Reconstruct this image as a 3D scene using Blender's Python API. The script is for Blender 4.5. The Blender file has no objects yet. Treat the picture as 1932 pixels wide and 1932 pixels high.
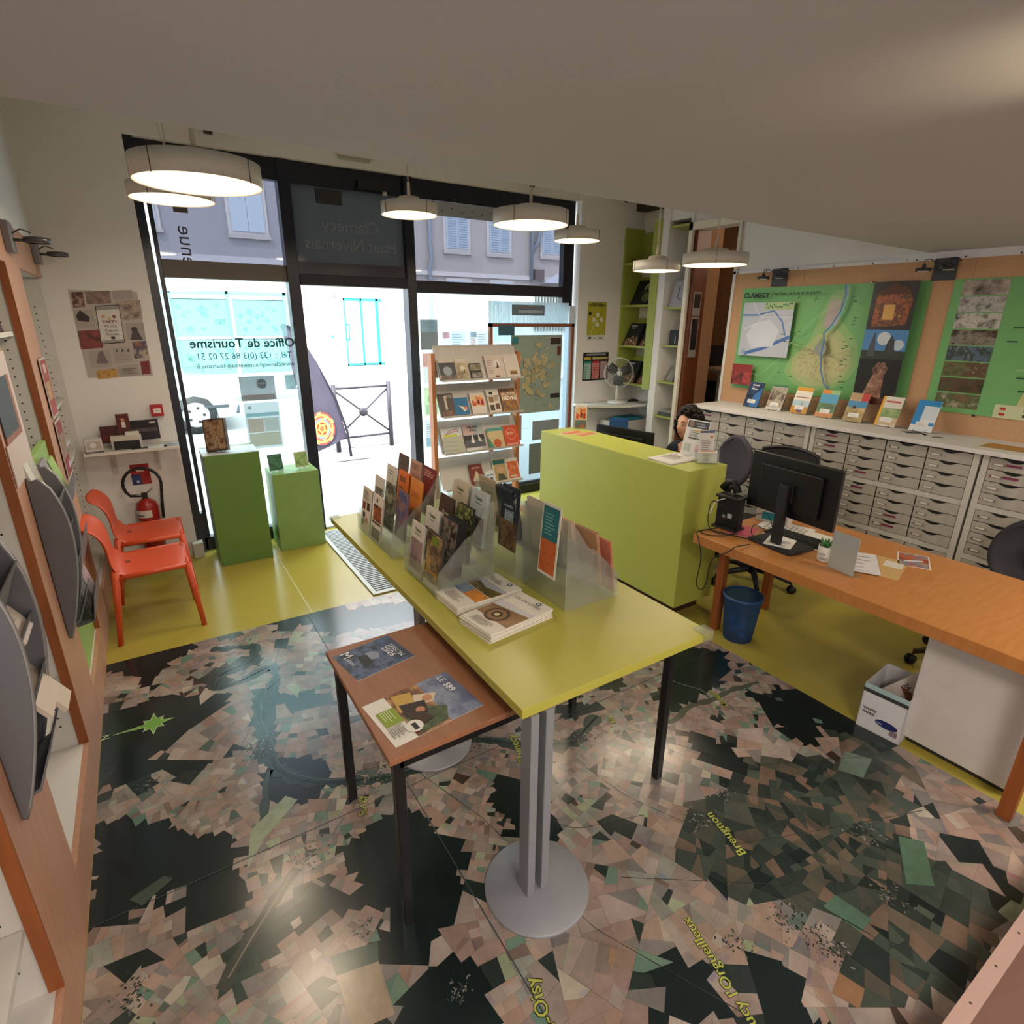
import bpy, bmesh, math, random
import numpy as np
from mathutils import Vector, Matrix, Euler
random.seed(7)
S = bpy.context.scene
C = S.collection
R = math.radians
# ---------------------------------------------------------------- camera
cd = bpy.data.cameras.new('camera'); cam = bpy.data.objects.new('camera', cd); C.objects.link(cam)
pitch, roll, yaw = 0.329561168, 0.00840497596, 0.571438379
fw = Vector((math.sin(yaw)*math.cos(pitch), math.cos(yaw)*math.cos(pitch), -math.sin(pitch)))
rt0 = Vector((math.cos(yaw), -math.sin(yaw), 0)); up0 = rt0.cross(fw)
rt = math.cos(roll)*rt0 + math.sin(roll)*up0; up = -math.sin(roll)*rt0 + math.cos(roll)*up0
cam.matrix_world = Matrix(((rt.x, up.x, -fw.x, 0), (rt.y, up.y, -fw.y, 0), (rt.z, up.z, -fw.z, 2.0), (0, 0, 0, 1)))
cd.sensor_width = 36; cd.lens = 36*1062.935/1932; cd.clip_start = .02; cd.clip_end = 200
S.camera = cam
# ---------------------------------------------------------------- world, sun, exposure
w = bpy.data.worlds.new('world'); S.world = w; w.use_nodes = True
bg = w.node_tree.nodes['Background']; bg.inputs[0].default_value = (.85, .94, 1.0, 1); bg.inputs[1].default_value = 4.6
sl = bpy.data.lights.new('sun', 'SUN'); sl.energy = 3.6; sl.angle = R(3); sl.color = (1, .96, .9)
so = bpy.data.objects.new('sun', sl); C.objects.link(so)
so.rotation_euler = Vector((.55, .5, -1.0)).to_track_quat('-Z', 'Y').to_euler()
S.view_settings.view_transform = 'Standard'; S.view_settings.look = 'None'
S.view_settings.gamma = 1; S.view_settings.exposure = 0.86; S.view_settings.use_curve_mapping = False
LAMP_W = 5.2        # watts of one pendant
REAR_FILL_W = 34.0       # watts of each fill luminaire added behind the camera
def portal(x, z, sx, sz):
    l = bpy.data.lights.new('window_portal', 'AREA'); l.shape = 'RECTANGLE'; l.size = sx; l.size_y = sz
    l.cycles.is_portal = True; l.energy = 1
    o = bpy.data.objects.new('window_portal', l); C.objects.link(o)
    o.location = (x, 5.62, z); o.rotation_euler = (R(-90), 0, 0)
portal(2.25, 1.6, 4.2, 3.2)
# ---------------------------------------------------------------- materials
def lin(h):
    h = h.lstrip('#'); v = [int(h[i:i+2], 16)/255 for i in (0, 2, 4)]
    return tuple(x/12.92 if x <= .04045 else ((x+.055)/1.055)**2.4 for x in v) + (1,)
MC = {}
def nm(name):
    m = bpy.data.materials.new(name); m.use_nodes = True; return m, m.node_tree, m.node_tree.nodes['Principled BSDF']
def M(k, rough=.55, metal=0, bump=0, spec=.5):
    if not isinstance(k, str): return k
    kk = (k, rough, metal, bump)
    if kk in MC: return MC[kk]
    if k in MC: return MC[k]
    if k.startswith('T'):      # film or paper stuck on glass, lets daylight through
        MC[k] = glassy('film_'+k[1:].strip('#'), k[1:], .02, .4, .32); return MC[k]
    if k.startswith('ph'):
        MC[k] = photo(k); return MC[k]
    m, t, b = nm('paint_'+k.strip('#')); b.inputs['Base Color'].default_value = lin(k)
    b.inputs['Roughness'].default_value = rough; b.inputs['Metallic'].default_value = metal
    b.inputs['Specular IOR Level'].default_value = spec
    # faint mottling so nothing is a dead flat colour
    n = t.nodes.new('ShaderNodeTexNoise'); n.inputs['Scale'].default_value = 9
    tc = t.nodes.new('ShaderNodeTexCoord'); t.links.new(tc.outputs['Object'], n.inputs['Vector'])
    mx = t.nodes.new('ShaderNodeMix'); mx.data_type = 'RGBA'; mx.blend_type = 'MULTIPLY'; mx.inputs[0].default_value = .12
    mx.inputs[6].default_value = lin(k); t.links.new(n.outputs['Fac'], mx.inputs[7]); t.links.new(mx.outputs[2], b.inputs['Base Color'])
    if bump:
        bp = t.nodes.new('ShaderNodeBump'); bp.inputs['Strength'].default_value = bump; bp.inputs['Distance'].default_value = .002
        n2 = t.nodes.new('ShaderNodeTexNoise'); n2.inputs['Scale'].default_value = 160; t.links.new(tc.outputs['Object'], n2.inputs['Vector'])
        t.links.new(n2.outputs['Fac'], bp.inputs['Height']); t.links.new(bp.outputs['Normal'], b.inputs['Normal'])
    MC[kk] = m; return m
def photo(k):   # 'ph:scale:#a:#b:#c' a blurred picture made of three or four colours
    p = k.split(':'); sc = float(p[1]); cols = p[2:]
    m, t, b = nm('print_'+k[3:].replace('#', '')[:40]); b.inputs['Roughness'].default_value = .4
    tc = t.nodes.new('ShaderNodeTexCoord'); n = t.nodes.new('ShaderNodeTexNoise'); n.inputs['Scale'].default_value = sc
    n.inputs['Detail'].default_value = 4; n.inputs['Roughness'].default_value = .65
    mp = t.nodes.new('ShaderNodeMapping'); mp.inputs['Location'].default_value = (len(k)*.37, sc*.13, 3.1)
    t.links.new(tc.outputs['Object'], mp.inputs['Vector']); t.links.new(mp.outputs['Vector'], n.inputs['Vector'])
    r = t.nodes.new('ShaderNodeValToRGB'); e = r.color_ramp.elements; N = len(cols)
    e[0].position = .3; e[0].color = lin(cols[0]); e[1].position = .7; e[1].color = lin(cols[-1])
    for i, c in enumerate(cols[1:-1]):
        q = e.new(.3+.4*(i+1)/(N-1)); q.color = lin(c)
    t.links.new(n.outputs['Fac'], r.inputs['Fac']); t.links.new(r.outputs['Color'], b.inputs['Base Color']); return m
def wood(name, a, bcol, sc=(1, 1, 14), rough=.45):
    m, t, b = nm(name); b.inputs['Roughness'].default_value = rough
    tc = t.nodes.new('ShaderNodeTexCoord'); mp = t.nodes.new('ShaderNodeMapping'); mp.inputs['Scale'].default_value = sc
    n = t.nodes.new('ShaderNodeTexNoise'); n.inputs['Scale'].default_value = 4; n.inputs['Detail'].default_value = 6
    r = t.nodes.new('ShaderNodeValToRGB'); r.color_ramp.elements[0].position = .35; r.color_ramp.elements[1].position = .65
    r.color_ramp.elements[0].color = lin(a); r.color_ramp.elements[1].color = lin(bcol)
    t.links.new(tc.outputs['Object'], mp.inputs['Vector']); t.links.new(mp.outputs['Vector'], n.inputs['Vector'])
    t.links.new(n.outputs['Fac'], r.inputs['Fac']); t.links.new(r.outputs['Color'], b.inputs['Base Color']); return m
def emis(name, col, s, base='#ffffff'):
    m, t, b = nm(name); b.inputs['Base Color'].default_value = lin(base)
    b.inputs['Emission Color'].default_value = lin(col); b.inputs['Emission Strength'].default_value = s; return m
def glassy(name, tint, gl=.06, rough=.02, diff=0.0):    # thin pane: see-through + a little gloss (+ milky part)
    m = bpy.data.materials.new(name); m.use_nodes = True; t = m.node_tree; t.nodes.clear()
    o = t.nodes.new('ShaderNodeOutputMaterial'); tr = t.nodes.new('ShaderNodeBsdfTransparent'); tr.inputs[0].default_value = lin(tint)
    g = t.nodes.new('ShaderNodeBsdfGlossy'); g.inputs['Roughness'].default_value = rough
    mx = t.nodes.new('ShaderNodeMixShader'); mx.inputs[0].default_value = gl
    t.links.new(tr.outputs[0], mx.inputs[1]); t.links.new(g.outputs[0], mx.inputs[2]); last = mx
    if diff:
        d = t.nodes.new('ShaderNodeBsdfDiffuse'); d.inputs[0].default_value = lin(tint)
        td = t.nodes.new('ShaderNodeBsdfTranslucent'); td.inputs[0].default_value = lin(tint)
        m0 = t.nodes.new('ShaderNodeMixShader'); t.links.new(d.outputs[0], m0.inputs[1]); t.links.new(td.outputs[0], m0.inputs[2])
        m2 = t.nodes.new('ShaderNodeMixShader'); m2.inputs[0].default_value = diff
        t.links.new(mx.outputs[0], m2.inputs[1]); t.links.new(m0.outputs[0], m2.inputs[2]); last = m2
    t.links.new(last.outputs[0], o.inputs[0]); return m
def noisewall(name, a, b2, sc, rough=.85, bump=.15, bsc=60):
    m, t, b = nm(name); b.inputs['Roughness'].default_value = rough
    tc = t.nodes.new('ShaderNodeTexCoord'); n = t.nodes.new('ShaderNodeTexNoise'); n.inputs['Scale'].default_value = sc; n.inputs['Detail'].default_value = 5
    mx = t.nodes.new('ShaderNodeMix'); mx.data_type = 'RGBA'; mx.inputs[6].default_value = lin(a); mx.inputs[7].default_value = lin(b2)
    t.links.new(tc.outputs['Object'], n.inputs['Vector']); t.links.new(n.outputs['Fac'], mx.inputs[0]); t.links.new(mx.outputs[2], b.inputs['Base Color'])
    n2 = t.nodes.new('ShaderNodeTexNoise'); n2.inputs['Scale'].default_value = bsc; bp = t.nodes.new('ShaderNodeBump'); bp.inputs['Strength'].default_value = bump; bp.inputs['Distance'].default_value = .004
    t.links.new(tc.outputs['Object'], n2.inputs['Vector']); t.links.new(n2.outputs['Fac'], bp.inputs['Height']); t.links.new(bp.outputs['Normal'], b.inputs['Normal']); return m
WALL = noisewall('wall_paint', '#e9e6e4', '#e2dfdc', 3)
CEIL = noisewall('ceiling_paint', '#b9b8bb', '#b1b0b4', 2)
LINO = noisewall('green_lino', '#b0a248', '#a69a42', 4, .2, .03)
WOODF = wood('beech_veneer', '#c4947a', '#ba8a70', (14, 14, 1))
WOODE = wood('beech_edge', '#9a5526', '#8a4a20', (10, 10, 1))
WOODD = wood('desk_beech', '#bd7f46', '#b2743c', (2, 12, 2), .35)
WOODT = wood('brown_laminate', '#9c6a4c', '#916145', (12, 2, 2), .4)
WOODS = wood('stand_beech', '#b9794a', '#a96c40', (10, 10, 1))
CHIP = noisewall('chipboard', '#c8a07a', '#b58c66', 45, .8, .1, 120)
LIME = noisewall('lime_laminate', '#b5bc56', '#aeb550', 3, .38, .02)
LIMET = noisewall('lime_top', '#b5b04c', '#afaa48', 3, .32, .02)
GREEN = noisewall('green_paint', '#5f8038', '#587a34', 3, .4, .02)
SHELFG = noisewall('shelf_green', '#a3ad50', '#9ca64a', 4, .45, .02)
WHITE = M('#e6e3de', .4)
BANDC = '#bdb6ac'
BLACKM = M('#0c0d13', .35)
NAVY = M('#101424', .3)
GREYM = M('#8f9198', .45, .15)
STEEL = M('#a9abad', .25, .9)
PERF = None
ACR = glassy('frosted_acrylic', '#f2f5f2', .07, .12, .12)
ACRC = glassy('clear_acrylic', '#f4f7f5', .07, .05, .06)
ORANGE = M('#d9532c', .38)
CREAM = M('#efe6d2', .45)
# ---------------------------------------------------------------- mesh builder
class MB:
    def __init__(s): s.bm = bmesh.new(); s.mats = []
    def mi(s, m):
        m = M(m)
        if m not in s.mats: s.mats.append(m)
        return s.mats.index(m)
    def face(s, vs, m):
        try: f = s.bm.faces.new([s.bm.verts.new(v) for v in vs])
        except ValueError: return None
        f.material_index = s.mi(m); return f
    def box(s, x0, x1, y0, y1, z0, z1, m, X=None):
        p = [(x0,y0,z0),(x1,y0,z0),(x1,y1,z0),(x0,y1,z0),(x0,y0,z1),(x1,y0,z1),(x1,y1,z1),(x0,y1,z1)]
        if X is not None: p = [X @ Vector(q) for q in p]
        v = [s.bm.verts.new(q) for q in p]; i = s.mi(m)
        for a in ((0,3,2,1),(4,5,6,7),(0,1,5,4),(1,2,6,5),(2,3,7,6),(3,0,4,7)):
            s.bm.faces.new([v[k] for k in a]).material_index = i
        return s
    def prism(s, pts, axis, d0, d1, m, X=None):     # 2-D polygon pushed along an axis: 'x' pts=(y,z), 'y' pts=(x,z), 'z' pts=(x,y)
        f = {'x': lambda a, b, d: (d, a, b), 'y': lambda a, b, d: (a, d, b), 'z': lambda a, b, d: (a, b, d)}[axis]
        A = [Vector(f(a, b, d0)) for a, b in pts]; B = [Vector(f(a, b, d1)) for a, b in pts]
        if X is not None: A = [X @ q for q in A]; B = [X @ q for q in B]
        A = [s.bm.verts.new(q) for q in A]; B = [s.bm.verts.new(q) for q in B]; i = s.mi(m); n = len(A)
        s.bm.faces.new(A).material_index = i; s.bm.faces.new(B[::-1]).material_index = i
        for k in range(n):
            s.bm.faces.new([A[k], B[k], B[(k+1) % n], A[(k+1) % n]]).material_index = i
        return s
    def tube(s, pts, r, m, seg=8, cap=True):
        pts = [Vector(p) for p in pts]; i = s.mi(m); rings = []; n = len(pts)
        rs = r if isinstance(r, (list, tuple)) else [r]*n
        for k, p in enumerate(pts):
            d = (pts[min(k+1, n-1)]-pts[max(k-1, 0)]).normalized()
            a = d.orthogonal().normalized() if k == 0 else (a-d*(a.dot(d))).normalized()
            b = d.cross(a)
            rings.append([s.bm.verts.new(p+rs[k]*(math.cos(2*math.pi*j/seg)*a+math.sin(2*math.pi*j/seg)*b)) for j in range(seg)])
        for k in range(n-1):
            for j in range(seg):
                f = s.bm.faces.new([rings[k][j], rings[k][(j+1) % seg], rings[k+1][(j+1) % seg], rings[k+1][j]]); f.material_index = i; f.smooth = True
        if cap:
            s.bm.faces.new(rings[0][::-1]).material_index = i; s.bm.faces.new(rings[-1]).material_index = i
        return s
    def lathe(s, prof, m, c=(0, 0, 0), seg=28, X=None):     # prof: (r, z)
        c = Vector(c); i = s.mi(m); rings = []
        for r, z in prof:
            if r < 1e-5: q = c+Vector((0, 0, z)); rings.append([s.bm.verts.new(X @ q if X is not None else q)])
            else:
                L = []
                for j in range(seg):
                    q = c+Vector((r*math.cos(2*math.pi*j/seg), r*math.sin(2*math.pi*j/seg), z)); L.append(s.bm.verts.new(X @ q if X is not None else q))
                rings.append(L)
        for a, b in zip(rings, rings[1:]):
            for j in range(seg):
                q = [a[j % len(a)], a[(j+1) % len(a)], b[(j+1) % len(b)], b[j % len(b)]]; u = []
                for v in q:
                    if v not in u: u.append(v)
                if len(u) > 2:
                    f = s.bm.faces.new(u); f.material_index = i; f.smooth = True
        return s
    def grid(s, P, m, smooth=True):     # P[i][j] points
        i = s.mi(m); V = [[s.bm.verts.new(p) for p in row] for row in P]
        for a, b in zip(V, V[1:]):
            for j in range(len(a)-1):
                f = s.bm.faces.new([a[j], a[j+1], b[j+1], b[j]]); f.material_index = i; f.smooth = smooth
        return s
    def text(s, txt, x, z, size, m, y=-.0005, align='LEFT', X=None, stretch=1.0, rot=0, bold=0):
        cu = bpy.data.curves.new('t', 'FONT'); cu.body = txt; cu.size = size; cu.align_x = align; cu.offset = bold; cu.resolution_u = 2
        o = bpy.data.objects.new('t', cu); C.objects.link(o)
        me = bpy.data.meshes.new_from_object(o); i = s.mi(m)
        T = Matrix.Translation((x, y, z)) @ Matrix.Rotation(rot, 4, 'Y') @ Matrix.Rotation(R(90), 4, 'X') @ Matrix.Diagonal((stretch, 1, 1, 1))
        if X is not None: T = X @ T
        vs = [s.bm.verts.new(T @ v.co) for v in me.vertices]
        for p in me.polygons:
            try: s.bm.faces.new([vs[k] for k in p.vertices]).material_index = i
            except ValueError: pass
        bpy.data.objects.remove(o); bpy.data.curves.remove(cu); bpy.data.meshes.remove(me); return s
    def build(s, name, parent=None, bevel=0, loc=None, rot=None, smooth=False, subsurf=0, solid=0):
        me = bpy.data.meshes.new(name); s.bm.normal_update(); s.bm.to_mesh(me); s.bm.free()
        for m in s.mats: me.materials.append(m)
        if smooth:
            for p in me.polygons: p.use_smooth = True
        o = bpy.data.objects.new(name, me); C.objects.link(o)
        if parent: o.parent = parent
        if loc: o.location = loc
        if rot: o.rotation_euler = rot
        if solid: q = o.modifiers.new('solid', 'SOLIDIFY'); q.thickness = solid; q.offset = 0
        if bevel: q = o.modifiers.new('bevel', 'BEVEL'); q.width = bevel; q.segments = 2; q.limit_method = 'ANGLE'; q.angle_limit = R(40)
        if subsurf: q = o.modifiers.new('sub', 'SUBSURF'); q.levels = subsurf; q.render_levels = subsurf
        return o
def tag(o, label, cat, group=None, kind=None):
    o['label'] = label; o['category'] = cat
    if group: o['group'] = group
    if kind: o['kind'] = kind
    return o
def thing(name, label, cat, loc=(0, 0, 0), rz=0, group=None):
    o = bpy.data.objects.new(name, None); o.empty_display_size = .05; C.objects.link(o); o.location = loc; o.rotation_euler = (0, 0, rz)
    return tag(o, label, cat, group)
def struct(mb, name, label=None, parent=None, **k):
    o = mb.build(name, parent, **k)
    if not parent: o['kind'] = 'structure'
    if label: o['label'] = label
    return o
def dup(o, parent=None):
    c = o.copy(); C.objects.link(c)
    if parent is not None: c.parent = parent
    for ch in list(o.children): dup(ch, c)
    return c
def decals(mb, w, h, items, y=0):       # printed shapes on a sheet, w x h, bottom centre at the origin, facing -Y
    for k, it in enumerate(items):
        yy = y-.0005-.00025*k
        if it[0] == 'r':
            _, a, b, c, d, m = it; P = [(a, b), (c, b), (c, d), (a, d)]
        elif it[0] == 'p': P, m = it[1], it[2]
        elif it[0] == 'c':
            _, u, v, r, m = it; P = [(u+r/w*math.cos(t*math.pi/8), v+r/h*math.sin(t*math.pi/8)) for t in range(16)]
        elif it[0] == 'l':                # line through points, width in metres
            _, pts, lw, m = it; pp = [Vector(((u-.5)*w, v*h)) for u, v in pts]; L = []; Rr = []
            for i, p in enumerate(pp):
                d = (pp[min(i+1, len(pp)-1)]-pp[max(i-1, 0)]).normalized(); n = Vector((-d.y, d.x))*lw/2; L.append(p+n); Rr.append(p-n)
            for i in range(len(pp)-1):
                mb.face([(Rr[i].x, yy, Rr[i].y), (Rr[i+1].x, yy, Rr[i+1].y), (L[i+1].x, yy, L[i+1].y), (L[i].x, yy, L[i].y)], m)
            continue
        elif it[0] == 't':
            _, txt, u, v, size, m = it[:6]; mb.text(txt, (u-.5)*w, v*h, size, m, yy, it[6] if len(it) > 6 else 'LEFT', bold=it[7] if len(it) > 7 else 0); continue
        mb.face([((u-.5)*w, yy, v*h) for u, v in P], m)
def sheet(name, w, h, t, base, items, loc, rot, label=None, cat=None, group=None, parent=None):
    mb = MB(); mb.box(-w/2, w/2, 0, t, 0, h, base); decals(mb, w, h, items)
    o = mb.build(name, parent, loc=loc, rot=rot)
    if label: tag(o, label, cat, group)
    return o
def lines(u0, u1, v0, v1, n, m='#555555', fill=.45):    # rows of small print
    out = []; st = (v1-v0)/n
    for i in range(n):
        out.append(('r', u0, v0+i*st, u0+(u1-u0)*random.uniform(.6, 1), v0+i*st+st*fill, m))
    return out
# ================================================================ STRUCTURE
# floor with the aerial-photograph print
mb = MB(); mb.box(-1.0, 7.0, -2.2, 5.62, -.12, 0, LINO); floor = struct(mb, 'floor', 'yellow-green lino floor with a large aerial photograph map printed in the middle')
POLY = {
'F':[
[ (-.47,3.28),(-.29,3.25),(-.23,3.28),(.07,3.09),(.08,3.00),(-.02,2.90),(-.09,2.83),(-.19,2.79),(-.26,2.81),(-.28,2.71),(-.06,2.60),(.17,2.60),(.03,2.56),(-.12,2.54),(-.26,2.63),(-.37,2.63),(-.45,2.62) ],
[ (-.47,2.45),(-.35,2.36),(-.22,2.27),(-.22,2.23),(-.13,2.15),(.00,2.06),(.06,1.95),(-.00,1.93),(-.02,1.84),(.06,1.76),(-.05,1.72),(-.13,1.71),(-.19,1.78),(-.24,1.86),(-.17,1.94),(-.25,1.94),(-.27,1.85),(-.33,1.94),(-.39,1.89),(-.47,1.95) ],
[ (.63,1.79),(.68,1.68),(.76,1.56),(.79,1.48),(.69,1.44),(.59,1.25),(.47,1.21),(.39,1.22),(.28,1.29),(.28,1.35),(.40,1.37),(.42,1.43),(.34,1.49),(.28,1.53),(.20,1.52),(.10,1.53),(.15,1.62),(.21,1.68),(.30,1.61),(.32,1.56),(.35,1.63),(.36,1.70),(.44,1.77),(.53,1.81) ],
[ (-.48,3.86),(-.14,3.82),(-.00,3.70),(-.12,3.63),(-.22,3.54),(-.24,3.33),(-.32,3.45),(-.39,3.62),(-.48,3.70) ],
[ (.47,3.93),(.87,3.76),(1.43,3.56),(1.31,3.27),(.78,3.40),(.61,3.63),(.45,3.64) ],
[ (.25,2.98),(.54,2.82),(.63,2.66),(.40,2.72),(.29,2.83) ],
[ (.09,1.37),(.19,1.32),(.13,1.24),(.09,1.29) ],
[ (-.40,1.79),(-.29,1.71),(-.33,1.67),(-.40,1.69) ],
[ (.66,1.78),(.74,1.55),(.59,1.35),(.46,1.28),(.35,1.38),(.50,1.41),(.32,1.71),(.35,1.79),(.52,1.84) ],
[ (1.61,2.04),(1.86,1.88),(1.62,1.88),(1.54,1.93) ],
[ (.96,1.52),(1.01,1.43),(.92,1.47) ],
[ (1.32,1.34),(1.50,1.20),(1.29,1.24) ],
[ (2.65,2.09),(2.85,1.86),(2.59,1.67),(2.29,1.65),(2.08,1.63),(2.10,1.77),(2.44,1.97) ],
[ (2.61,1.57),(2.71,1.37),(2.74,1.22),(2.52,1.07),(2.46,1.15),(2.48,1.29),(2.54,1.42) ],
[ (2.03,1.49),(2.17,1.32),(2.12,1.17),(2.02,1.18),(1.95,1.34) ],
[ (1.09,.81),(1.20,.79),(1.26,.80),(1.23,.67),(1.10,.59),(.95,.68) ],
[ (1.44,.63),(1.43,.60),(1.46,.52),(1.36,.43),(1.23,.51),(1.34,.60) ],
[ (1.73,.54),(1.79,.51),(1.84,.43),(1.84,.46) ],
[ (1.85,.34),(1.91,.34),(1.99,.23),(1.86,.22),(1.84,.32) ],
[ (2.49,.54),(2.53,.47),(2.54,.42),(2.43,.30),(2.41,.35),(2.42,.45) ],
[ (2.53,.69),(2.59,.64),(2.59,.56),(2.52,.56) ],
[ (2.29,.34),(2.50,.27),(2.34,.22),(2.29,.28) ],
[ (2.01,.51),(2.13,.40),(2.18,.24),(2.05,.37) ],
[ (1.87,.84),(1.91,.76),(1.87,.76) ],
[ (1.49,.91),(1.52,.83),(1.48,.82) ],
[ (1.64,.86),(1.67,.79),(1.62,.78) ],
],
'V':[
[ (.16,1.71),(.18,1.68),(.10,1.56),(-.06,1.44),(-.11,1.43),(-.11,1.61),(.01,1.63) ],
[ (-.04,3.32),(.31,3.45),(.32,3.34),(.02,3.20) ],
[ (.24,3.03),(.33,2.98),(.23,2.39),(.37,2.15),(.31,2.16),(.14,2.48) ],
],
'M':[
[ (2.13,1.22),(2.38,1.10),(2.62,.83),(2.54,.67),(2.27,.59),(2.14,.48),(1.76,.55),(1.54,.77),(1.39,1.00),(1.66,1.20),(1.93,1.16) ],
[ (2.67,1.14),(2.83,.84),(2.67,.69),(2.57,.89) ],
[ (2.27,.59),(2.39,.24),(1.91,.21),(1.52,.36),(1.64,.55) ],
],

}
def inside(P, x, y):
    c = np.zeros(x.shape, bool); n = len(P)
    for i in range(n):
        x1, y1 = P[i]; x2, y2 = P[(i+1) % n]
        if y1 == y2: continue
        c ^= ((y1 > y) != (y2 > y)) & (x < (x2-x1)*(y-y1)/(y2-y1)+x1)
    return c
def floor_map():
    x0, x1, y0, y1 = -.478, 2.868, .2, 3.778
    st = .01; nx, ny = int((x1-x0)/st)+2, int((y1-y0)/st)+2
    X, Y = np.meshgrid(x0+st*np.arange(nx), y0+st*np.arange(ny)); cl = np.zeros(X.shape, int)
    for k, v in (('M', 2), ('V', 3), ('F', 1)):
        for P in POLY[k]: cl[inside(P, X, Y)] = v
    rng = random.Random(12)
    def sines(n, lo, hi, sd):
        q = random.Random(sd); W = [(q.uniform(lo, hi), q.uniform(0, 6.28), q.uniform(0, 6.28)) for _ in range(n)]
        return lambda x, y: sum(math.sin(k*(x*math.cos(a)+y*math.sin(a))+p) for k, a, p in W)/math.sqrt(n)
    wood_ = sines(9, 5, 16, 3); tone = sines(7, 2, 6, 8); dens = sines(6, 2, 7, 14)
    def cls(x, y):
        i = min(max(int((x-x0)/st), 0), nx-1); j = min(max(int((y-y0)/st), 0), ny-1); c = cl[j, i]
        if c == 0 and wood_(x, y) < -1.1: c = 1
        return c
    pal = {0: ['#ab948a','#b59c92','#a38c82','#b0a098','#9c8e88','#ab9082','#8f8a86','#b9a292','#bcaea2','#a0a298','#b2a49a','#a8988e','#b8a090','#a2948c','#8d7a70','#a99c94'],
           1: ['#1c2b2c'], 2: ['#414c45','#49514a','#3a4540','#54574e','#5e5b51','#46534c','#36423e','#7d6a5c','#2b3937','#6a6254','#4d5a50'],
           3: ['#33463f','#3a4d44','#2f4239']}
    L = {k: [lin(c)[:3] for c in v] for k, v in pal.items()}; odd = [lin(c)[:3] for c in ('#5f7068','#7a9684','#a9b394','#4d3f38','#2f3d3a','#6f8f80','#c9bfae','#35403d')]
    faces = []; cols = []
    def area(P): return abs(sum(P[i][0]*P[(i+1) % len(P)][1]-P[(i+1) % len(P)][0]*P[i][1] for i in range(len(P))))/2
    def emit(P, z, c): faces.append([(x, y, z) for x, y in P]); cols.append(c)
    stack = [[(x0, y0), (x1, y0), (x1, y1), (x0, y1)]]
    first = 0
    while stack:
        P = stack.pop(); A_ = area(P); cx = sum(p[0] for p in P)/len(P); cy = sum(p[1] for p in P)/len(P)
        lim = (.0016+.0030*max(0, min(1, .5+.5*dens(cx, cy))))*rng.lognormvariate(0, .7)
        if A_ < lim and A_ < .012:
            k = cls(cx, cy)
            if k == 1 or (k == 3): c = L[k][rng.randrange(len(L[k]))]
            elif k == 0 and rng.random() < .14: c = odd[rng.randrange(len(odd))]
            else: n_ = len(L[k]); c = L[k][int(n_*(.5+.35*tone(cx*2.2, cy*2.2))+rng.gauss(0, 2.2)) % n_]; f = rng.uniform(.88, 1.1)*(1+.08*tone(cx, cy)); c = tuple(v*f for v in c)
            if k == 1: emit(P, .0015, c)
            else:
                m = .978; emit(P, .0015, tuple(v*.68 for v in c) if k != 3 else c); emit([(cx+(x-cx)*m, cy+(y-cy)*m) for x, y in P], .0019, c)
                if k == 0 and rng.random() < .3:      # strips inside a field
                    n = len(P); i = rng.randrange(n); a, b_ = P[i], P[(i+1) % n]; u = rng.uniform(.25, .6)
                    q = [a, b_, (b_[0]+(cx-b_[0])*u, b_[1]+(cy-b_[1])*u), (a[0]+(cx-a[0])*u, a[1]+(cy-a[1])*u)]; emit([(cx+(x-cx)*.93, cy+(y-cy)*.93) for x, y in q], .0022, tuple(v*rng.choice([.8, .88, 1.12]) for v in c))
            continue
        # split across the longest direction
        best = max(((P[i][0]-P[j][0])**2+(P[i][1]-P[j][1])**2, i, j) for i in range(len(P)) for j in range(i)); d = (P[best[1]][0]-P[best[2]][0], P[best[1]][1]-P[best[2]][1])
        e = [(P[(i+1) % len(P)][0]-P[i][0], P[(i+1) % len(P)][1]-P[i][1]) for i in range(len(P))]; ed = max(e, key=lambda v: v[0]**2+v[1]**2)
        an = math.atan2(ed[1], ed[0])+math.pi/2+rng.gauss(0, .16 if A_ < .2 else .5); nxn, nyn = -math.sin(an), math.cos(an)
        s_ = [(p[0]-cx)*nxn+(p[1]-cy)*nyn for p in P]; o_ = rng.uniform(-.22, .22)*(max(s_)-min(s_)); s_ = [v-o_ for v in s_]
        Q1, Q2 = [], []
        for i in range(len(P)):
            j = (i+1) % len(P); a, b_ = P[i], P[j]
            (Q1 if s_[i] >= 0 else Q2).append(a)
            if (s_[i] >= 0) != (s_[j] >= 0):
                t = s_[i]/(s_[i]-s_[j]); m = (a[0]+t*(b_[0]-a[0]), a[1]+t*(b_[1]-a[1])); Q1.append(m); Q2.append(m)
        for Q in (Q1, Q2):
            if len(Q) > 2: stack.append(Q)
    def stroke(pts, wd, c, z, wob=.3):
        pp = []
        for (ax, ay), (bx, by) in zip(pts, pts[1:]):
            n = max(2, int(math.hypot(bx-ax, by-ay)/.03))
            for q in range(n): t = q/n; pp.append((ax+(bx-ax)*t, ay+(by-ay)*t))
        pp.append(pts[-1]); sm = [((pp[max(i-1, 0)][0]+pp[i][0]+pp[min(i+1, len(pp)-1)][0])/3+rng.uniform(-wd, wd)*wob*.5, (pp[max(i-1, 0)][1]+pp[i][1]+pp[min(i+1, len(pp)-1)][1])/3+rng.uniform(-wd, wd)*wob*.5) for i in range(len(pp))]
        L_, R_ = [], []
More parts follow.
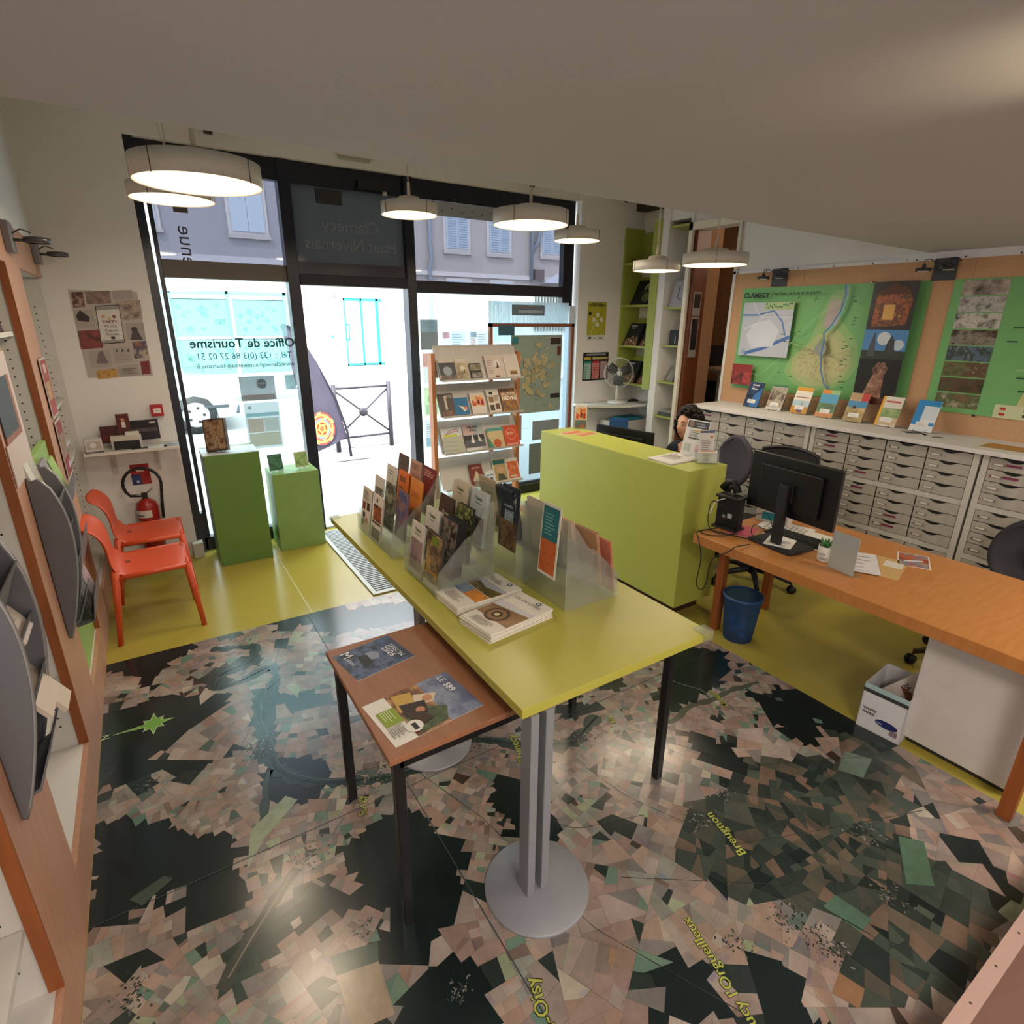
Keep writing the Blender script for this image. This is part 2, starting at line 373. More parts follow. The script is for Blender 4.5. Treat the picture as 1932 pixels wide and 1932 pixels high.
        for i, p in enumerate(sm):
            a, b_ = sm[max(i-1, 0)], sm[min(i+1, len(sm)-1)]; dx, dy = b_[0]-a[0], b_[1]-a[1]; l = math.hypot(dx, dy) or 1; w2 = wd*rng.uniform(1-wob, 1+wob)
            L_.append((p[0]-dy/l*w2, p[1]+dx/l*w2)); R_.append((p[0]+dy/l*w2, p[1]-dx/l*w2))
        for i in range(len(sm)-1): emit([R_[i], R_[i+1], L_[i+1], L_[i]], z, lin(c)[:3])
    rv = [(.06,3.63),(.32,3.53),(.28,3.36),(.07,3.3),(.02,3.2),(.15,3.16),(.37,3.25),(.36,3.07),(.25,2.98),(.2,2.76),(.22,2.53),(.21,2.37),(.26,2.27),(.37,2.16),(.51,2.09),(.63,2.03),(.8,2.0),(1.05,2.1),(1.25,1.9),(1.5,1.75),(1.75,1.85)]
    stroke(rv, .030, '#2f443f', .0024, .5); stroke(rv, .006, '#182a2c', .0027, .3); stroke([(x+.02, y+.01) for x, y in rv], .002, '#5f706a', .0027, .3)
    stroke([(.21,2.37),(.16,2.31),(.14,2.18),(.11,2.07)], .016, '#3d5049', .0024, .4)
    stroke([(.41,1.93),(.32,1.84),(.24,1.81),(.19,1.79)], .006, '#8a8f8c', .0025); stroke([(.19,1.79),(.13,1.74),(.01,1.63),(-.07,1.55),(-.12,1.47)], .02, '#4b5048', .0024); stroke([(.17,1.79),(.11,1.72),(-.01,1.60),(-.1,1.5)], .003, '#8f897c', .0027)
    stroke([(1.94,1.63),(2.07,1.6),(2.21,1.64),(2.36,1.61),(2.52,1.61),(2.75,1.57)], .016, '#5c6055', .0024, .5); stroke([(2.3,1.95),(2.33,1.8),(2.4,1.7),(2.36,1.61)], .006, '#55645f', .0026)
    for pts in ([(1.45,1.6),(1.5,1.35),(1.6,1.15),(1.7,.95),(2.2,.75),(2.6,.6)], [(1.2,1.1),(1.7,.75),(1.8,.45)], [(1.0,1.6),(1.2,1.35),(1.5,1.25)], [(.5,3.6),(.3,3.0),(.1,2.6)], [(.7,2.2),(.9,1.6),(1.0,1.0),(1.3,.4)], [(1.8,1.7),(2.1,1.2),(2.7,.9)]): stroke(pts, .0013, '#3b433f', .0026, .5)
    for vx, vy, vr in ((.18,2.54,.1),(.23,3.62,.08),(-.29,2.54,.06),(.22,1.81,.07),(-.35,1.61,.07),(.32,1.43,.04),(.51,1.08,.05),(1.67,1.11,.06),(1.87,1.15,.06),(1.37,.72,.05),(1.6,.67,.08),(1.63,.57,.07),(1.64,.51,.06),(1.05,2.05,.14),(.62,2.1,.1),(1.57,1.75,.06),(.55,2.05,.08),(1.0,.5,.06),(1.05,1.3,.04),(2.0,.5,.08),(2.2,.7,.07)):
        for q in range(int(9000*vr*vr)+20):
            px, py = rng.gauss(vx, vr*.45), rng.gauss(vy, vr*.45); a = rng.choice([.6, 2.1])+rng.gauss(0, .3); l, w2 = rng.uniform(.002, .007), rng.uniform(.001, .0035); c_, s_ = math.cos(a), math.sin(a)
            emit([(px+u*l*c_-v*w2*s_, py+u*l*s_+v*w2*c_) for u, v in ((-1, -1), (1, -1), (1, 1), (-1, 1))], .0028+.0001*(q % 3), lin(rng.choice(['#8d8783', '#39433f', '#4a534e', '#2c3835', '#a09690', '#5f6660']))[:3])
    # hand-placed pale and green fields that stand out
    for P, c in (([(.02,1.88),(.1,1.99),(.26,2.12),(.22,2.17),(.06,2.06)], '#a9b89a'), ([(.2,1.33),(.33,1.3),(.32,1.13),(.2,1.15)], '#b5a288'), ([(.2,1.4),(.35,1.36),(.33,1.3),(.2,1.33)], '#4a6156'), ([(-.36,1.98),(-.25,2.02),(-.22,1.99),(-.32,1.93)], '#4f5d52'), ([(2.1,.5),(2.3,.62),(2.36,.55),(2.18,.44)], '#5f7f68'), ([(2.45,.95),(2.6,1.0),(2.66,.9),(2.5,.86)], '#7f9486'), ([(1.75,.62),(1.83,.62),(1.85,.5),(1.77,.5)], '#5a7a68'), ([(1.5,.45),(1.58,.47),(1.6,.4),(1.53,.38)], '#a07a5c')):
        emit(P, .0026, lin(c)[:3])
    me = bpy.data.meshes.new('aerial_map'); V = []; F_ = []
    for P in faces: F_.append(tuple(range(len(V), len(V)+len(P)))); V.extend([(min(max(x, x0), x1), min(max(y, y0), y1), z) for x, y, z in P])
    me.from_pydata(V, [], F_)
    at = me.attributes.new('print', 'FLOAT_COLOR', 'FACE'); at.data.foreach_set('color', np.array([tuple(v*.70 for v in c)+(1,) for c in cols], dtype=float).ravel())
    m_, t, b = nm('aerial_print'); b.inputs['Roughness'].default_value = .2; b.inputs['Specular IOR Level'].default_value = .6
    a = t.nodes.new('ShaderNodeAttribute'); a.attribute_name = 'print'; tc = t.nodes.new('ShaderNodeTexCoord')
    n1 = t.nodes.new('ShaderNodeTexNoise'); n1.inputs['Scale'].default_value = 5; n1.inputs['Detail'].default_value = 8; n1.inputs['Roughness'].default_value = .7
    r = t.nodes.new('ShaderNodeMapRange'); r.inputs[1].default_value = .3; r.inputs[2].default_value = .7; r.inputs[3].default_value = .72; r.inputs[4].default_value = 1.25
    mu = t.nodes.new('ShaderNodeVectorMath'); mu.operation = 'SCALE'; t.links.new(tc.outputs['Object'], n1.inputs['Vector']); t.links.new(n1.outputs['Fac'], r.inputs[0])
    t.links.new(a.outputs['Color'], mu.inputs[0]); t.links.new(r.outputs[0], mu.inputs['Scale']); t.links.new(mu.outputs[0], b.inputs['Base Color'])
    me.materials.append(m_); o = bpy.data.objects.new('aerial_map', me); C.objects.link(o); o.parent = floor
    o['label'] = 'aerial photograph of fields and forests'
floor_map()
# place names and compass star printed on the map
def floortext(txt, x, y, size, deg, st=1.0):
    mb = MB(); X_ = Matrix.Rotation(R(-90), 4, 'X'); o_ = size*.035
    for dx, dz in ((-1, -1), (1, -1), (1, 1), (-1, 1), (1.6, -1.2)): mb.text(txt, dx*o_, dz*o_, size, '#28321a', .0, 'LEFT', X_, st)
    for k, dx in enumerate((-.45, .45)): mb.text(txt, dx*o_, 0, size, '#aab04e', -.0008-.0001*k, 'LEFT', X_, st)
    mb.build('place_name', floor, loc=(x, y, .0034), rot=(0, 0, R(deg)))
floortext('Ouagne', 2.40, 1.52, .045, 75, 1.1); floortext('Breugnon', 1.70, .90, .055, 78, 1.0)
floortext("Trucy l'Orgueilleux", 1.215, .475, .05, 76, 1.0); floortext('Clamecy', 1.235, 1.76, .06, 76)
floortext('Rix', 1.79, 1.75, .045, 80); floortext('Surgy', .49, 1.88, .05, 78); floortext('Val-Oisy', .70, .78, .062, 79)
mb = MB(); P = []; Q = []
for k in range(16):
    a = k*math.pi/8; r = (.085 if k % 4 == 0 else .06) if k % 2 == 0 else .036
    if k == 8: r = .16
    P.append((r*math.cos(a), r*math.sin(a))); Q.append((r*1.13*math.cos(a), r*1.13*math.sin(a)))
mb.face([(a, b, .0) for a, b in Q], '#c9d6b0'); mb.face([(a, b, .0006) for a, b in P], '#6da23a'); mb.text('N', 0, 0, .05, '#c9d6b0', 0, 'CENTER', Matrix.Translation((-.19, 0, 0)) @ Matrix.Rotation(R(90), 4, 'Z') @ Matrix.Rotation(R(-90), 4, 'X'))
mb.build('compass_star', floor, loc=(-.255, 3.02, .0034), rot=(0, 0, R(-2)))
# lino welds and step edge
mb = MB()
mb.box(.735, .741, 3.78, 5.0, 0, .0012, '#cfd0a0'); mb.box(-.478, 2.868, 1.93, 1.933, .0031, .0034, '#3a4646'); mb.box(.70, .704, .3, 3.77, .0031, .0034, '#3a4646')
mb.build('lino_joint', floor)
mb = MB(); mb.box(-.48, 5.0, -2.2, .2, 0, .17, '#6b4a40'); struct(mb, 'floor', 'brown platform step at the rear')
mb = MB(); mb.box(-.48, 5.0, .165, .207, .1705, .175, '#ad8f84')
for k in range(30): mb.lathe([(0, .1765), (.0035, .176), (.004, .175)], '#3a2d2a', (-.3+.18*k, .186, 0), 8)
struct(mb, 'trim_1', 'screwed metal nosing strip on the step edge')
# entrance grate
mb = MB(); mb.box(1.20, 2.3, 3.80, 5.35, .001, .006, '#3a4045')
for k in range(44):
    y = 3.83+.035*k; mb.box(1.235, 2.27, y, y+.017, .006, .011, '#b9c0c4')
for b in ((1.2, 1.232, 3.80, 5.35), (2.27, 2.3, 3.8, 5.35), (1.232, 2.27, 3.80, 3.828)): mb.box(b[0], b[1], b[2], b[3], .006, .013, '#d5dadb')
tag(mb.build('entrance_grate'), 'ribbed metal entrance mat set in the floor inside the open door', 'door mat')
# walls
mb = MB()
mb.box(-1.0, .16, 5.4, 5.62, 0, 3.7, WALL); mb.box(.16, 4.35, 5.4, 5.62, 3.22, 3.7, WALL); mb.box(4.35, 5.3, 5.4, 5.62, 0, 3.7, WALL)
struct(mb, 'wall_front')
mb = MB(); mb.box(-.75, -.48, -2.2, 5.62, 2.47, 3.7, WALL); mb.box(-.98, -.93, -2.2, 5.62, 0, 2.47, WALL); struct(mb, 'wall_left')
mb = MB()
mb.box(5.02, 5.16, -2.2, 3.83, 0, 3.7, WALL); mb.box(5.02, 5.16, 3.83, 4.40, 2.88, 3.7, WALL)
mb.box(5.3, 5.42, 4.40, 5.62, 0, 3.7, WALL)
mb.box(5.0, 5.3, 4.40, 4.425, 0, 3.7, WALL); mb.box(4.98, 5.3, 4.70, 4.80, 0, 3.7, WALL); mb.box(5.0, 5.3, 4.425, 4.70, 3.0, 3.7, WALL)
struct(mb, 'wall_right')
mb = MB(); mb.box(-.75, 5.16, -2.3, -2.2, 0, 3.7, WALL); struct(mb, 'wall_back')
mb = MB(); mb.prism([(-.98, 1.93), (5.3, 2.17), (5.3, 5.62), (-.98, 5.62)], 'z', 3.7, 3.78, WALL); struct(mb, 'ceiling', 'high ceiling over the shop front')
mb = MB(); mb.prism([(-.98, -2.3), (5.3, -2.3), (5.3, 2.17), (-.98, 1.93)], 'z', 2.485, 3.70, CEIL); struct(mb, 'ceiling', 'low grey ceiling at the back')
# back room beyond the doorway
mb = MB(); BR = M('#a07a58', .8)
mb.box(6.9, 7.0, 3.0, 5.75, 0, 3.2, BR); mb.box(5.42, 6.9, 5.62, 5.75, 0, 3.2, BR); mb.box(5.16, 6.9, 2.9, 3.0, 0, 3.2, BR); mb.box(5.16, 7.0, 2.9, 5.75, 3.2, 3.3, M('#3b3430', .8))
mb.box(5.235, 5.43, 4.345, 4.398, 0, 3.19, BR); struct(mb, 'wall_rear_room', 'ochre wall of the dim back room')
mb = MB(); mb.box(4.985, 5.02, 4.385, 4.43, 0, 2.95, CREAM); mb.box(4.985, 5.02, 3.80, 4.43, 2.88, 2.95, CREAM); struct(mb, 'trim_2', 'cream door frame of the back room')
mb = MB(); mb.box(4.99, 5.02, 3.80, 3.83, 1.2, 3.68, M('#d8d4cc', .4)); struct(mb, 'trim_3', 'white corner strip at the end of the notice board wall')
# brown inner door folded back in the back room
d = struct(MB().box(5.03, 5.23, 4.34, 4.385, 0, 3.15, wood('dark_door', '#6d3a1e', '#5d3018', (8, 8, 1))), 'door_2', 'dark brown door edge at the left of the back room opening')
for z, h, t in ((2.05, .24, 'WC'), (1.62, .42, None)):
    mb = MB(); mb.box(5.05, 5.17, 4.334, 4.339, z, z+h, '#8f8a88'); mb.box(5.065, 5.155, 4.331, 4.334, z+.08, z+h-.02, '#17121a'); tag(mb.build('door_notice'), 'dark notice sheet on the brown back-room door, '+('upper one' if t else 'lower one'), 'notice')
mb = MB(); mb.box(.12, .2, 5.3, 5.4, 0, .13, '#c9c5bb'); mb.box(-.48, .12, 5.385, 5.4, 0, .12, '#c9c5bb'); struct(mb, 'baseboard_front')
mb = MB(); mb.box(5.0, 5.02, -2.2, 2.5, 2.43, 2.485, '#e4e3e6'); mb.box(4.99, 5.02, 2.3, 3.83, 2.43, 2.455, '#e4e3e6')
for k in range(9): mb.lathe([(0, .006), (.006, .004), (.007, 0)], '#5a5550', (0, 0, 0), 8, Matrix.Translation((4.99, 1.3+.31*k, 2.44)) @ Matrix.Rotation(R(-90), 4, 'Y'))
struct(mb, 'trim_4', 'white moulding above the notice board')
# -------- shop window and doorway
GL = glassy('clear_window', '#f2faf9', .05, .01); GLT = glassy('tinted_window', '#a6a7b0', .06, .01); GLD = glassy('dark_panel_glass', '#66686a', .06, .1, .8)
Y0, Y1 = 5.45, 5.53
w1 = struct(MB().box(.16, .22, 5.40, 5.6, 0, 3.22, NAVY).box(.22, .245, Y0, Y1, 0, .35, NAVY), 'window_1', 'left shop window in a black metal frame')
mb = MB(); mb.box(.242, .272, Y0, Y1, .1, 3.06, NAVY); mb.box(.22, 1.27, Y0, Y1, 3.06, 3.22, NAVY); mb.box(.22, 1.19, Y0, Y1, 0, .12, NAVY); mb.box(1.19, 1.29, Y0-.02, Y1+.02, 0, 3.22, NAVY); mb.build('window_frame', w1, bevel=.004)
mb = MB(); mb.box(.272, 1.19, Y0+.01, Y1+.03, 2.29, 2.42, '#6a6259'); mb.build('transom', w1)
mb = MB(); mb.box(.22, 1.19, 5.485, 5.49, .12, 2.3, GL); mb.build('glass_pane', w1)
mb = MB(); mb.box(.272, 1.19, 5.485, 5.49, 2.42, 3.06, GLT); mb.build('upper_glass_pane', w1)
d1 = struct(MB().box(2.28, 2.37, Y0-.03, Y1+.02, 0, 3.22, NAVY).box(1.29, 2.28, Y0, Y1, 3.06, 3.22, NAVY).box(1.29, 2.28, Y0, Y1, 2.36, 2.46, NAVY), 'door_1', 'open shop doorway with a dark fixed panel above')
mb = MB(); mb.box(1.29, 2.28, Y0-.03, Y1+.02, 2.27, 2.36, '#1c1a22'); mb.build('door_header', d1, bevel=.004)
mb = MB(); mb.box(1.30, 2.28, 5.485, 5.495, 2.46, 3.06, GLD)
mx = Matrix.Translation((1.79, 5.478, 0)) @ Matrix.Diagonal((-1, 1, 1, 1))
mb.build('fixed_panel', d1)
mb = MB(); mb.text('Clamecy', 0, 2.72, .15, '#80858a', 0, 'CENTER', mx, 1.0); mb.text('Haut Nivernais', 0, 2.57, .15, '#80858a', 0, 'CENTER', mx, .92); mb.build('mirrored_lettering', d1)
mb = MB(); mb.box(1.85, 2.13, 5.39, 5.45, 3.07, 3.13, '#15151b'); mb.lathe([(0, 0), (.02, .0), (.022, .03), (0, .035)], '#c9ccd2', (2.1, 5.42, 3.04), 12); mb.build('door_closer', d1)
mb = MB(); mb.box(1.5, 1.72, 5.462, 5.48, 2.93, 3.04, '#2b2b2e'); mb.build('sensor_box', d1)
mb = MB(); mb.box(1.29, 2.28, 5.44, 5.62, 0, .02, '#c8cdd0'); mb.build('threshold', d1)
mb = MB(); mb.box(1.09, 1.19, 5.43, 5.445, 1.15, 1.28, ACR); mb.build('push_plate', d1, bevel=.004)
w2 = struct(MB().box(2.37, 4.30, Y0, Y1, 3.06, 3.22, NAVY).box(4.16, 4.30, Y0, Y1, 2.15, 3.06, NAVY).box(2.37, 4.30, Y0, Y1, 0, .1, NAVY), 'window_2', 'right shop window in a black metal frame')
mb = MB(); mb.box(2.37, 4.17, Y0, Y1, 2.24, 2.35, '#1f1d26'); mb.build('transom', w2, bevel=.004)
mb = MB(); mb.box(4.27, 4.34, Y0, Y1, .1, 2.15, '#cfd6de'); mb.build('window_frame', w2)
mb = MB(); mb.box(2.37, 4.16, 5.485, 5.49, 2.35, 3.06, GLT); mb.build('upper_glass_pane', w2)
mb = MB(); mb.box(2.37, 4.27, 5.485, 5.49, .1, 2.24, GL); mb.build('glass_pane', w2)
mb = MB(); mb.box(2.6, 4.0, 5.42, 5.44, 2.93, 3.05, '#9fa3ab')
for k in range(12): mb.lathe([(0, .002), (.008, .002), (.008, 0)], '#55585e', (0, 0, 0), 8, Matrix.Translation((2.66+.11*k, 5.42, 2.97+.03*(k % 2))) @ Matrix.Rotation(R(90), 4, 'X'))
mb.build('blind_rail', w2)
# window lettering (reads from the street, so mirrored from inside)
mb = MB(); mx = Matrix.Translation((.78, 5.481, 0)) @ Matrix.Diagonal((-1, 1, 1, 1)); tc_ = '#12504f'
mb.text('Office de Tourisme', 0, 1.755, .107, tc_, 0, 'CENTER', mx, .98, bold=.002); mb.text('Tél. : +33 (0)3 86 27 02 51', 0, 1.66, .075, tc_, 0, 'CENTER', mx, .93); mb.text('www.clamecyhautnivernais-tourisme.fr', 0, 1.59, .053, tc_, 0, 'CENTER', mx, .95)
tag(mb.build('window_lettering'), 'dark green lettering of the tourist office on the left shop window, reversed', 'lettering')
mb = MB(); mx = Matrix.Translation((.47, 5.481, 2.45)) @ Matrix.Diagonal((-1, 1, 1, 1)) @ Matrix.Rotation(R(-90), 4, 'Y')
mb.text('venue', -.14, -.05, .15, '#3c3f45', 0, 'LEFT', mx, 1.0); mb.box(.41, .51, 5.479, 5.481, 2.76, 2.83, '#5c5346')
tag(mb.build('window_lettering'), 'grey welcome word running vertically on the upper left window', 'lettering')
# ================================================================ DISPLAY TABLES
t = thing('display_table', 'tall lime green display table on two round grey pedestals', 'table', (1.28, 2.29, 0))
MB().box(-.45, .45, -1.07, 1.07, .8, .835, LIMET).build('tabletop', t, bevel=.002)
for y in (-1.05, -.16):
    MB().lathe([(0, .012), (.19, .012), (.195, .006), (.195, 0), (0, 0)], GREYM, (-.36 if y < -1 else -.37, y, 0), 48).build('base_plate', t)
for y in (-1.05, -.16):
    for x in (-.405, -.345): MB().box(x-.016, x+.016, y-.03, y+.03, .012, .8, GREYM).build('post', t, bevel=.003)
for x, y in ((.45, -1.07), (-.45, 1.07), (.45, 1.07)):
    mb = MB(); sx = 1 if x > 0 else -1; sy = 1 if y > 0 else -1
    mb.box(min(x, x-sx*.05), max(x, x-sx*.05)+0, min(y, y-sy*.05), max(y, y-sy*.05), .8355, .842, ACR); mb.box(x if sx > 0 else x-.012, x+.012 if sx > 0 else x, min(y-sy*.05, y), max(y-sy*.05, y), .80, .842, ACR); mb.box(min(x, x-sx*.05), max(x, x-sx*.05), y if sy > 0 else y-.012, y+.012 if sy > 0 else y, .80, .842, ACR)
    mb.build('corner_guard', t, bevel=.003)['label'] = 'clear plastic corner guard'
t = thing('side_table', 'brown laminate table with black square legs tucked under the green table', 'table', (1.08, 1.69, 0))
X0, X1, Ya, Yb = -.65, .65, -.35, .35
MB().box(X0, X1, Ya, Yb, .715, .738, WOODT).build('tabletop', t, bevel=.003)
mb = MB(); bk = M('#101012', .35)
for a in ((X0+.04, X1-.04, Ya+.02, Ya+.05), (X0+.04, X1-.04, Yb-.05, Yb-.02), (X0+.02, X0+.05, Ya+.05, Yb-.05), (X1-.05, X1-.02, Ya+.05, Yb-.05)): mb.box(a[0], a[1], a[2], a[3], .675, .715, bk)
mb.build('frame', t)
for x in (X0+.02, X1-.055):
    for y in (Ya+.02, Yb-.055): MB().box(x, x+.035, y, y+.035, 0, .715, bk).build('leg', t, bevel=.003)
FLAT = R(-90)
# magazines on the brown table (their tops point to +X: the writing reads from the right)
sheet('magazine', .205, .245, .004, '#e9e6e0', [('r', 0, 0, 1, 1, 'ph:18:#10151c:#2c3a52:#56688a:#1a202b'), ('r', .0, .72, 1, 1, 'ph:9:#1d2638:#36486a:#5a7096'), ('p', [(.3, .42), (.55, .4), (.62, .55), (.45, .62), (.3, .55)], '#8d98ab'), ('p', [(.3, .3), (.7, .25), (.66, .42), (.35, .44)], '#20242c'),
      ('t', 'SAISON', .33, .83, .03, '#eef0f2'), ('t', '25/26', .33, .71, .036, '#eef0f2', 'LEFT', .0006), ('t', 'M', .02, .1, .06, '#eef0f2'), ('t', 'aison', .26, .12, .026, '#dfe3e8')],
      (.46, 1.88, .739), (FLAT, 0, R(-80)), 'dark blue season magazine lying at the far corner of the brown table', 'magazine')
sheet('magazine', .245, .335, .004, '#e9e6e0', [('r', 0, 0, 1, .24, '#e8e5dd'), ('r', 0, .24, 1, .74, 'ph:9:#2a1813:#7b4a2c:#c59a62:#b9a27a'), ('r', 0, .62, 1, 1, 'ph:7:#46506e:#5c6788:#8793ad:#3b4560'), ('p', [(.55, .26), (.98, .3), (.95, .6), (.7, .7), (.5, .5)], 'ph:26:#1d2a1a:#35482a:#55663a'),
      ('p', [(.05, .3), (.45, .26), (.5, .45), (.12, .5)], '#c7a24e'), ('p', [(.2, .5), (.42, .44), (.5, .62), (.35, .72)], '#d9c9b0'), ('c', .38, .6, .018, '#c98d6a'), ('p', [(.3, .3), (.6, .28), (.66, .5), (.4, .56)], '#2b1c1c'), ('c', .55, .45, .016, '#c08462'), ('p', [(.5, .3), (.85, .32), (.8, .5), (.6, .46)], '#3c261c'),
      ('r', .28, .05, .62, .24, '#8aa22c'), ('c', .8, .28, .03, '#e8e5dd'), ('r', .74, .26, .88, .31, '#22252a')] + lines(.3, .58, .08, .2, 5, '#cfd8a0') + lines(.66, .95, .04, .2, 7, '#9a958c') +
      [('t', 'LE', .08, .84, .035, '#eef0f4'), ('t', '589', .28, .84, .035, '#eef0f4', 'LEFT', .0009)],
      (.455, 1.505, .739), (FLAT, 0, R(-84)), 'magazine with riders on its cover lying at the near edge of the brown table', 'magazine')
# two piles of landscape brochures on the green table
def pile(x, y, rz, n, label, items, g, jit):
    first = None
    for k in range(n):
        top = k == n-1
        if first is None or top:
            o = sheet('brochure', .2, .325, .004, '#e4ded2', items if top else [], (0, 0, 0), (FLAT, 0, rz))
            if first is None: first = o
        else: o = first.copy(); C.objects.link(o)
        o.location = (x+random.uniform(-jit, jit), y+random.uniform(-jit, jit), .8355+.0047*k)
        o.rotation_euler = (FLAT, 0, rz+random.uniform(-.03, .03))
        tag(o, label[0] if top else label[1], 'brochure', None if top else g)
star = lambda u, v, r: [('p', [(u+(r if k % 2 == 0 else r*.55)*math.cos(k*math.pi/8), v+(r if k % 2 == 0 else r*.55)*.62*math.sin(k*math.pi/8)) for k in range(16)], '#16414a'), ('c', u, v, .0065, '#d8dedb')]
pile(.925, 1.95, R(-88), 9, ('topmost brochure with river and orange vineyard pictures on the far pile', 'white brochure under the top one in the far pile on the green table'),
     [('r', 0, .28, 1, .5, '#e4ded2'), ('r', .45, .28, .98, .48, 'ph:16:#b8631c:#e09030:#6b3a14'), ('r', .02, .28, .45, .48, 'ph:16:#49607a:#7c8ea4:#9fb0c0'), ('r', 0, .49, 1, .74, 'ph:14:#5e4618:#8b6a22:#3e3b16:#a07c30'), ('p', [(0, .7), (.5, .62), (1, .7), (1, .76), (0, .76)], '#b9bcc4')] + star(.72, .93, .085) + lines(.2, .8, .08, .22, 5, '#aaa397') +
     [('t', 'VAL DE', .08, .85, .026, '#6d7377'), ('t', "L'YONNE", .08, .80, .026, '#6d7377')], 'white brochures in the far pile', .003)
pile(.925, 1.70, R(-82), 9, ('topmost brochure with a big spiral staircase picture on the near pile', 'white brochure under the top one in the near pile on the green table'),
     [('r', .02, .24, .98, .6, 'ph:6:#6b4c31:#8d6a45:#a5815a'), ('c', .45, .36, .055, '#59422e'), ('c', .45, .36, .042, '#94744f'), ('c', .45, .36, .024, '#4a3625'), ('c', .45, .36, .012, '#d9c59a'), ('p', [(0, .5), (1, .6), (1, .68), (0, .66)], '#cfcfd2')] + star(.68, .93, .085) + lines(.2, .8, .06, .18, 5, '#aaa397') +
     [('t', 'VAL DE LOIRE', .06, .82, .026, '#6d7377')], 'white brochures in the near pile', .003)
# ---------------------------------------------------------------- acrylic leaflet racks
def rack(x, y, wy, flip, label, n=4, dx=.3):    # footprint: starts at x, runs wy along Y; tiers climb towards +X (flip=0) or -X
    t = thing('leaflet_rack', label, 'rack', (x, y, .8355), R(180) if flip else 0)
    for s in (-wy/2, wy/2-.004):
        mb = MB(); st = dx/n; P = [(0, 0), (0, .10)]
        for k in range(n): P += [(k*st+.03, .16+.065*k), (k*st+st, .155+.065*k)]
        P += [(dx, .40), (dx, 0)]
        P = [(0, 0), (.02, .12), (.07, .17), (.1, .2), (.15, .25), (.19, .27), (dx-.02, .40), (dx, .40), (dx, 0)]
        mb.prism(P, 'y', s, s+.004, ACR); mb.build('side_panel', t)
    for k in range(n):
        xs = k*dx/n+.004; mb = MB()
        mb.box(xs, xs+.003, -wy/2+.004, wy/2-.004, .015+.055*k, .105+.062*k, ACR); mb.box(xs, xs+.06, -wy/2+.004, wy/2-.004, .012+.055*k, .015+.055*k, ACR)
        mb.build('pocket_front', t)
    mb = MB(); mb.box(dx-.006, dx-.003, -wy/2+.004, wy/2-.004, 0, .40, ACR); mb.build('back_panel', t)
    return t
def fill(t, x, y, wy, flip, cols, spec, where, n=4, dx=.3, hh=.25):
    wz = wy/cols
    for (k, c, bcol, items, cnt, desc) in spec:
        xx = k*dx/n+.014; yy = -wy/2+wz*(c+.5); w_ = min(.145, wz-.012)
        for q in range(cnt):
            sg = -1 if flip else 1
            gx = x+sg*(xx+.0055*q); gy = y+sg*yy*(1)
            o = sheet('leaflet', w_, hh-.004*(q % 2), .0032, bcol, items if q == 0 else [], (gx, gy, .8355+.0165+.055*k), (R(-9), 0, R(90) if flip else R(-90)))
            if q == 0: tag(o, desc+', '+where, 'leaflet')
            else: tag(o, 'copy of the '+desc.split(',')[0]+','+desc.split(',')[1]+' '+where[where.index('the'):], 'leaflet', 'copies behind the '+desc+' '+where)
def gen(title, tc, ph, v0=.25, v1=.75, cap='#7d766c', sub=None):
    L = [('r', .05, v0, .95, v1, ph)] + lines(.1, .9, .05, v0-.05, 3, cap, .4)
    if title: L.append(('t', title, .5, .84, .024, tc, 'CENTER', .0006))
    if sub: L.append(('t', sub, .5, .77, .016, tc, 'CENTER'))
    return L
A = (.905, 2.81, .52); rack(*A, 0, 'frosted acrylic leaflet rack at the far left of the green table')
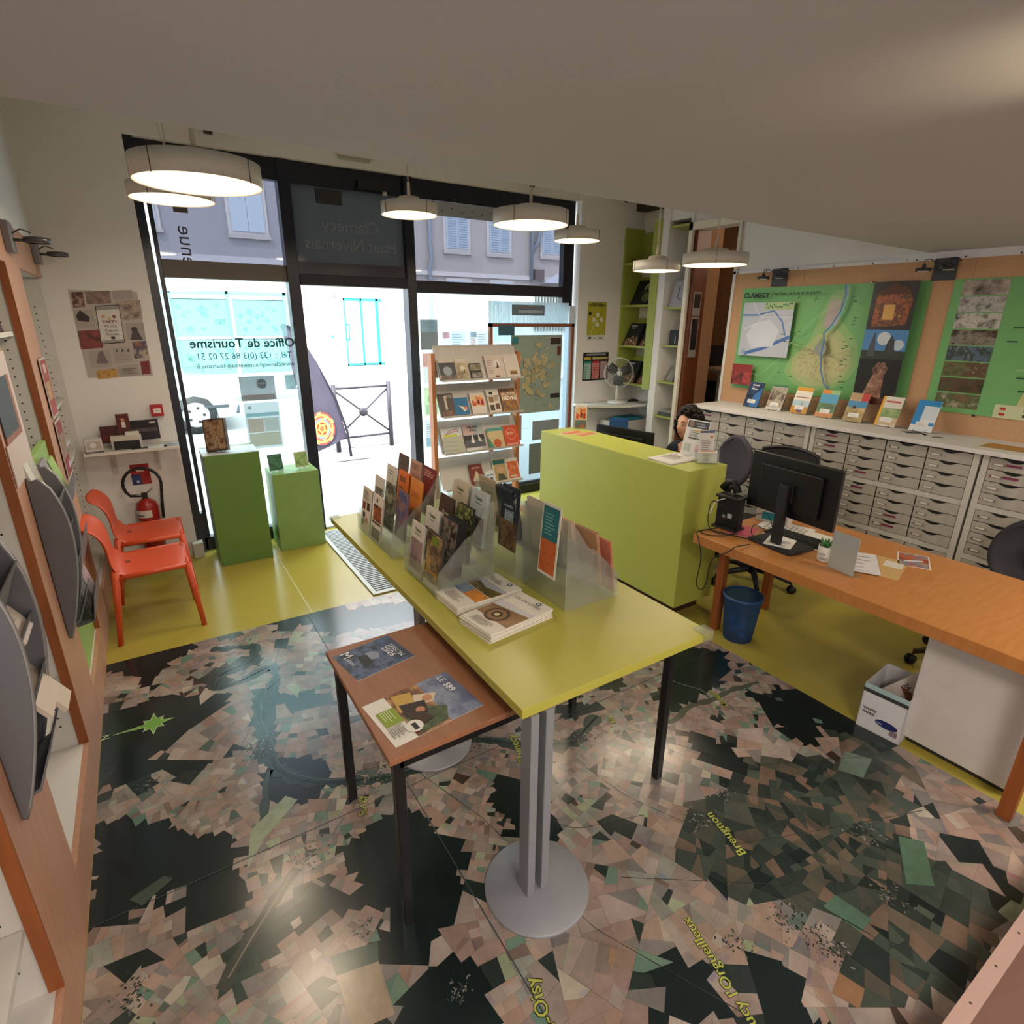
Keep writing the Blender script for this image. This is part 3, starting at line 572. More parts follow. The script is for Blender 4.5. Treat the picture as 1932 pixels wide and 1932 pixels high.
fill(None, *A, 0, 3, [
 (0, 2, '#d8cdc0', [('r', .55, .5, .85, .68, '#2b1f1e'), ('r', .1, .48, .38, .66, '#7a2a1e'), ('c', .3, .36, .02, '#3a3336'), ('c', .62, .25, .02, '#b05a50'), ('r', .1, .12, .4, .26, '#2d2624')] + lines(.1, .9, .72, .95, 6, '#8d837a'), 2, 'tall cream leaflet with round pictures, front tier'),
 (0, 1, '#d9cfc4', [('r', .1, .42, .9, .78, 'ph:22:#1b1416:#4a2218:#b05a30:#231c22'), ('c', .4, .88, .012, '#30262a'), ('r', .05, .36, .9, .4, '#26202a'), ('r', .05, .02, .9, .26, '#1c222c')], 2, 'cream leaflet with a dark fire picture, front tier'),
 (1, 2, '#cfc8c0', [('r', .1, .3, .9, .75, 'ph:18:#2a2c34:#6a6460:#b9aa9c')], 1, 'grey curling leaflet, second tier'),
 (1, 1, '#2f2c20', [('r', 0, 0, 1, 1, 'ph:20:#14140e:#3c3a24:#87826a:#c0b8a8')], 1, 'dark tree-picture leaflet, second tier'),
 (1, 0, '#37405e', [('r', 0, 0, 1, 1, 'ph:20:#241f3c:#4a4a7a:#8a6a6a:#2c2830')], 1, 'blue and purple leaflet, second tier'),
 (2, 2, '#d4ccc0', [('c', .5, .7, .03, '#9b9186'), ('c', .5, .7, .024, '#d4ccc0')] + lines(.2, .8, .8, .92, 2, '#8d837a') + lines(.2, .8, .45, .55, 2, '#8d837a'), 1, 'cream leaflet with a round seal, third tier'),
 (2, 1, '#d66f1c', [('r', .15, .78, .7, .9, '#8a4410')] + lines(.15, .85, .5, .7, 3, '#70380e'), 3, 'bright orange leaflet, third tier'),
 (2, 0, '#e08a3a', [('t', 'SIMAL', .5, .62, .04, '#c04a2a', 'CENTER'), ('r', 0, 0, 1, .55, '#dd7c34')], 2, 'orange leaflet with a red title, third tier'),
 (3, 1, '#b98e78', [('r', .1, .5, .9, .7, '#a67c68')] + lines(.1, .9, .8, .95, 3, '#7d5a4a'), 2, 'pinkish brown leaflet, top tier'),
 (3, 0, '#7a2620', lines(.1, .9, .8, .95, 3, '#c9a090'), 2, 'dark red leaflet, top tier'),
 (3, 2, '#5a4238', gen(None, '#fff', 'ph:20:#2a1c18:#6a4a3a:#a07a60'), 1, 'brown leaflet, top tier'),
], 'in the far left rack')
B = (.915, 2.215, .36); rack(*B, 0, 'frosted acrylic leaflet rack at the near left of the green table')
NP = 'ph:26:#12100e:#3a342e:#8d8276:#1c1a18'
fill(None, *B, 0, 2, [
 (0, 1, '#d4cfc6', gen('Yonne', '#4d5a3a', 'ph:14:#5e4a50:#8b7478:#a89298', .1, .68, sub='Auxerrois'), 2, 'pale leaflet with a purple picture, front tier'),
 (0, 0, '#4b3f32', [('r', 0, 0, 1, 1, 'ph:12:#2c2218:#5e5040:#a08a60:#c98d38'), ('r', .3, .82, .75, .96, '#6f8a1e'), ('p', [(.1, .3), (.9, .34), (.8, .2), (.2, .18)], '#b5833a'), ('p', [(.15, .26), (.7, .28), (.65, .2), (.2, .2)], '#2c2a18'), ('r', 0, 0, 1, .12, '#ddd8cc')], 3, 'canal boat leaflet with green tab, front tier'),
 (1, 1, '#d4cfc6', gen('Yonne', '#4d5a3a', NP, .05, .62, sub='Vezelay'), 4, 'white and black town leaflet, second tier'),
 (1, 0, '#1d1b1e', [('r', 0, 0, 1, 1, NP)], 9, 'thick bundle of black photo leaflets, second tier'),
 (2, 1, '#463428', [('r', .06, .04, .94, .96, '#4a3426'), ('t', 'Vivre', .5, .62, .034, '#e6ddd0', 'CENTER'), ('t', 'Clamecy', .5, .5, .03, '#e6ddd0', 'CENTER')], 2, 'brown leaflet with white writing, third tier'),
 (2, 0, '#26281a', [('r', 0, 0, 1, 1, 'ph:30:#0c0d08:#26281a:#6f7a3a:#d8d8b8'), ('r', .05, .45, .5, .72, '#6a8f24')], 3, 'dark leafy leaflet with green block, third tier'),
 (3, 1, '#cbbfa8', gen('Yonne', '#7a7a30', 'ph:16:#6e6450:#a59a80:#3c362e', .05, .5, sub='Avallon'), 5, 'thick cream leaflet, top tier'),
 (3, 0, '#b5bfbf', gen('Yonne', '#4d6a4a', 'ph:20:#151312:#3a342e:#8d8276', .05, .55, sub='Puisaye'), 3, 'pale blue-green leaflet, top tier'),
], 'in the near left rack')
Cc = (1.625, 2.22, .38); rack(*Cc, 1, 'frosted acrylic leaflet rack at the far right of the green table')
fill(None, *Cc, 1, 2, [
 (3, 1, '#1c2632', [('r', 0, 0, 1, 1, '#1a2430')], 6, 'dark navy brochure stack, top tier'),
 (3, 0, '#b9a88e', lines(.1, .9, .3, .9, 8, '#8b7d66'), 3, 'cream leaflet curling over, top tier'),
 (2, 0, '#8f6a58', gen(None, '#fff', 'ph:20:#4a2c22:#8d6a58:#c8a890'), 2, 'brownish leaflet, third tier'),
 (1, 1, '#9a8d80', [], 2, 'grey-brown leaflet, second tier')], 'in the far right rack')
# covers that face back through the clear plastic
sheet('brochure', .15, .30, .003, '#1c2632', [('r', 0, 0, 1, .45, 'ph:12:#2a1c16:#5a4434:#8a6a4a:#1c1a1a'), ('r', .25, .45, .75, .62, 'ph:22:#1c2632:#8fa0a8:#2a3642'), ('t', 'Au plaisir', .12, .86, .025, '#e8ecec'), ('t', 'de vous', .3, .77, .025, '#e8ecec'), ('t', 'accueillir', .18, .66, .021, '#c8d0d0')],
      (1.305, 2.08, .98), (R(-6), 0, R(-90)), 'navy brochure with white handwriting facing left on the back of the far right rack', 'brochure')
sheet('leaflet', .12, .28, .003, '#b9ab8a', lines(.1, .9, .1, .95, 12, '#8f8260'), (1.30, 2.26, .95), (R(-8), 0, R(-90)), 'yellowish text sheet facing left on the back of the far right rack', 'leaflet')
D_ = (1.63, 1.815, .33); rack(*D_, 1, 'frosted acrylic leaflet rack at the near right corner of the green table')
fill(None, *D_, 1, 2, [
 (0, 0, '#c8655a', [], 3, 'salmon pink leaflet, front tier'), (0, 1, '#c97a68', [], 2, 'dull pink leaflet, front tier'),
 (1, 0, '#d9b48a', [], 4, 'peach leaflet, second tier'), (1, 1, '#b98a68', [], 3, 'tan leaflet, second tier'),
 (2, 0, '#8d7c78', [], 3, 'grey-mauve leaflet, third tier'), (3, 0, '#bdb3a2', [], 2, 'beige leaflet, top tier')], 'in the near right rack')
sheet('leaflet', .125, .315, .003, '#d4d2c4', [('r', .05, .5, .92, .96, '#1c6870'), ('r', .05, .04, .92, .5, 'ph:16:#8d3a18:#c0622c:#6e3a22')] + lines(.2, .8, .58, .9, 7, '#7fb0ae', .3),
      (1.308, 1.765, .965), (R(-5), 0, R(-90)), 'teal and rust leaflet standing on the back of the near right rack', 'leaflet')
# ================================================================ RECEPTION COUNTER AND DESK
t = thing('reception_counter', 'lime green box-shaped reception counter', 'counter', (3.04, 3.155, 0))
MB().box(-.19, .19, -.817, .817, .1, 1.083, LIME).build('body', t, bevel=.0015)
MB().box(-.11, .15, -.74, .76, 0, .1, '#3a1d12').build('plinth', t)
t = thing('desk', 'long orange beech desk in front of the drawer cabinets', 'desk', (3.17, 1.26, 0))
MB().box(-.45, .47, -.88, .88, .69, .75, WOODD).build('desktop', t, bevel=.003)
for xa, xb in ((-.40, -.17), (.38, .38)):
    for y in (-.86, .83):
        x = xb if y > 0 else xa
        MB().box(x, x+.05, y, y+.05, 0, .69, WOODE).build('leg', t)
MB().box(.40, .42, -.7, .7, .45, .69, '#7d5234').build('modesty_rail', t)
t = thing('pedestal', 'white drawer pedestal under the beech desk', 'cabinet', (3.15, .675, .03))
MB().box(-.22, .25, -.22, .22, 0, .57, '#d8d3cf').build('body', t, bevel=.003)
MB().box(-.2, .23, -.2, .2, -.03, 0, '#33302e').build('plinth', t)
# paper box with papers
t = thing('paper_box', 'white copier-paper carton on the floor beside the white pedestal', 'box', (3.0, .99, 0), R(5))
mb = MB(); wc = M('#dcdcdf', .5)
for a in ((-.14, -.137, -.1, .1), (.137, .14, -.1, .1), (-.14, .14, -.1, -.097), (-.14, .14, .097, .1)): mb.box(a[0], a[1], a[2], a[3], 0, .26, wc)
mb.box(-.14, .14, -.1, .1, 0, .004, wc); mb.box(-.1425, -.14, -.101, .101, .215, .235, '#3a3d40'); mb.box(-.141, -.139, -.1, .1, .235, .262, '#a9c3c8')
mb.prism([(-.1+.2*(.5+.26*math.cos(k*math.pi/8))-.03, .075+.02*math.sin(k*math.pi/8)) for k in range(16)], 'x', -.1412, -.1402, '#1c2a66')
XX = Matrix.Translation((-.1408, 0, 0)) @ Matrix.Rotation(R(-90), 4, 'Z')
mb.text('WHITE', -.085, .115, .02, '#20222c', 0, 'LEFT', XX, bold=.0006); mb.text('PAPER', -.085, .093, .02, '#20222c', 0, 'LEFT', XX, bold=.0006); mb.text('copy', -.02, .068, .018, '#c8d0e8', -.0008, 'LEFT', XX)
mb.box(-.1412, -.1402, -.085, -.05, .03, .06, '#8a7a80'); mb.build('carton', t)
sheet('folder', .2, .2, .006, '#cfc4bd', [('p', [(.1, .45), (.9, .2), (.95, .7)], 'ph:16:#5a2a1c:#8d5a3c:#2a1a16'), ('t', '24', .12, .5, .035, '#5a3a30', 'LEFT', .0008)], (3.0, .985, .12), (R(-4), R(45), R(-60)), 'grey folder sticking diagonally out of the paper carton', 'folder')
# waste basket
t = thing('waste_basket', 'translucent blue waste basket beside the counter end', 'waste basket', (3.06, 1.96, 0))
BL = glassy('blue_mesh', '#5a86c0', .05, .3, .3)
mb = MB(); mb.lathe([(.09, .0), (.12, .31)], BL, seg=32); mb.lathe([(0, .002), (.09, .002)], BL, seg=32); mb.lathe([(.119, .30), (.127, .305), (.127, .315), (.119, .32)], M('#2a4f86', .4), seg=32); mb.build('basket', t)
for k in range(7):
    q = MB(); c = Vector((random.uniform(-.04, .04), random.uniform(-.04, .04), .035+.014*k)); rr = .032
    P = [[c+Vector((rr*random.uniform(.7, 1.15)*math.sin(a)*math.cos(b), rr*random.uniform(.7, 1.15)*math.sin(a)*math.sin(b), rr*.8*math.cos(a))) for b in [j*math.pi/3.5 for j in range(7)]] for a in (.3, .9, 1.5, 2.1, 2.8)]
    for row in P: row.append(row[0])
    q.grid(P, '#b9c6dc', False); o = q.build('crumpled_paper'); o.location = (3.06, 1.96, 0)
    tag(o, 'crumpled paper ball lying in the blue waste basket', 'paper', 'paper balls in the waste basket')
# office chairs
def office_chair(loc, rz, label, back, c1='#17181b', bh=.56, bw=.5, bz=.55, legc='#141518', mesh=False, seat=True):
    t = thing('office_chair', label, 'chair', loc, rz)     # faces -Y locally, backrest at +Y
    mb = MB(); mb.box(-.24, .24, -.24, .22, .44, .51, c1); mb.build('seat', t, bevel=.03)
    m = back; P = []
    n = 12
    for i in range(n+1):
        v = i/n; z = bz+bh*v; row = []
        sw = bw/2*(.86+.14*math.sin(math.pi*min(1, v*1.2+.1))) if mesh else bw/2*math.sqrt(max(.02, 1-(2*v-1)**2*.93))
        for j in range(11):
            u = -1+j*.2; row.append((sw*u, .25+.05*math.sin(v*2.6)+.06*(1-u*u)*.6+(.06*v), z-(.03*u*u*v)))
        P.append(row)
    mb = MB(); mb.grid(P, m); o = mb.build('backrest', t, solid=.016 if mesh else .045, subsurf=1)
    if mesh:
        E_ = [P[i][0] for i in range(n+1)] + [P[n][j] for j in range(1, 11)] + [P[i][10] for i in range(n-1, -1, -1)]
        MB().tube(E_, .014, c1).build('back_frame', t)
    MB().tube([(0, .2, .42), (0, .3, .47), (0, .33, .62), (0, .33, .75)], .022, c1).build('back_support', t)
    MB().lathe([(0, .1), (.03, .1), (.03, .26), (.022, .27), (.022, .44), (0, .44)], legc).build('column', t)
    for k in range(5):
        a = k*2*math.pi/5+.3; c, s_ = math.cos(a), math.sin(a)
        l = MB().tube([(.02*c, .02*s_, .14), (.16*c, .16*s_, .12), (.29*c, .29*s_, .085)], [.028, .022, .017], legc).build('base_arm', t)
        q = MB(); X = Matrix.Translation((.30*c, .30*s_, .03)) @ Matrix.Rotation(a+.6, 4, 'Z') @ Matrix.Rotation(R(90), 4, 'X')
        for zz in (-.022, .006): q.lathe([(0, zz), (.028, zz), (.03, zz+.003), (.03, zz+.013), (.028, zz+.016), (0, zz+.016)], '#0e0f11', X=X, seg=16)
        q.tube([(.30*c, .30*s_, .03), (.29*c, .29*s_, .085)], .008, legc); q.build('caster', l)
    return t
MESHB = M('#2c2b2e', .7)
office_chair((3.84, 2.42, 0), R(-82), 'black mesh-backed office chair behind the near monitor', MESHB, bh=.5, bw=.5, bz=.56, mesh=True)
office_chair((3.92, .98, 0), R(-100), 'grey office chair at the right edge of the photo beside the drawers', M('#37353b', .8), bh=.42, bw=.44, bz=.50, legc='#4c3f36')
office_chair((3.86, 3.02, 0), R(262), 'grey round-backed office chair the seated person uses', M('#4b4852', .85), bh=.46, bw=.42, bz=.62)
# ================================================================ PERSON
def skin(name, V, E_, Rr, root=0, sub=2):
    me = bpy.data.meshes.new(name); me.from_pydata([Vector(v) for v in V], E_, []); o = bpy.data.objects.new(name, me); C.objects.link(o)
    o.modifiers.new('skin', 'SKIN'); me.skin_vertices.new() if not me.skin_vertices else None
    for i, r in enumerate(Rr):
        sv = me.skin_vertices[0].data[i]; sv.radius = (r, r) if not isinstance(r, tuple) else r; sv.use_root = (i == root)
    q = o.modifiers.new('s', 'SUBSURF'); q.levels = sub; q.render_levels = sub
    dg = bpy.context.evaluated_depsgraph_get(); m2 = bpy.data.meshes.new_from_object(o.evaluated_get(dg)); bpy.data.objects.remove(o)
    return m2
SKINM = nm('skin')[0]; sb = SKINM.node_tree.nodes['Principled BSDF']; sb.inputs['Base Color'].default_value = lin('#d9a88c'); sb.inputs['Roughness'].default_value = .5; sb.inputs['Subsurface Weight'].default_value = .1
def person():
    # local frame: faces -Y, seated, seat surface z = .5
    t = thing('person', 'person with curly dark hair in a navy top seated behind the lime counter', 'person', (3.84, 3.10, .055), R(268))
    V = [(0, .02, .56), (0, .03, .70), (0, -.02, .83), (0, -.07, .91), (0, -.09, .99), (0, -.10, 1.04)]
    E_ = [(0, 1), (1, 2), (2, 3), (3, 4), (4, 5)]; Rr = [(.15, .11), (.13, .095), (.15, .10), (.11, .075), (.05, .05), (.05, .05)]
    cl_V, cl_E, cl_R = V[:4], E_[:3], [(.16, .12), (.14, .105), (.16, .11), (.12, .085)]
    cl_V = list(cl_V); cl_E = list(cl_E); cl_R = list(cl_R)
    def chain(base, pts, rad, into_c=None):
        k = base
        for p, r in zip(pts, rad):
            V.append(p); Rr.append(r); E_.append((k, len(V)-1)); k = len(V)-1
        return k
    hands = []
    for s in (-1, 1):
        arm = [(s*.18, -.06, .915), (s*.245, -.10, .75), (s*.25, -.16, .68), (s*.20, -.32, .74), (s*.15, -.42, .775)]
        k = chain(3, arm, [.06, .045, .038, .03, .024])
        V.append((s*.14, -.48, .775)); Rr.append((.036, .017)); E_.append((k, len(V)-1)); palm = len(V)-1
        for f in range(4):
            bx = s*.14+(f-1.5)*.019; L = (.062, .074, .07, .054)[f]
            chain(palm, [(bx, -.505, .782), (bx+(f-1.5)*.002, -.505-L*.55, .785), (bx+(f-1.5)*.003, -.505-L, .768)], [.0095, .0085, .0075])
        chain(palm, [(s*.14-s*.035, -.465, .775), (s*.14-s*.05, -.50, .772)], [.0105, .009])
        cb = len(cl_V)
        for p, r in zip(arm[:4], [.072, .056, .048, .038]):
            cl_V.append(p); cl_R.append(r)
        cl_E.extend([(3, cb), (cb, cb+1), (cb+1, cb+2), (cb+2, cb+3)])
    for s in (-1, 1):
        chain(0, [(s*.10, -.02, .56), (s*.13, -.38, .55), (s*.13, -.44, .50), (s*.13, -.42, .25), (s*.13, -.40, .07), (s*.13, -.52, .04)], [.09, .068, .06, .05, .035, .035])
    me = skin('body', V, E_, Rr)
    # head: deformed sphere with brow, nose, mouth, chin, ears
    bm = bmesh.new(); bm.from_mesh(me); HC = Vector((0, -.135, 1.135)); nU, nV = 40, 28
    def hp(th, ph):
        x = math.sin(th)*math.sin(ph); y = -math.sin(th)*math.cos(ph); z = math.cos(th)
        rx, ry, rz = .074, .095, .118
        if z < 0: rx *= 1-.30*z*z; 
        p = Vector((x*rx, y*ry, z*rz)); f = max(0, -y)
        g = lambda cx, cz, s: math.exp(-((p.x-cx)**2+(p.z-cz)**2)/(2*s*s)) if y < 0 else 0
        p.y -= .026*g(0, -.022, .011)+.014*g(0, -.004, .010)+.006*g(0, .02, .012)        # nose
        p.y += .013*(g(.030, .010, .013)+g(-.030, .010, .013))                            # eye sockets
        p.y -= .006*(g(.030, .03, .014)+g(-.030, .03, .014))                              # brow
        p.y -= .007*g(0, -.056, .012)+.009*g(0, -.09, .018)                               # lips, chin
        p.y += .004*g(0, -.066, .006)
        p.x += .016*(1 if x > 0 else -1)*math.exp(-((p.y-.01)**2/.0003+(p.z+.005)**2/.0009))*(abs(x) > .8)   # ears
        return HC+p
    Vs = [[bm.verts.new(hp(math.pi*(i+.02)/(nV+.04), 2*math.pi*j/nU)) for j in range(nU)] for i in range(nV+1)]
    for i in range(nV):
        for j in range(nU):
            f = bm.faces.new([Vs[i][j], Vs[i+1][j], Vs[i+1][(j+1) % nU], Vs[i][(j+1) % nU]])
    bm.faces.new(Vs[0]); bm.faces.new(Vs[-1][::-1])
    for f in bm.faces: f.smooth = True; f.material_index = 0
    bm.to_mesh(me); bm.free(); me.materials.clear(); me.materials.append(SKINM)
    b = bpy.data.objects.new('body', me); C.objects.link(b); b.parent = t
    mb = MB()
    for s in (-1, 1):
        mb.lathe([(0, .006), (.005, .005), (.0085, 0), (0, -.004)], '#cfc8c0', X=Matrix.Translation(HC+Vector((s*.030, -.079, .010))) @ Matrix.Rotation(R(90), 4, 'X'), seg=12)
        mb.lathe([(0, .003), (.0045, .002), (.005, 0)], '#2b1a12', X=Matrix.Translation(HC+Vector((s*.030, -.0845, .009))) @ Matrix.Rotation(R(90), 4, 'X'), seg=10)
        mb.tube([HC+Vector((s*.014, -.091, .032)), HC+Vector((s*.03, -.092, .038)), HC+Vector((s*.048, -.08, .032))], .0032, '#2a1a15', 5)
    mb.tube([HC+Vector((-.02, -.083, -.060)), HC+Vector((-.008, -.093, -.057)), HC+Vector((0, -.094, -.059)), HC+Vector((.008, -.093, -.057)), HC+Vector((.02, -.083, -.060))], [.002, .0048, .005, .0048, .002], '#a8544c', 6)
    mb.build('face_details', t)
    # curly hair: scalp shell plus many ringlets
    HR = M('#180d0a', .7, bump=.6); mb = MB(); rr = random.Random(3); P = []
    for i in range(12):
        th = .02+i*.155; row = []
        for j in range(25):
            ph = 2*math.pi*j/24; front = max(0, math.cos(ph))
            th2 = th*(1-.48*front) ; row.append(HC+Vector((.086*math.sin(th2)*math.sin(ph), .012-.106*math.sin(th2)*math.cos(ph), .012+.124*math.cos(th2)))*1.0)
        P.append(row)
    mb.grid(P, HR)
    for k in range(300):
        th = rr.uniform(.1, 1.75); lim = .0 if th < .85 else 1.1; ph = rr.uniform(lim, 2*math.pi-lim); L = rr.uniform(.03, .09)*(.3+th/1.6)*(.45 if math.cos(ph) > .3 else 1)
        b0 = HC+Vector((.088*math.sin(th)*math.sin(ph), .012-.106*math.sin(th)*math.cos(ph), .014+.126*math.cos(th)))
        out = (b0-HC).normalized(); pts = []; a0 = rr.uniform(0, 6)
        for q in range(9):
            u = q/8; c = b0+out*(.012+.014*math.sin(u*3))+Vector((0, .01*u, -L*u*1.1)); s_ = out.cross(Vector((0, 0, 1))).normalized()
            pts.append(c+s_*.009*math.cos(a0+u*9)+out*.009*math.sin(a0+u*9))
        mb.tube(pts, [.006, .0085, .009, .009, .009, .0085, .008, .006, .003], HR, 5)
    mb.build('hair', t)
    top = skin('top', cl_V, cl_E, cl_R); top.materials.clear(); top.materials.append(M('#141a2c', .85)); top.polygons.foreach_set('use_smooth', [True]*len(top.polygons))
    o = bpy.data.objects.new('top', top); C.objects.link(o); o.parent = t
    tr = skin('trousers', [(0, .02, .56)]+[q for s in (-1, 1) for q in ((s*.10, -.02, .565), (s*.13, -.38, .56), (s*.13, -.45, .50), (s*.13, -.42, .25), (s*.13, -.40, .10))], [(0, 1), (1, 2), (2, 3), (3, 4), (4, 5), (0, 6), (6, 7), (7, 8), (8, 9), (9, 10)], [(.16, .115)]+[.1, .08, .072, .062, .055]*2)
    tr.materials.clear(); tr.materials.append(M('#20232b', .8)); tr.polygons.foreach_set('use_smooth', [True]*len(tr.polygons)); o = bpy.data.objects.new('trousers', tr); C.objects.link(o); o.parent = t
person()
# the hidden desk and the monitor behind the counter
t = thing('reception_desk', 'low desk joined behind the lime counter under the rear monitor', 'desk', (3.58, 3.68, 0))
MB().box(-.3, .2, -.42, .42, .72, .75, WOODD).build('desktop', t)
for x in (-.29, .15):
    for y in (-.41, .37): MB().box(x, x+.04, y, y+.04, 0, .72, WOODE).build('leg', t)
def monitor(loc, rz, label, w_=.6, h=.345, z0=.17, sc='#0a0b0e'):
    t = thing('monitor', label, 'monitor', loc, rz)       # screen faces +X, back faces -X
    MB().box(-.012, .012, -w_/2, w_/2, z0, z0+h, BLACKM).box(-.035, -.012, -w_/2+.09, w_/2-.09, z0+.05, z0+h-.06, BLACKM).build('housing', t, bevel=.006)
    MB().box(.0121, .013, -w_/2+.01, w_/2-.01, z0+.018, z0+h-.01, M(sc, .15)).build('screen', t)
    MB().box(-.075, -.045, -.03, .03, .015, z0+.2, '#111216').box(-.05, -.03, -.045, .045, z0+.1, z0+.2, '#111216').build('stand_column', t, bevel=.004)
    MB().prism([(-.13, -.13), (-.12, -.15), (.08, -.15), (.10, -.13), (.10, .13), (.08, .15), (-.12, .15), (-.13, .13)], 'z', 0, .015, '#17181c').build('stand_base', t, bevel=.003)
    return t
monitor((3.03, 1.745, .7505), R(-6), 'large black monitor seen from behind on the beech desk', w_=.58)
monitor((3.50, 3.62, .7505), R(12), 'thin black monitor top showing behind the lime counter', h=.30, z0=.05)
# terminal with cables at the far end of the desk
t = thing('desk_phone', 'black upright phone dock at the far end of the beech desk', 'telephone', (2.99, 2.10, .7505), R(6))
MB().box(-.06, .06, -.085, .085, 0, .012, '#101114').box(-.02, .03, -.08, .08, .012, .21, '#0f1013').box(-.045, .055, -.085, .085, .2, .215, '#16171b').build('base', t, bevel=.004)
mb = MB(); mb.tube([(.03, -.02, .23), (.035, -.0, .27), (.04, .02, .29), (.04, .06, .28), (.04, .085, .235)], [.026, .022, .02, .022, .028], '#101013', 10); mb.build('handset', t)
mb = MB(); mb.box(-.0212, -.0202, -.03, 0, .07, .10, '#b9bcc2'); mb.box(-.0212, -.0202, .015, .035, .065, .085, '#8c8f96'); mb.build('port_label', t)
def cable(pts, label, r=.0032, c='#0e0f12'):
    P = [Vector(p) for p in pts]; out = []
    for i in range(len(P)-1):
        p0, p1, p2, p3 = P[max(i-1, 0)], P[i], P[i+1], P[min(i+2, len(P)-1)]
        for s in range(6):
            u = s/6; out.append(.5*((2*p1)+(p2-p0)*u+(2*p0-5*p1+4*p2-p3)*u*u+(3*p1-p0-3*p2+p3)*u**3))
    out.append(P[-1]); o = MB().tube(out, r, c, 6).build('cable'); return tag(o, label, 'cable')
cable([(2.97, 2.03, .79), (2.85, 2.10, .77), (2.74, 2.13, .762), (2.705, 2.09, .74), (2.70, 2.05, .62), (2.70, 2.06, .45), (2.70, 2.02, .42), (2.70, 1.99, .48), (2.70, 1.97, .64), (2.71, 1.88, .72), (2.73, 1.84, .765), (2.84, 1.83, .758)], 'black cable hanging in a long loop off the front corner of the desk')
cable([(2.97, 2.08, .86), (2.9, 2.15, .93), (2.84, 2.14, .90), (2.80, 2.1, .80), (2.84, 2.05, .757), (2.93, 1.98, .757)], 'black cable arching over the desk corner by the phone dock')
cable([(3.0, 2.1, .95), (2.93, 2.16, .92), (2.88, 2.16, .85)], 'short white cable behind the phone dock', .004, '#d8d8d4')
cable([(2.98, 2.0, .80), (2.87, 1.97, .77), (2.78, 2.04, .757), (2.76, 2.12, .757), (2.84, 2.12, .757), (2.9, 1.93, .757), (2.96, 1.8, .757)], 'black cable lying in a loop on the desk in front of the phone dock')
cable([(3.05, 1.98, .86), (3.12, 1.93, .87), (3.15, 1.90, .80), (3.10, 1.87, .757), (3.02, 1.86, .757), (3.0, 1.93, .757), (3.06, 1.96, .80), (3.12, 1.9, .757)], 'tangle of thin black cable between phone dock and monitor', .0025)
def desk(name, label, cat, w_, h, items, x, y, rz, base='#e6e2da', t=.0015, z=.7505):
    return sheet(name, w_, h, t, base, items, (x, y, z), (FLAT, 0, rz), label, cat)
desk('document', 'pink sheet under the far side of the monitor foot', 'paper', .15, .2, [('r', 0, 0, 1, 1, '#c8566e')], 2.93, 1.98, R(-70))
desk('document', 'white printed card with a red mark under the monitor', 'paper', .15, .3, [('c', .4, .75, .016, '#d0394a'), ('c', .52, .8, .013, '#6f9a6a')] + lines(.1, .9, .1, .4, 5, '#a9a49c'), 2.93, 1.72, R(-70), z=.7665)
desk('desk_pad', 'cream writing pad behind the keyboard', 'paper', .3, .42, lines(.05, .95, .1, .9, 9, '#c5bfb2', .1), 3.27, 1.52, R(8))
desk('document', 'pale printed sheet behind the monitor', 'paper', .21, .3, lines(.1, .9, .1, .9, 9, '#b0aaa0'), 3.33, 1.75, R(12), z=.7525)
t = thing('keyboard', 'black keyboard behind the monitor', 'keyboard', (3.18, 1.72, .7545), R(4))
MB().box(-.065, .065, -.2, .2, 0, .014, '#131416').build('keyboard_case', t, bevel=.003)
mb = MB()
for i in range(5):
    for j in range(15): mb.box(-.055+i*.0225, -.037+i*.0225, -.19+j*.0255, -.169+j*.0255, .014, .019, '#1e1f23')
mb.build('keycaps', t)
t = thing('plant_mug', 'white mug with a small green succulent beside the clear sign holder', 'mug', (3.0, 1.475, .7505))
MB().lathe([(0, 0), (.034, 0), (.038, .01), (.04, .09), (.037, .09), (.035, .012), (0, .01)], '#d7d2c8').build('mug', t)
mb = MB(); mb.text('Lola', -.026, .045, .02, '#57524a', -.041); mb.text('EGO', -.018, .02, .018, '#57524a', -.041); mb.build('mug_lettering', t, rot=(0, 0, R(-75)))
mb = MB()
for k in range(14):
    a = k*2.4; r_ = .012+.0012*k; mb.tube([(0, 0, .08), (r_*math.cos(a)*1.2, r_*math.sin(a)*1.2, .105), (r_*1.7*math.cos(a), r_*1.7*math.sin(a), .125)], [.006, .007, .001], '#3c7a3a', 5)
mb.build('succulent', t)
t = thing('sign_holder', 'clear acrylic sign holder with a blank white card', 'sign holder', (2.925, 1.35, .7505), R(-100))
MB().box(-.078, .078, 0, .003, 0, .215, ACRC).box(-.078, .078, 0, .07, 0, .003, ACRC).build('acrylic_holder', t)
MB().box(-.074, .074, .0035, .0055, .006, .21, '#cfcdd0').build('insert_card', t)
desk('folder', 'buff cardboard folder with loose sheets on the desk', 'folder', .22, .31, [('r', .55, .55, .95, .85, '#d8d2c4'), ('r', .25, .12, .55, .24, '#3a3f4a'), ('r', .29, .15, .51, .21, '#8b8a80')], 3.05, 1.24, R(-75), '#c9a469', .01)
desk('document', 'white sheets sticking out under the buff folder', 'paper', .2, .3, lines(.05, .95, .05, .95, 5, '#8d8a90', .1), 3.0, 1.29, R(-60), '#d9d6d6', .004, z=.7615-.0009)
desk('postcard', 'orange and brown postcard beside the buff folder', 'postcard', .15, .21, [('r', .04, .03, .96, .97, 'ph:14:#2a1c1c:#b8541e:#6a7d8c:#d98a3a'), ('p', [(.2, .3), (.8, .5), (.8, .58), (.2, .4)], '#d8d0cc')], 3.34, 1.17, R(-65))
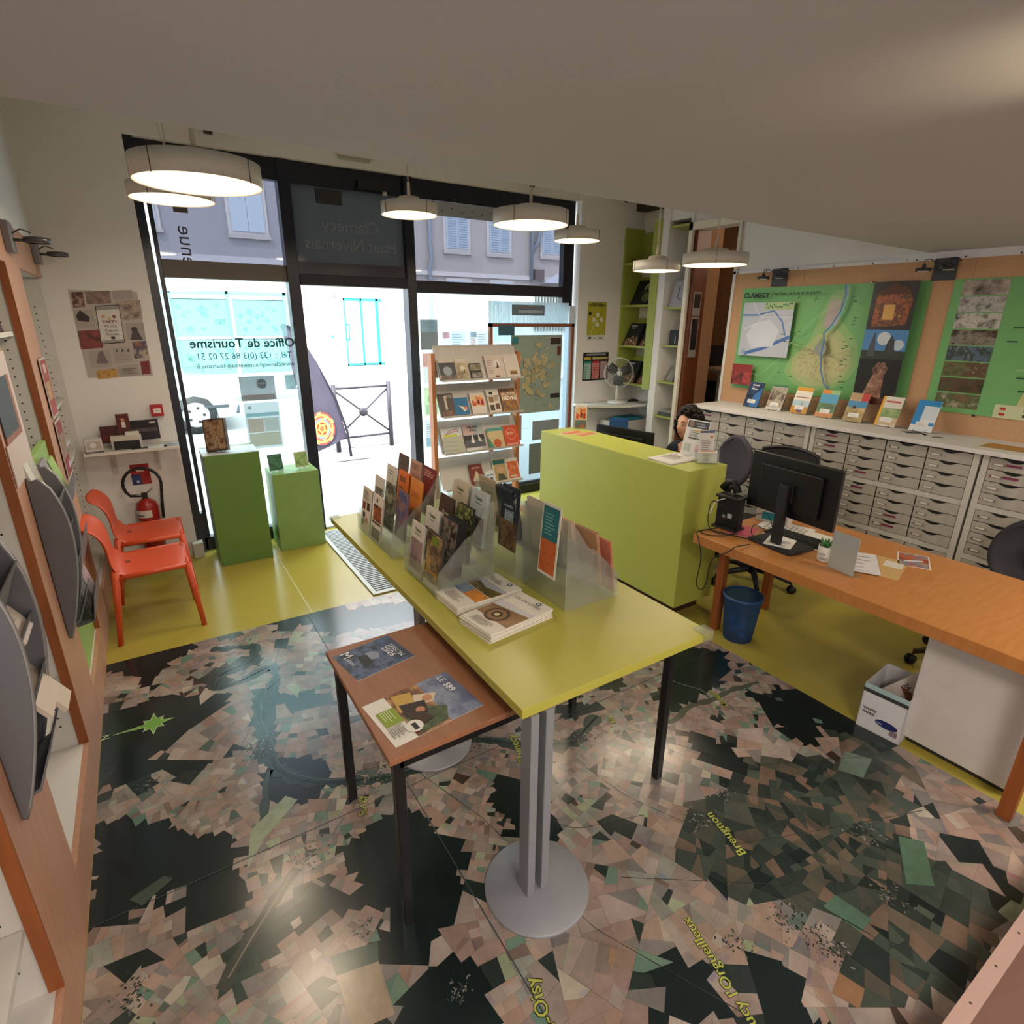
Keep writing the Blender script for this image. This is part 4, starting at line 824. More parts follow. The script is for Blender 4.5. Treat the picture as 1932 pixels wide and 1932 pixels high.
desk('postcard', 'second postcard with a white border partly under the orange one', 'postcard', .15, .21, [('r', .04, .03, .96, .97, 'ph:14:#b8541e:#3a2c1c:#d98a3a')], 3.29, 1.12, R(-50), z=.749+.0003)
t = thing('tissue_box', 'white and teal box on the desk behind the monitor', 'box', (3.36, 2.02, .7505), R(15))
MB().box(-.06, .06, -.1, .1, 0, .09, '#cfccc6').build('carton', t); MB().box(-.061, -.0602, -.08, .06, .02, .07, '#1d8fa0').build('label', t)
# ---------------------------------------------------------------- on the counter
ctz = 1.0835; K = .95
vill = [('r', .08, .38, .92, .88, 'ph:14:#8d2a14:#c9501e:#e0b070:#d8c49a'), ('p', [(.08, .7), (.4, .55), (.4, .88), (.08, .88)], '#d9bf92'), ('r', .45, .45, .62, .66, '#a01f10'), ('r', .7, .42, .86, .64, '#a01f10'), ('r', .5, .47, .57, .64, '#2a100c')]
desk('flyer', 'orange village flyer at the far left end of the counter', 'flyer', .1, .2, [('r', .04, .03, .96, .97, 'ph:22:#a8351c:#d0683a:#e0c090')], 3.08*K, 3.96*K, R(-88), z=ctz)
desk('flyer', 'orange village flyer nearer the middle of the counter end', 'flyer', .1, .2, [('r', .04, .03, .96, .97, 'ph:22:#a8351c:#c9785a:#d8b080')], 3.14*K, 3.83*K, R(-84), z=ctz)
t = thing('leaflet_holder', 'clear leaflet holder standing at the far end of the counter', 'leaflet holder', (3.36*K, 4.06*K, ctz), R(-40))
MB().box(-.056, .056, 0, .002, 0, .08, ACRC).box(-.056, .056, .035, .037, 0, .2, ACRC).box(-.056, .056, 0, .06, 0, .002, ACRC).box(.054, .056, 0, .037, 0, .12, ACRC).build('holder', t)
sheet('leaflet', .104, .21, .02, '#e4ddd6', vill + [('r', .04, .02, .96, .36, '#1d5560'), ('p', [(.3, .02), (.9, .02), (.7, .2), (.5, .14)], '#d0451e'), ('t', 'ouverture', .5, .91, .009, '#8a7a70', 'CENTER')], (3.36*K+.008, 4.06*K+.008, ctz+.003), (0, 0, R(-40)), 'village leaflet with teal foot in the clear holder at the counter end', 'leaflet')
pr_ = None
for k in range(6):
    o = desk('document', 'white printed sheet in the pile on the near end of the counter', 'paper', .21, .297, [('c', .2, .88, .012, '#c98a80'), ('r', .5, .9, .7, .93, '#c05a40')] + lines(.12, .85, .35, .8, 6, '#a8a39c') if k == 5 else [], 2.875, 2.62+random.uniform(-.004, .004), R(-88)+random.uniform(-.05, .05), '#dfdbd4', .002, ctz+.0022*k)
    if k < 5: o['group'] = 'sheets under the top one on the counter'; o['label'] = 'plain sheet under the printed one in the counter pile'
sheet('notice', .19, .26, .004, '#dedbd8', [('r', .04, .78, .96, .97, '#3a3d48'), ('c', .2, .88, .022, '#8a6a58'), ('r', .45, .82, .85, .85, '#a8a8b0'), ('t', 'Services', .4, .88, .022, '#c8c8d0'), ('r', .2, .48, .8, .52, '#4a4a50'), ('p', [(.3, .74), (.95, .78), (.9, .68), (.45, .66)], '#eed9a8')] + lines(.2, .8, .55, .74, 4, '#8a8a90') + [('r', .1, .14, .38, .34, '#b9c0b9'), ('r', .6, .14, .88, .34, '#d9aab0')],
      (3.185, 2.615, ctz+.002), (R(-14), 0, R(-87)), 'white notice with a dark header leaning on the counter', 'notice')
t = thing('brochure_holder', 'clear plastic brochure holder at the near corner of the counter', 'leaflet holder', (3.14, 2.44, ctz), R(-30))
MB().box(-.075, .075, -.03, -.028, 0, .07, ACRC).box(-.075, .075, .012, .014, 0, .2, ACRC).box(-.075, .075, -.03, .05, 0, .002, ACRC).box(-.077, -.075, -.03, .014, 0, .09, ACRC).box(.075, .077, -.03, .014, 0, .09, ACRC).build('holder', t, rot=(R(-8), 0, 0))
sheet('leaflet', .1, .21, .008, '#dcd8d2', [('r', 0, .93, 1, 1, '#46587a'), ('c', .8, .8, .01, '#d08a40')] + lines(.1, .9, .15, .75, 10, '#7d7a80', .3), (3.143, 2.443, ctz+.006), (R(-10), 0, R(-30)), 'white timetable leaflet in the clear holder on the counter', 'leaflet')
sheet('card', .13, .085, .006, '#e6e1d4', [('r', .1, .92, .9, 1, '#c8784a'), ('t', 'Les Offices', .5, .62, .012, '#6a665c', 'CENTER'), ('t', 'Livia', .45, .2, .016, '#8a8a4a', 'CENTER')], (3.127, 2.418, ctz+.004), (R(-10), 0, R(-30)), 'small cream card at the front of the clear holder on the counter', 'card')
# ================================================================ DRAWER CABINETS ALONG THE NOTICE BOARD
DRW = M('#b0aaa0', .4, spec=.4)
def drawer_front(wd, h):
    mb = MB(); n = 22; A_, B_ = [], []
    for i in range(n+1):
        u = i/n; y = wd/2-u*wd                      # u runs left to right as seen from the room (-Y is right)
        bump = -.007*max(0, math.sin(math.pi*min(1, max(0, (u-.33)/.36))))**.6 - .003*(u > .69)*min(1, (u-.69)*8)
        nt = .30 < u < .70; d = .019*(1-((u-.5)/.2)**2) if nt else 0
        A_.append((bump, y, 0)); B_.append((bump, y, h-max(0, d)))
    mb.grid([A_, B_], DRW)
    top = [(p[0], p[1], p[2]) for p in B_]; mb.grid([top, [(.02, p[1], p[2]) for p in top]], DRW, False)
    mb.box(.004, .02, -wd/2, wd/2, 0, h, '#1b1a1c'); return mb  # near-black backing paints in the dark interior behind the handle notch
dmesh = {}
def bay(y0, y1, ncol, tiers, label, x=4.525):
    t = thing('drawer_cabinet', label, 'cabinet', (x, (y0+y1)/2, 0)); W_ = y1-y0; fr = M('#c9c5bd', .45)
    for s in (-W_/2-.035, W_/2): MB().box(-.005, .45, s, s+.035, 0, 1.19, fr).build('side_panel', t)
    MB().box(.43, .45, -W_/2, W_/2, 0, 1.19, fr).build('back_panel', t)
    zs = []
    for z0, z1, nr in tiers:
        hh = (z1-z0)/nr
        for r_ in range(nr): zs.append((z0+hh*r_, hh))
    for z in [tt[0]-.04 for tt in tiers]:
        MB().box(0, .42, -W_/2, W_/2, max(0, z), z+.038, fr).build('shelf_rail', t)
    cw = W_/ncol; k = 0
    for c in range(ncol):
        for z0, hh in zs:
            key = (round(cw, 4), round(hh, 4))
            yc = W_/2-cw*(c+.5)
            if key not in dmesh:
                d = drawer_front(cw-.006, hh-.005).build('drawer', t); dmesh[key] = d
            else: d = dmesh[key].copy(); C.objects.link(d); d.parent = t
            d.location = (0, yc, z0+.002)
            lk = ('l', random.choice(['#c9c5bd', '#c9c5bd', '#8d3038', '#3f5068']))
            if lk not in dmesh:
                q = MB(); q.box(-.003, 0, -.034, .034, 0, .017, '#8b857a'); q.box(-.0036, -.003, -.022, .03, .003, .014, '#ddd8cf'); q.box(-.0038, -.003, .022, .03, .003, .014, lk[1]); dmesh[lk] = q.build('label_holder', d)
            else: o = dmesh[lk].copy(); C.objects.link(o); o.parent = d; dmesh[lk] = dmesh[lk]
            (d.children[0] if len(d.children) else o).location = (0, cw*.5-.055, hh*.33)
            if (k*7+c*3) % 11 in (0, 4) and z0 > .5:
                if 'p' not in dmesh: q = MB(); q.box(-.0095, -.0078, -.04, .04, 0, .014, '#7d2a50'); dmesh['p'] = q.build('purple_strip', d)
                else: o = dmesh['p'].copy(); C.objects.link(o); o.parent = d
                d.children[-1].location = (0, 0, hh*.42)
            k += 1
    return t
bay(2.575, 3.70, 4, [(.12, 1.185, 12)], 'grey drawer cabinet at the far left end under the white worktop')
bay(1.415, 2.49, 4, [(.165, .475, 4), (.515, .83, 4), (.87, 1.185, 4)], 'grey drawer cabinet in the middle with several purple label strips')
bay(.255, 1.33, 4, [(.165, .475, 4), (.515, .83, 4), (.87, 1.185, 4)], 'grey drawer cabinet at the right edge of the photo')
tag(MB().box(4.49, 5.0, .1, 3.765, 1.195, 1.225, '#dcd9d6').build('worktop', bevel=.003), 'long white worktop over the drawer cabinets', 'worktop')
# brochures on little stands on the worktop
BR_ = [(3.33, '#1c2a44', [('r', 0, 0, 1, 1, '#1a3358'), ('p', [(.4, 0), (1, 0), (1, .8), (.55, .5)], '#2f6fae'), ('r', 0, .36, .45, .5, '#101c30'), ('t', 'Groupe', .22, .86, .022, '#e8eef4', 'LEFT', .001), ('t', 'dans la', .22, .79, .014, '#e8eef4'), ('t', 'Nièvre', .22, .70, .022, '#e8eef4', 'LEFT', .001)], 'dark blue'),
 (3.09, '#c9c5bc', [('r', 0, .9, 1, 1, '#3f7a52'), ('r', .03, .12, .97, .88, 'ph:14:#2a2622:#6a5a48:#b0a898:#8d5a2c')], 'green-topped grey photo'),
 (2.85, '#e8e2d6', [('r', 0, .86, 1, 1, '#d99a1c'), ('r', 0, .0, 1, .3, '#c08a20'), ('r', .0, .28, 1, .5, 'ph:10:#8aa8bc:#a9c4d0:#7a6a70'), ('c', .55, .16, .03, '#6a4a62'), ('r', .1, .6, .9, .64, '#9a7a70')], 'yellow and white'),
 (2.62, '#a9c4a0', [('r', 0, .85, .5, 1, '#e08a1c'), ('r', .5, .85, 1, 1, '#9ac08a'), ('r', 0, .5, 1, .85, '#4aa0c8'), ('r', 0, .18, 1, .52, 'ph:18:#23402a:#3f6a3a:#5a8a4a'), ('r', 0, 0, 1, .18, '#c98a5a')], 'green hedge picture'),
 (2.38, '#c0a078', [('r', 0, .78, .62, 1, '#b0946a'), ('r', .62, .7, 1, 1, '#b8302c'), ('r', 0, .5, 1, .72, '#3f8ab8'), ('r', 0, 0, 1, .5, 'ph:14:#6a5a34:#a08a50:#c8a878'), ('c', .4, .5, .014, '#1c1a22')], 'red-cornered landscape'),
 (2.13, '#ddd8cc', [('r', 0, 0, .12, 1, '#e0a81c'), ('r', .12, .3, 1, .62, 'ph:12:#4f6a3a:#7f9a5a:#a8b88a'), ('r', .2, .8, .9, .86, '#c0504a'), ('r', .12, .05, 1, .3, '#c8b490')], 'yellow-spined white'),
 (1.88, '#e0e4e8', [('r', 0, .82, 1, 1, '#1f86c8'), ('r', 0, .3, .35, .82, '#1f86c8'), ('r', .35, .4, .95, .8, '#d0dce4'), ('r', 0, .2, 1, .3, '#1f86c8')], 'bright blue and white')]
for y, bc, items, nmz in BR_:
    t = thing('brochure_stand', 'wire stand holding the '+nmz+' brochure on the worktop', 'stand', (4.86, y, 1.2255), R(-90)); wr = M('#8d8f92', .3, .8)
    mb = MB()
    for x in (-.04, .04): mb.tube([(x, -.05, .02), (x, -.045, .003), (x, .05, .003), (x, .075, .1)], .002, wr, 6)
    mb.tube([(-.04, .05, .003), (.04, .05, .003)], .002, wr, 6); mb.build('wire', t)
    sheet('brochure', .15, .235, .007, bc, items + [('r', .22, .15, .78, .30, '#e4e2e0')] + lines(.3, .7, .19, .27, 2, '#a5a3a5', .3), (4.82, y, 1.232), (R(-20), 0, R(-90)), nmz+' brochure with a white sticker on a wire stand on the worktop', 'brochure')
desk('document', 'white open booklet lying on the worktop beside the blue brochure', 'paper', .16, .22, [('r', .3, .4, .7, .6, '#2a2a30')], 4.62, 1.66, R(-60), '#dcdad8', .006, 1.2255)
desk('document', 'black and white leaflet under the open booklet on the worktop', 'paper', .12, .2, [('r', 0, .3, 1, .7, '#2a2a30')], 4.70, 1.82, R(-40), '#c9c7c5', .003, 1.2255)
desk('map_sheet', 'ochre relief map strip lying along the worktop', 'map', .2, .42, [('r', .02, .02, .98, .98, 'ph:16:#8d5a22:#b8853a:#a06c2a')], 4.72, 1.02, R(0), '#c9a060', .002, 1.2255)
desk('document', 'white papers at the right end of the worktop', 'paper', .2, .2, [], 4.70, .92-.06, R(-80), '#d6cfca', .01, 1.2285)
# ================================================================ NOTICE BOARD, MAPS, WALL SPOTS
mb = MB(); mb.box(4.998, 5.02, -.8, 3.80, 1.19, 2.43, CHIP)
for y in (3.1, 1.85, .6): mb.box(4.9972, 4.998, y, y+.002, 1.2, 2.43, '#9a6f45')
tag(mb.build('notice_board'), 'long chipboard notice board above the white worktop', 'notice board')
GM = '#74b26e'
def mapsheet(name, y, z, w_, h, items, label, x=4.992, base=GM):
    return sheet(name, w_, h, .004, base, items, (x, y, z), (0, 0, R(-90)), label, 'map')
town = [('p', [(.50, .72), (.56, .95), (.64, .97), (.62, .8), (.56, .62), (.5, .6)], '#8fb07a'), ('p', [(.34, .2), (.40, .1), (.5, .05), (.62, .07), (.7, .16), (.74, .3), (.72, .5), (.66, .62), (.6, .72), (.62, .88), (.54, .92), (.5, .75), (.48, .6), (.46, .5), (.36, .34)], '#8fb876'), ('p', [(.38, .21), (.43, .13), (.5, .09), (.61, .11), (.68, .18), (.71, .3), (.69, .45), (.64, .56), (.6, .62), (.5, .56), (.44, .44), (.38, .34)], '#aeb982'), ('p', [(.41, .23), (.46, .17), (.6, .15), (.66, .22), (.68, .32), (.65, .42), (.6, .54), (.52, .5), (.46, .4), (.41, .33)], '#bcbd8c'),
        ('p', [(.52, .62), (.54, .86), (.6, .88), (.6, .66)], '#b4a8a2')]
rr = random.Random(9)
for k in range(170):
    a = rr.uniform(-.3, 3.5); d = rr.uniform(.04, .2); u = .545+d*.75*math.cos(a+3.0); v = .40+d*1.2*math.sin(a+3.0); L = .02
    town.append(('l', [(u, v), (u+L*math.cos(a+3)*.8, v+L*1.3*math.sin(a+3))], .0022, rr.choice(['#b8763a', '#8d8a84', '#4a4640', '#b85a40'])))
town += [('c', .545, .44, .055, '#8f958e'), ('c', .55, .5, .03, '#7d967a'), ('l', [(.62, 1.0), (.63, .9), (.62, .78), (.58, .64), (.55, .58), (.56, .5), (.555, .4), (.57, .25), (.60, .13), (.63, .08)], .013, '#4a78ac'), ('l', [(.635, .98), (.64, .88), (.62, .72), (.57, .6)], .008, '#7fb0d0'),
         ('l', [(.02, .2), (.2, .15), (.3, .3), (.4, .55), (.52, .76), (.66, .9)], .004, '#9cc693'), ('l', [(.2, .02), (.28, .14), (.32, .26)], .005, '#9ac08e'), ('l', [(.3, .5), (.45, .46)], .004, '#9ac08e'),
         ('r', .04, .34, .36, .86, '#b9bfcc'), ('l', [(.04, .74), (.14, .74), (.24, .78), (.3, .68), (.33, .55)], .016, '#5f7fb8'), ('l', [(.08, .36), (.2, .42), (.36, .54)], .03, '#4a6fb0'), ('p', [(.05, .36), (.09, .36), (.08, .42)], '#8fa6cc'),
         ('p', [(.12, .42), (.26, .44), (.29, .6), (.22, .7), (.12, .66), (.08, .54)], '#ccd2e0'), ('l', [(.06, .6), (.14, .66), (.2, .76)], .006, '#dfe3ea'), ('l', [(.1, .86), (.16, .72), (.36, .72)], .005, '#dfe3ea'), ('r', .18, .79, .36, .86, '#a9c08a')]
for k in range(14): town.append(('c', .19+.012*k, .805+.04*rr.random(), .008, '#1f6a4a'))
for k in range(26): town.append(('r', *(lambda u, v: (u, v, u+.018, v+.007))(rr.choice([rr.uniform(.3, .45), rr.uniform(.66, .7)]), rr.uniform(.1, .9)), '#2f5a34'))
town += [('r', .02, .04, .16, .25, 'ph:16:#1a1416:#7a1f1a:#b5443a:#22262c'), ('r', .02, .17, .16, .25, '#8d2a26'), ('t', 'CLAMECY', .035, .905, .06, '#101510', 'LEFT', .0018), ('t', "Cité d'eau, de bois et de pierre", .215, .925, .036, '#101510', 'LEFT', .0006), ('l', [(.48, .91), (.48, .85)], .004, '#2a5a34'), ('l', [(.465, .88), (.495, .88)], .004, '#2a5a34'),
         ('r', .765, .62, .965, 1.0, 'ph:7:#120c0c:#1a1212:#3a1c12'), ('p', [(.785, .64), (.94, .66), (.95, .86), (.93, .93), (.86, .985), (.79, .9)], 'ph:24:#6a2f14:#a8582a:#3a1a10:#c07a3a'), ('r', .83, .70, .88, .82, '#d9a85a'), ('p', [(.78, .9), (.86, .99), (.95, .9)], '#5a3020'),
         ('r', .765, .38, .965, .62, '#4a86c0'), ('c', .86, .55, .05, '#c9d2da'), ('c', .93, .50, .04, '#b9c6d2'), ('r', .765, .38, .965, .45, '#2a3426'), ('p', [(.795, .4), (.83, .4), (.825, .5), (.815, .61), (.80, .5)], '#4a4a52'), ('p', [(.87, .42), (.92, .42), (.91, .53), (.895, .58), (.88, .52)], '#3a3a3a'),
         ('r', .765, .0, .965, .38, '#0c0708'), ('p', [(.80, .02), (.90, .02), (.895, .26), (.91, .3), (.885, .36), (.87, .35), (.86, .36), (.835, .3), (.845, .26)], 'ph:22:#3a2420:#8d6450:#b89880'), ('p', [(.765, 0), (.965, 0), (.965, .1), (.9, .05), (.8, .08)], '#5a2a1c')]
mapsheet('town_map', 2.89, 1.375, 1.60, .92, town, 'large green town map of Clamecy with photos down its right side')
reg = [('r', .0, 0, .16, 1, GM)]
phs = ['ph:14:#3a3230:#8d8078:#c0b4a8', 'ph:14:#3a4a34:#b8b8b4:#6a5a50', 'ph:14:#2c3a28:#c8c4bc:#6a705a', 'ph:12:#202a1c:#4a2f24:#8a8478:#2c3824', 'ph:10:#1f2a2c:#5a6f84:#2c3a2c:#8a94a0', 'ph:12:#34402a:#6a6a44:#5a3a2c:#a8a080', 'ph:12:#24381f:#5a4030:#3f5a34', 'ph:14:#8d5a44:#4f6040:#b0a890']
for k in range(8): reg.append(('r', .035, 1-.12*(k+1), .2, 1-.12*k-.01, phs[k]))
reg += [('p', [(.33, .1), (.42, .02), (.7, .05), (.86, .3), (.88, .7), (.7, .9), (.48, .86), (.42, .6), (.36, .35)], '#c3c28a'), ('l', [(.3, .35), (.4, .4), (.5, .7), (.52, .95)], .006, '#b4c8a0'), ('l', [(.36, .1), (.42, .25), (.6, .5), (.8, .6)], .006, '#b4c8a0'),
        ('r', .37, .22, .39, .25, '#b8322c'), ('r', .45, .33, .47, .36, '#b8322c'), ('r', .6, .5, .62, .53, '#b8322c'), ('r', .26, .0, .6, .1, '#c9cfa8'), ('r', .28, .02, .3, .04, '#b8322c'), ('r', .28, .06, .3, .08, '#b8322c'), ('r', .36, .02, .38, .04, '#3a3a30'), ('r', .36, .06, .38, .08, '#a87a2c'), ('t', 'Aux alentours', .27, .9, .09, '#101510', 'LEFT', .003)]
for k in range(22): reg.append(('r', *(lambda u, v: (u, v, u+.035, v+.009))(rr.uniform(.24, .8), rr.uniform(.12, .88)), '#2a4a2c'))
mapsheet('region_map', 1.13, 1.375, 1.64, .92, reg, 'green area map with a photo column on its left side, partly out of the photo')
for (y, z, w) in ((2.52, 2.30, 0), (1.38, 2.30, 0), (1.63, 1.37, 1)):
    tag(MB().lathe([(0, .014), (.008, .012), (.01, .004), (.004, 0)], '#d8d4cc' if not w else '#2a2a2e', X=Matrix.Translation((4.9915, y, z)) @ Matrix.Rotation(R(-90), 4, 'Y'), seg=12).build('push_pin'), ['white push pin at the top of the town map', 'white push pin at the top of the area map', 'dark push pin at the foot of the area map'][0 if y > 2 else (2 if w else 1)], 'push pin')
def wall_spot(x, y, z, rz, label, drop=0, sc=1.0):   # twin spotlight, plate on the wall at -Y... heads towards -Y
    t = thing('twin_spotlight', label, 'spotlight', (x, y, z), rz); q_ = .03 if z > 3 else .075; g = M('#55565a', .35, .6); t.scale = (sc, sc, sc)
    MB().box(-q_, q_, -.012, 0, -q_, q_, '#3e3f43').build('wall_plate', t, bevel=.004)
    mb = MB(); mb.tube([(-.012, -.012, .01), (-.012, -.06, .01)], .014, g); mb.tube([(.03, -.012, .01), (.03, -.05, .01)], .012, g); mb.build('arm', t)
    for s in (-.1, .06):
        h = MB().lathe([(.05, 0), (.05, .022), (.046, .022), (.046, .004), (0, .004)], g, (s, -.1, -.012), 20).tube([(s, -.1, -.0), (s, -.1, .035)], [.018, .012], g).build('lamp_head', t)
        MB().lathe([(0, .002), (.034, .002), (.036, .006), (0, .012)], '#d8d6d0', (s, -.1, -.016), 16).build('bulb', h)
        MB().tube([(s, -.1, .035), (s+.0, -.105, .065), (s+.02, -.07, .07), (s+.035, -.012, .05)], .003, '#1c1c1e', 6).build('lead', t)
    return t
wall_spot(4.996, 3.33, 2.375, R(-90), 'dark twin spotlight over the left part of the town map')
wall_spot(4.996, 2.03, 2.365, R(-90), 'dark twin spotlight between the two green maps', sc=1.0)
# ================================================================ GREEN SHELF UNIT AND NICHE SHELVES
t = thing('green_bookcase', 'tall lime green wall shelf unit in the right corner', 'bookcase', (5.0, 4.82, 1.25))
MB().box(.0, .295, .55, .575, 0, 1.76, SHELFG).build('side_panel', t); MB().box(.0, .30, -.0, .025, -.0, 1.76, SHELFG).box(-.03, 0, -.025, .09, -.02, 1.78, SHELFG).build('side_panel', t)
MB().box(.275, .295, .025, .55, 1.38, 1.72, SHELFG).build('top_panel', t)
for k, z in enumerate((.0, .44, .90, 1.36)):
    MB().box(.0, .295, .025, .55, z, z+.022, SHELFG).build('shelf', t)
    if k < 3: MB().prism([(.10, z+.022), (.115, z+.022), (.28, z+.335), (.265, z+.335)], 'y', .04, .54, SHELFG).build('display_slope', t)
clam = [('r', 0, 0, 1, 1, '#15161c'), ('p', [(0, 0), (1, 0), (1, .2), (.85, .42), (.7, .3), (.55, .48), (.4, .3), (.2, .36), (0, .22)], 'ph:34:#1a1412:#6a4a34:#c9a080'), ('c', .5, .2, .014, '#e0c8b0'), ('c', .25, .12, .01, '#d8b898'), ('c', .78, .12, .01, '#d8b898'), ('t', 'Clamecy', .1, .86, .03, '#e8e8ea', 'LEFT', .0006), ('r', .2, .78, .5, .80, '#a0a0a8'), ('r', .25, .74, .45, .76, '#a0a0a8')]
rowz = (1.25+.024, 1.69+.024)
for z, row in zip(rowz, ('bottom', 'middle')):
    for (y, n) in ((5.235, 4), (4.975, 2)):
        for q in range(n):
            s_ = sheet('book', .225, .285, .012, '#2a211c', clam if q == 0 else [('r', 0, 0, 1, 1, '#15161c')], (5.085-.0145*(n-q), y-.006*q, z), (R(-28), 0, R(-90)))
            s_.location.y -= .0
            where = ('left' if y > 5.1 else 'right')+' side, '+row+' shelf of green unit'
            tag(s_, 'black book with a lit town at night, '+where if q == 0 else 'black book hidden behind the front one, '+where, 'book', None if q == 0 else 'night town books, '+where)
sheet('picture_book', .43, .31, .01, '#0e0f10', [('c', .5, .68, .075, 'ph:30:#1a180e:#a09868:#e8e0b8'), ('c', .5, .3, .06, 'ph:30:#0e1008:#7a8a3c:#c0c078'), ('p', [(.35, .5), (.4, .72), (.5, .58), (.6, .7), (.64, .5)], '#131310'), ('l', [(.3, .48), (.7, .48)], .004, '#4a4630')] + [('r', .38+.06*k, .12, .40+.06*k, .5, '#0e0f08') for k in range(5)],
      (5.07, 5.10, 2.15+.024), (R(-28), 0, R(-90)), 'large black picture book with a lit bridge at the top of the green unit', 'book')
# niche shelves with odds and ends
for k, z in enumerate((2.12, 1.72, 1.32, .93)):
    tag(MB().box(5.0, 5.28, 4.43, 4.695, z, z+.02, SHELFG).build('niche_shelf', bevel=.001), 'short green shelf in the narrow niche, '+('topmost', 'second from the top', 'third from the top', 'lowest')[k], 'shelf')
tag(MB().box(5.0, 5.28, 4.43, 4.70, 2.93, 2.955, SHELFG).build('niche_shelf'), 'green shelf closing the top of the narrow niche', 'shelf')
sheet('document', .2, .28, .01, '#a9a8b0', [('l', [(.5, .8), (.48, .35), (.75, .3)], .012, '#4a4a52')], (5.04, 4.57, 2.14), (R(-14), 0, R(-90)), 'grey booklet on the highest niche shelf', 'booklet')
tag(MB().box(5.05, 5.12, 4.45, 4.62, 1.74, 1.9, '#141417').box(5.049, 5.05, 4.53, 4.54, 1.76, 1.83, '#c9c8c4').build('black_box', bevel=.003), 'black box file on the second niche shelf', 'box')
sheet('document', .14, .18, .01, '#7f7d74', [('p', [(.2, .1), (.6, .2), (.5, .8)], '#9a988e')], (5.06, 4.60, 1.34), (R(-20), R(12), R(-100)), 'grey flyer leaning on the third niche shelf', 'flyer')
tag(MB().box(5.02, 5.2, 4.46, 4.66, .95, .99, '#4a4c46').box(5.03, 5.2, 4.47, 4.65, .991, 1.02, '#8d8f88').build('paper_tray', bevel=.002), 'stack of grey files on the lowest niche shelf', 'files')
# posters on the wall right of the window
ZR = (0, 0, 0)
heart = lambda cx, cy, a: [('p', [(cx+.105*(math.cos(a)*px-math.sin(a)*py), cy+.07*(math.sin(a)*px+math.cos(a)*py)) for px, py in ((0, -1.1), (.55, -.5), (.95, .15), (.8, .7), (.35, .85), (0, .55), (-.35, .85), (-.8, .7), (-.95, .15), (-.55, -.5))], m) for m in ('#e2e2dc',)]
sheet('poster', .29, .43, .001, '#dcdcd6', [('r', 0, .14, 1, 1, '#b3ac2e')] + heart(.54, .66, 0) + heart(.54, .42, math.pi) + heart(.35, .54, math.pi/2) + heart(.74, .54, -math.pi/2) + [('l', [(.54, .54), (.35, .38), (.2, .17)], .005, '#e2e2dc'), ('c', .13, .70, .022, '#1c1c1a'), ('t', 'VOTRE AGENDA', .5, .885, .034, '#2a2a20', 'CENTER', .001), ('r', .2, .945, .75, .965, '#5a5a30'), ('r', .1, .04, .24, .09, '#1c1c1c'), ('r', .38, .04, .5, .07, '#a0a0a0'), ('r', .65, .04, .85, .08, '#6a6a5a'), ('l', [(.45, .56), (.3, .52)], .003, '#8d8c80'), ('l', [(.6, .5), (.8, .56)], .003, '#8d8c80')],
      (4.64, 5.397, 1.77), ZR, 'yellow poster with a white four-leaf clover beside the window', 'poster')
sheet('poster', .40, .33, .001, '#15181c', [('t', 'CONSIGNES DE SECURITE', .5, .9, .026, '#e0e0e0', 'CENTER', .0006), ('r', .04, .06, .32, .68, '#a9c4ba'), ('r', .04, .62, .32, .7, '#1f8a7a'), ('r', .04, .75, .3, .84, '#c9b030'), ('r', .36, .06, .64, .68, '#d98a84'), ('r', .36, .62, .64, .7, '#c0304a'), ('r', .36, .75, .96, .84, '#c0b070'), ('r', .68, .06, .96, .68, '#c9a8a8')] + lines(.07, .16, .1, .58, 8, '#1f8a7a') + lines(.38, .6, .1, .58, 8, '#a03040', .3),
      (4.66, 5.396, 1.30), ZR, 'black bordered safety instructions poster behind the fan', 'poster')
# corner shelf, fan, lower unit
t = thing('corner_shelf', 'white quarter-round shelf in the right corner', 'shelf', (5.0, 5.40, 1.02))
mb = MB(); P = [(0, 0)] + [(-.68*math.cos(a*math.pi/24), -.0-.5*math.sin(a*math.pi/24)) for a in range(13)] + [(.29, -.5), (.29, 0)]; mb.prism(P[1:], 'z', 0, .022, '#d9d8d3'); mb.build('board', t); MB().box(-.5, .29, -.02, 0, -.07, 0, '#cfcdc8').build('batten', t)
t = thing('desk_fan', 'white desk fan with dark blades on the corner shelf', 'fan', (4.82, 5.16, 1.0425), R(-32))
MB().lathe([(0, 0), (.11, 0), (.12, .01), (.10, .025), (.03, .035), (0, .035)], '#dedcd6').build('base', t)
MB().tube([(0, 0, .03), (0, .01, .16), (0, .02, .30)], [.02, .015, .018], '#dedcd6').build('stem', t)
MB().tube([(0, .09, .36), (0, .03, .36)], [.03, .05], '#dedcd6', 16).build('motor', t)
mb = MB(); bl = M('#2c3036', .35)
for k in range(3):
    a = k*2*math.pi/3+.5; G_ = []
    for i in range(7):
        r_ = .025+.02*i; wd = .055*math.sin(min(1, (i+1)/5.)*1.8)+.012; row = []
        for j in range(5):
            q = (j/4-.5)*2; b_ = a+q*wd/r_*.9 if r_ > .05 else a+q*.7; row.append((r_*math.cos(b_), -.035-.02*q, .36+r_*math.sin(b_)))
        G_.append(row)
    mb.grid(G_, bl)
mb.lathe([(0, .02), (.02, .015), (.028, 0), (.028, -.02)], bl, X=Matrix.Translation((0, -.03, .36)) @ Matrix.Rotation(R(90), 4, 'X'), seg=16); mb.build('blades', t, solid=.003)
mb = MB(); wi = M('#cfcfca', .4)
for dy, r_ in ((-.02, .175), (-.055, .17), (.01, .17)): mb.tube([(r_*math.cos(a*math.pi/16), dy, .36+r_*math.sin(a*math.pi/16)) for a in range(33)], .0022 if dy != -.02 else .004, wi, 5, False)
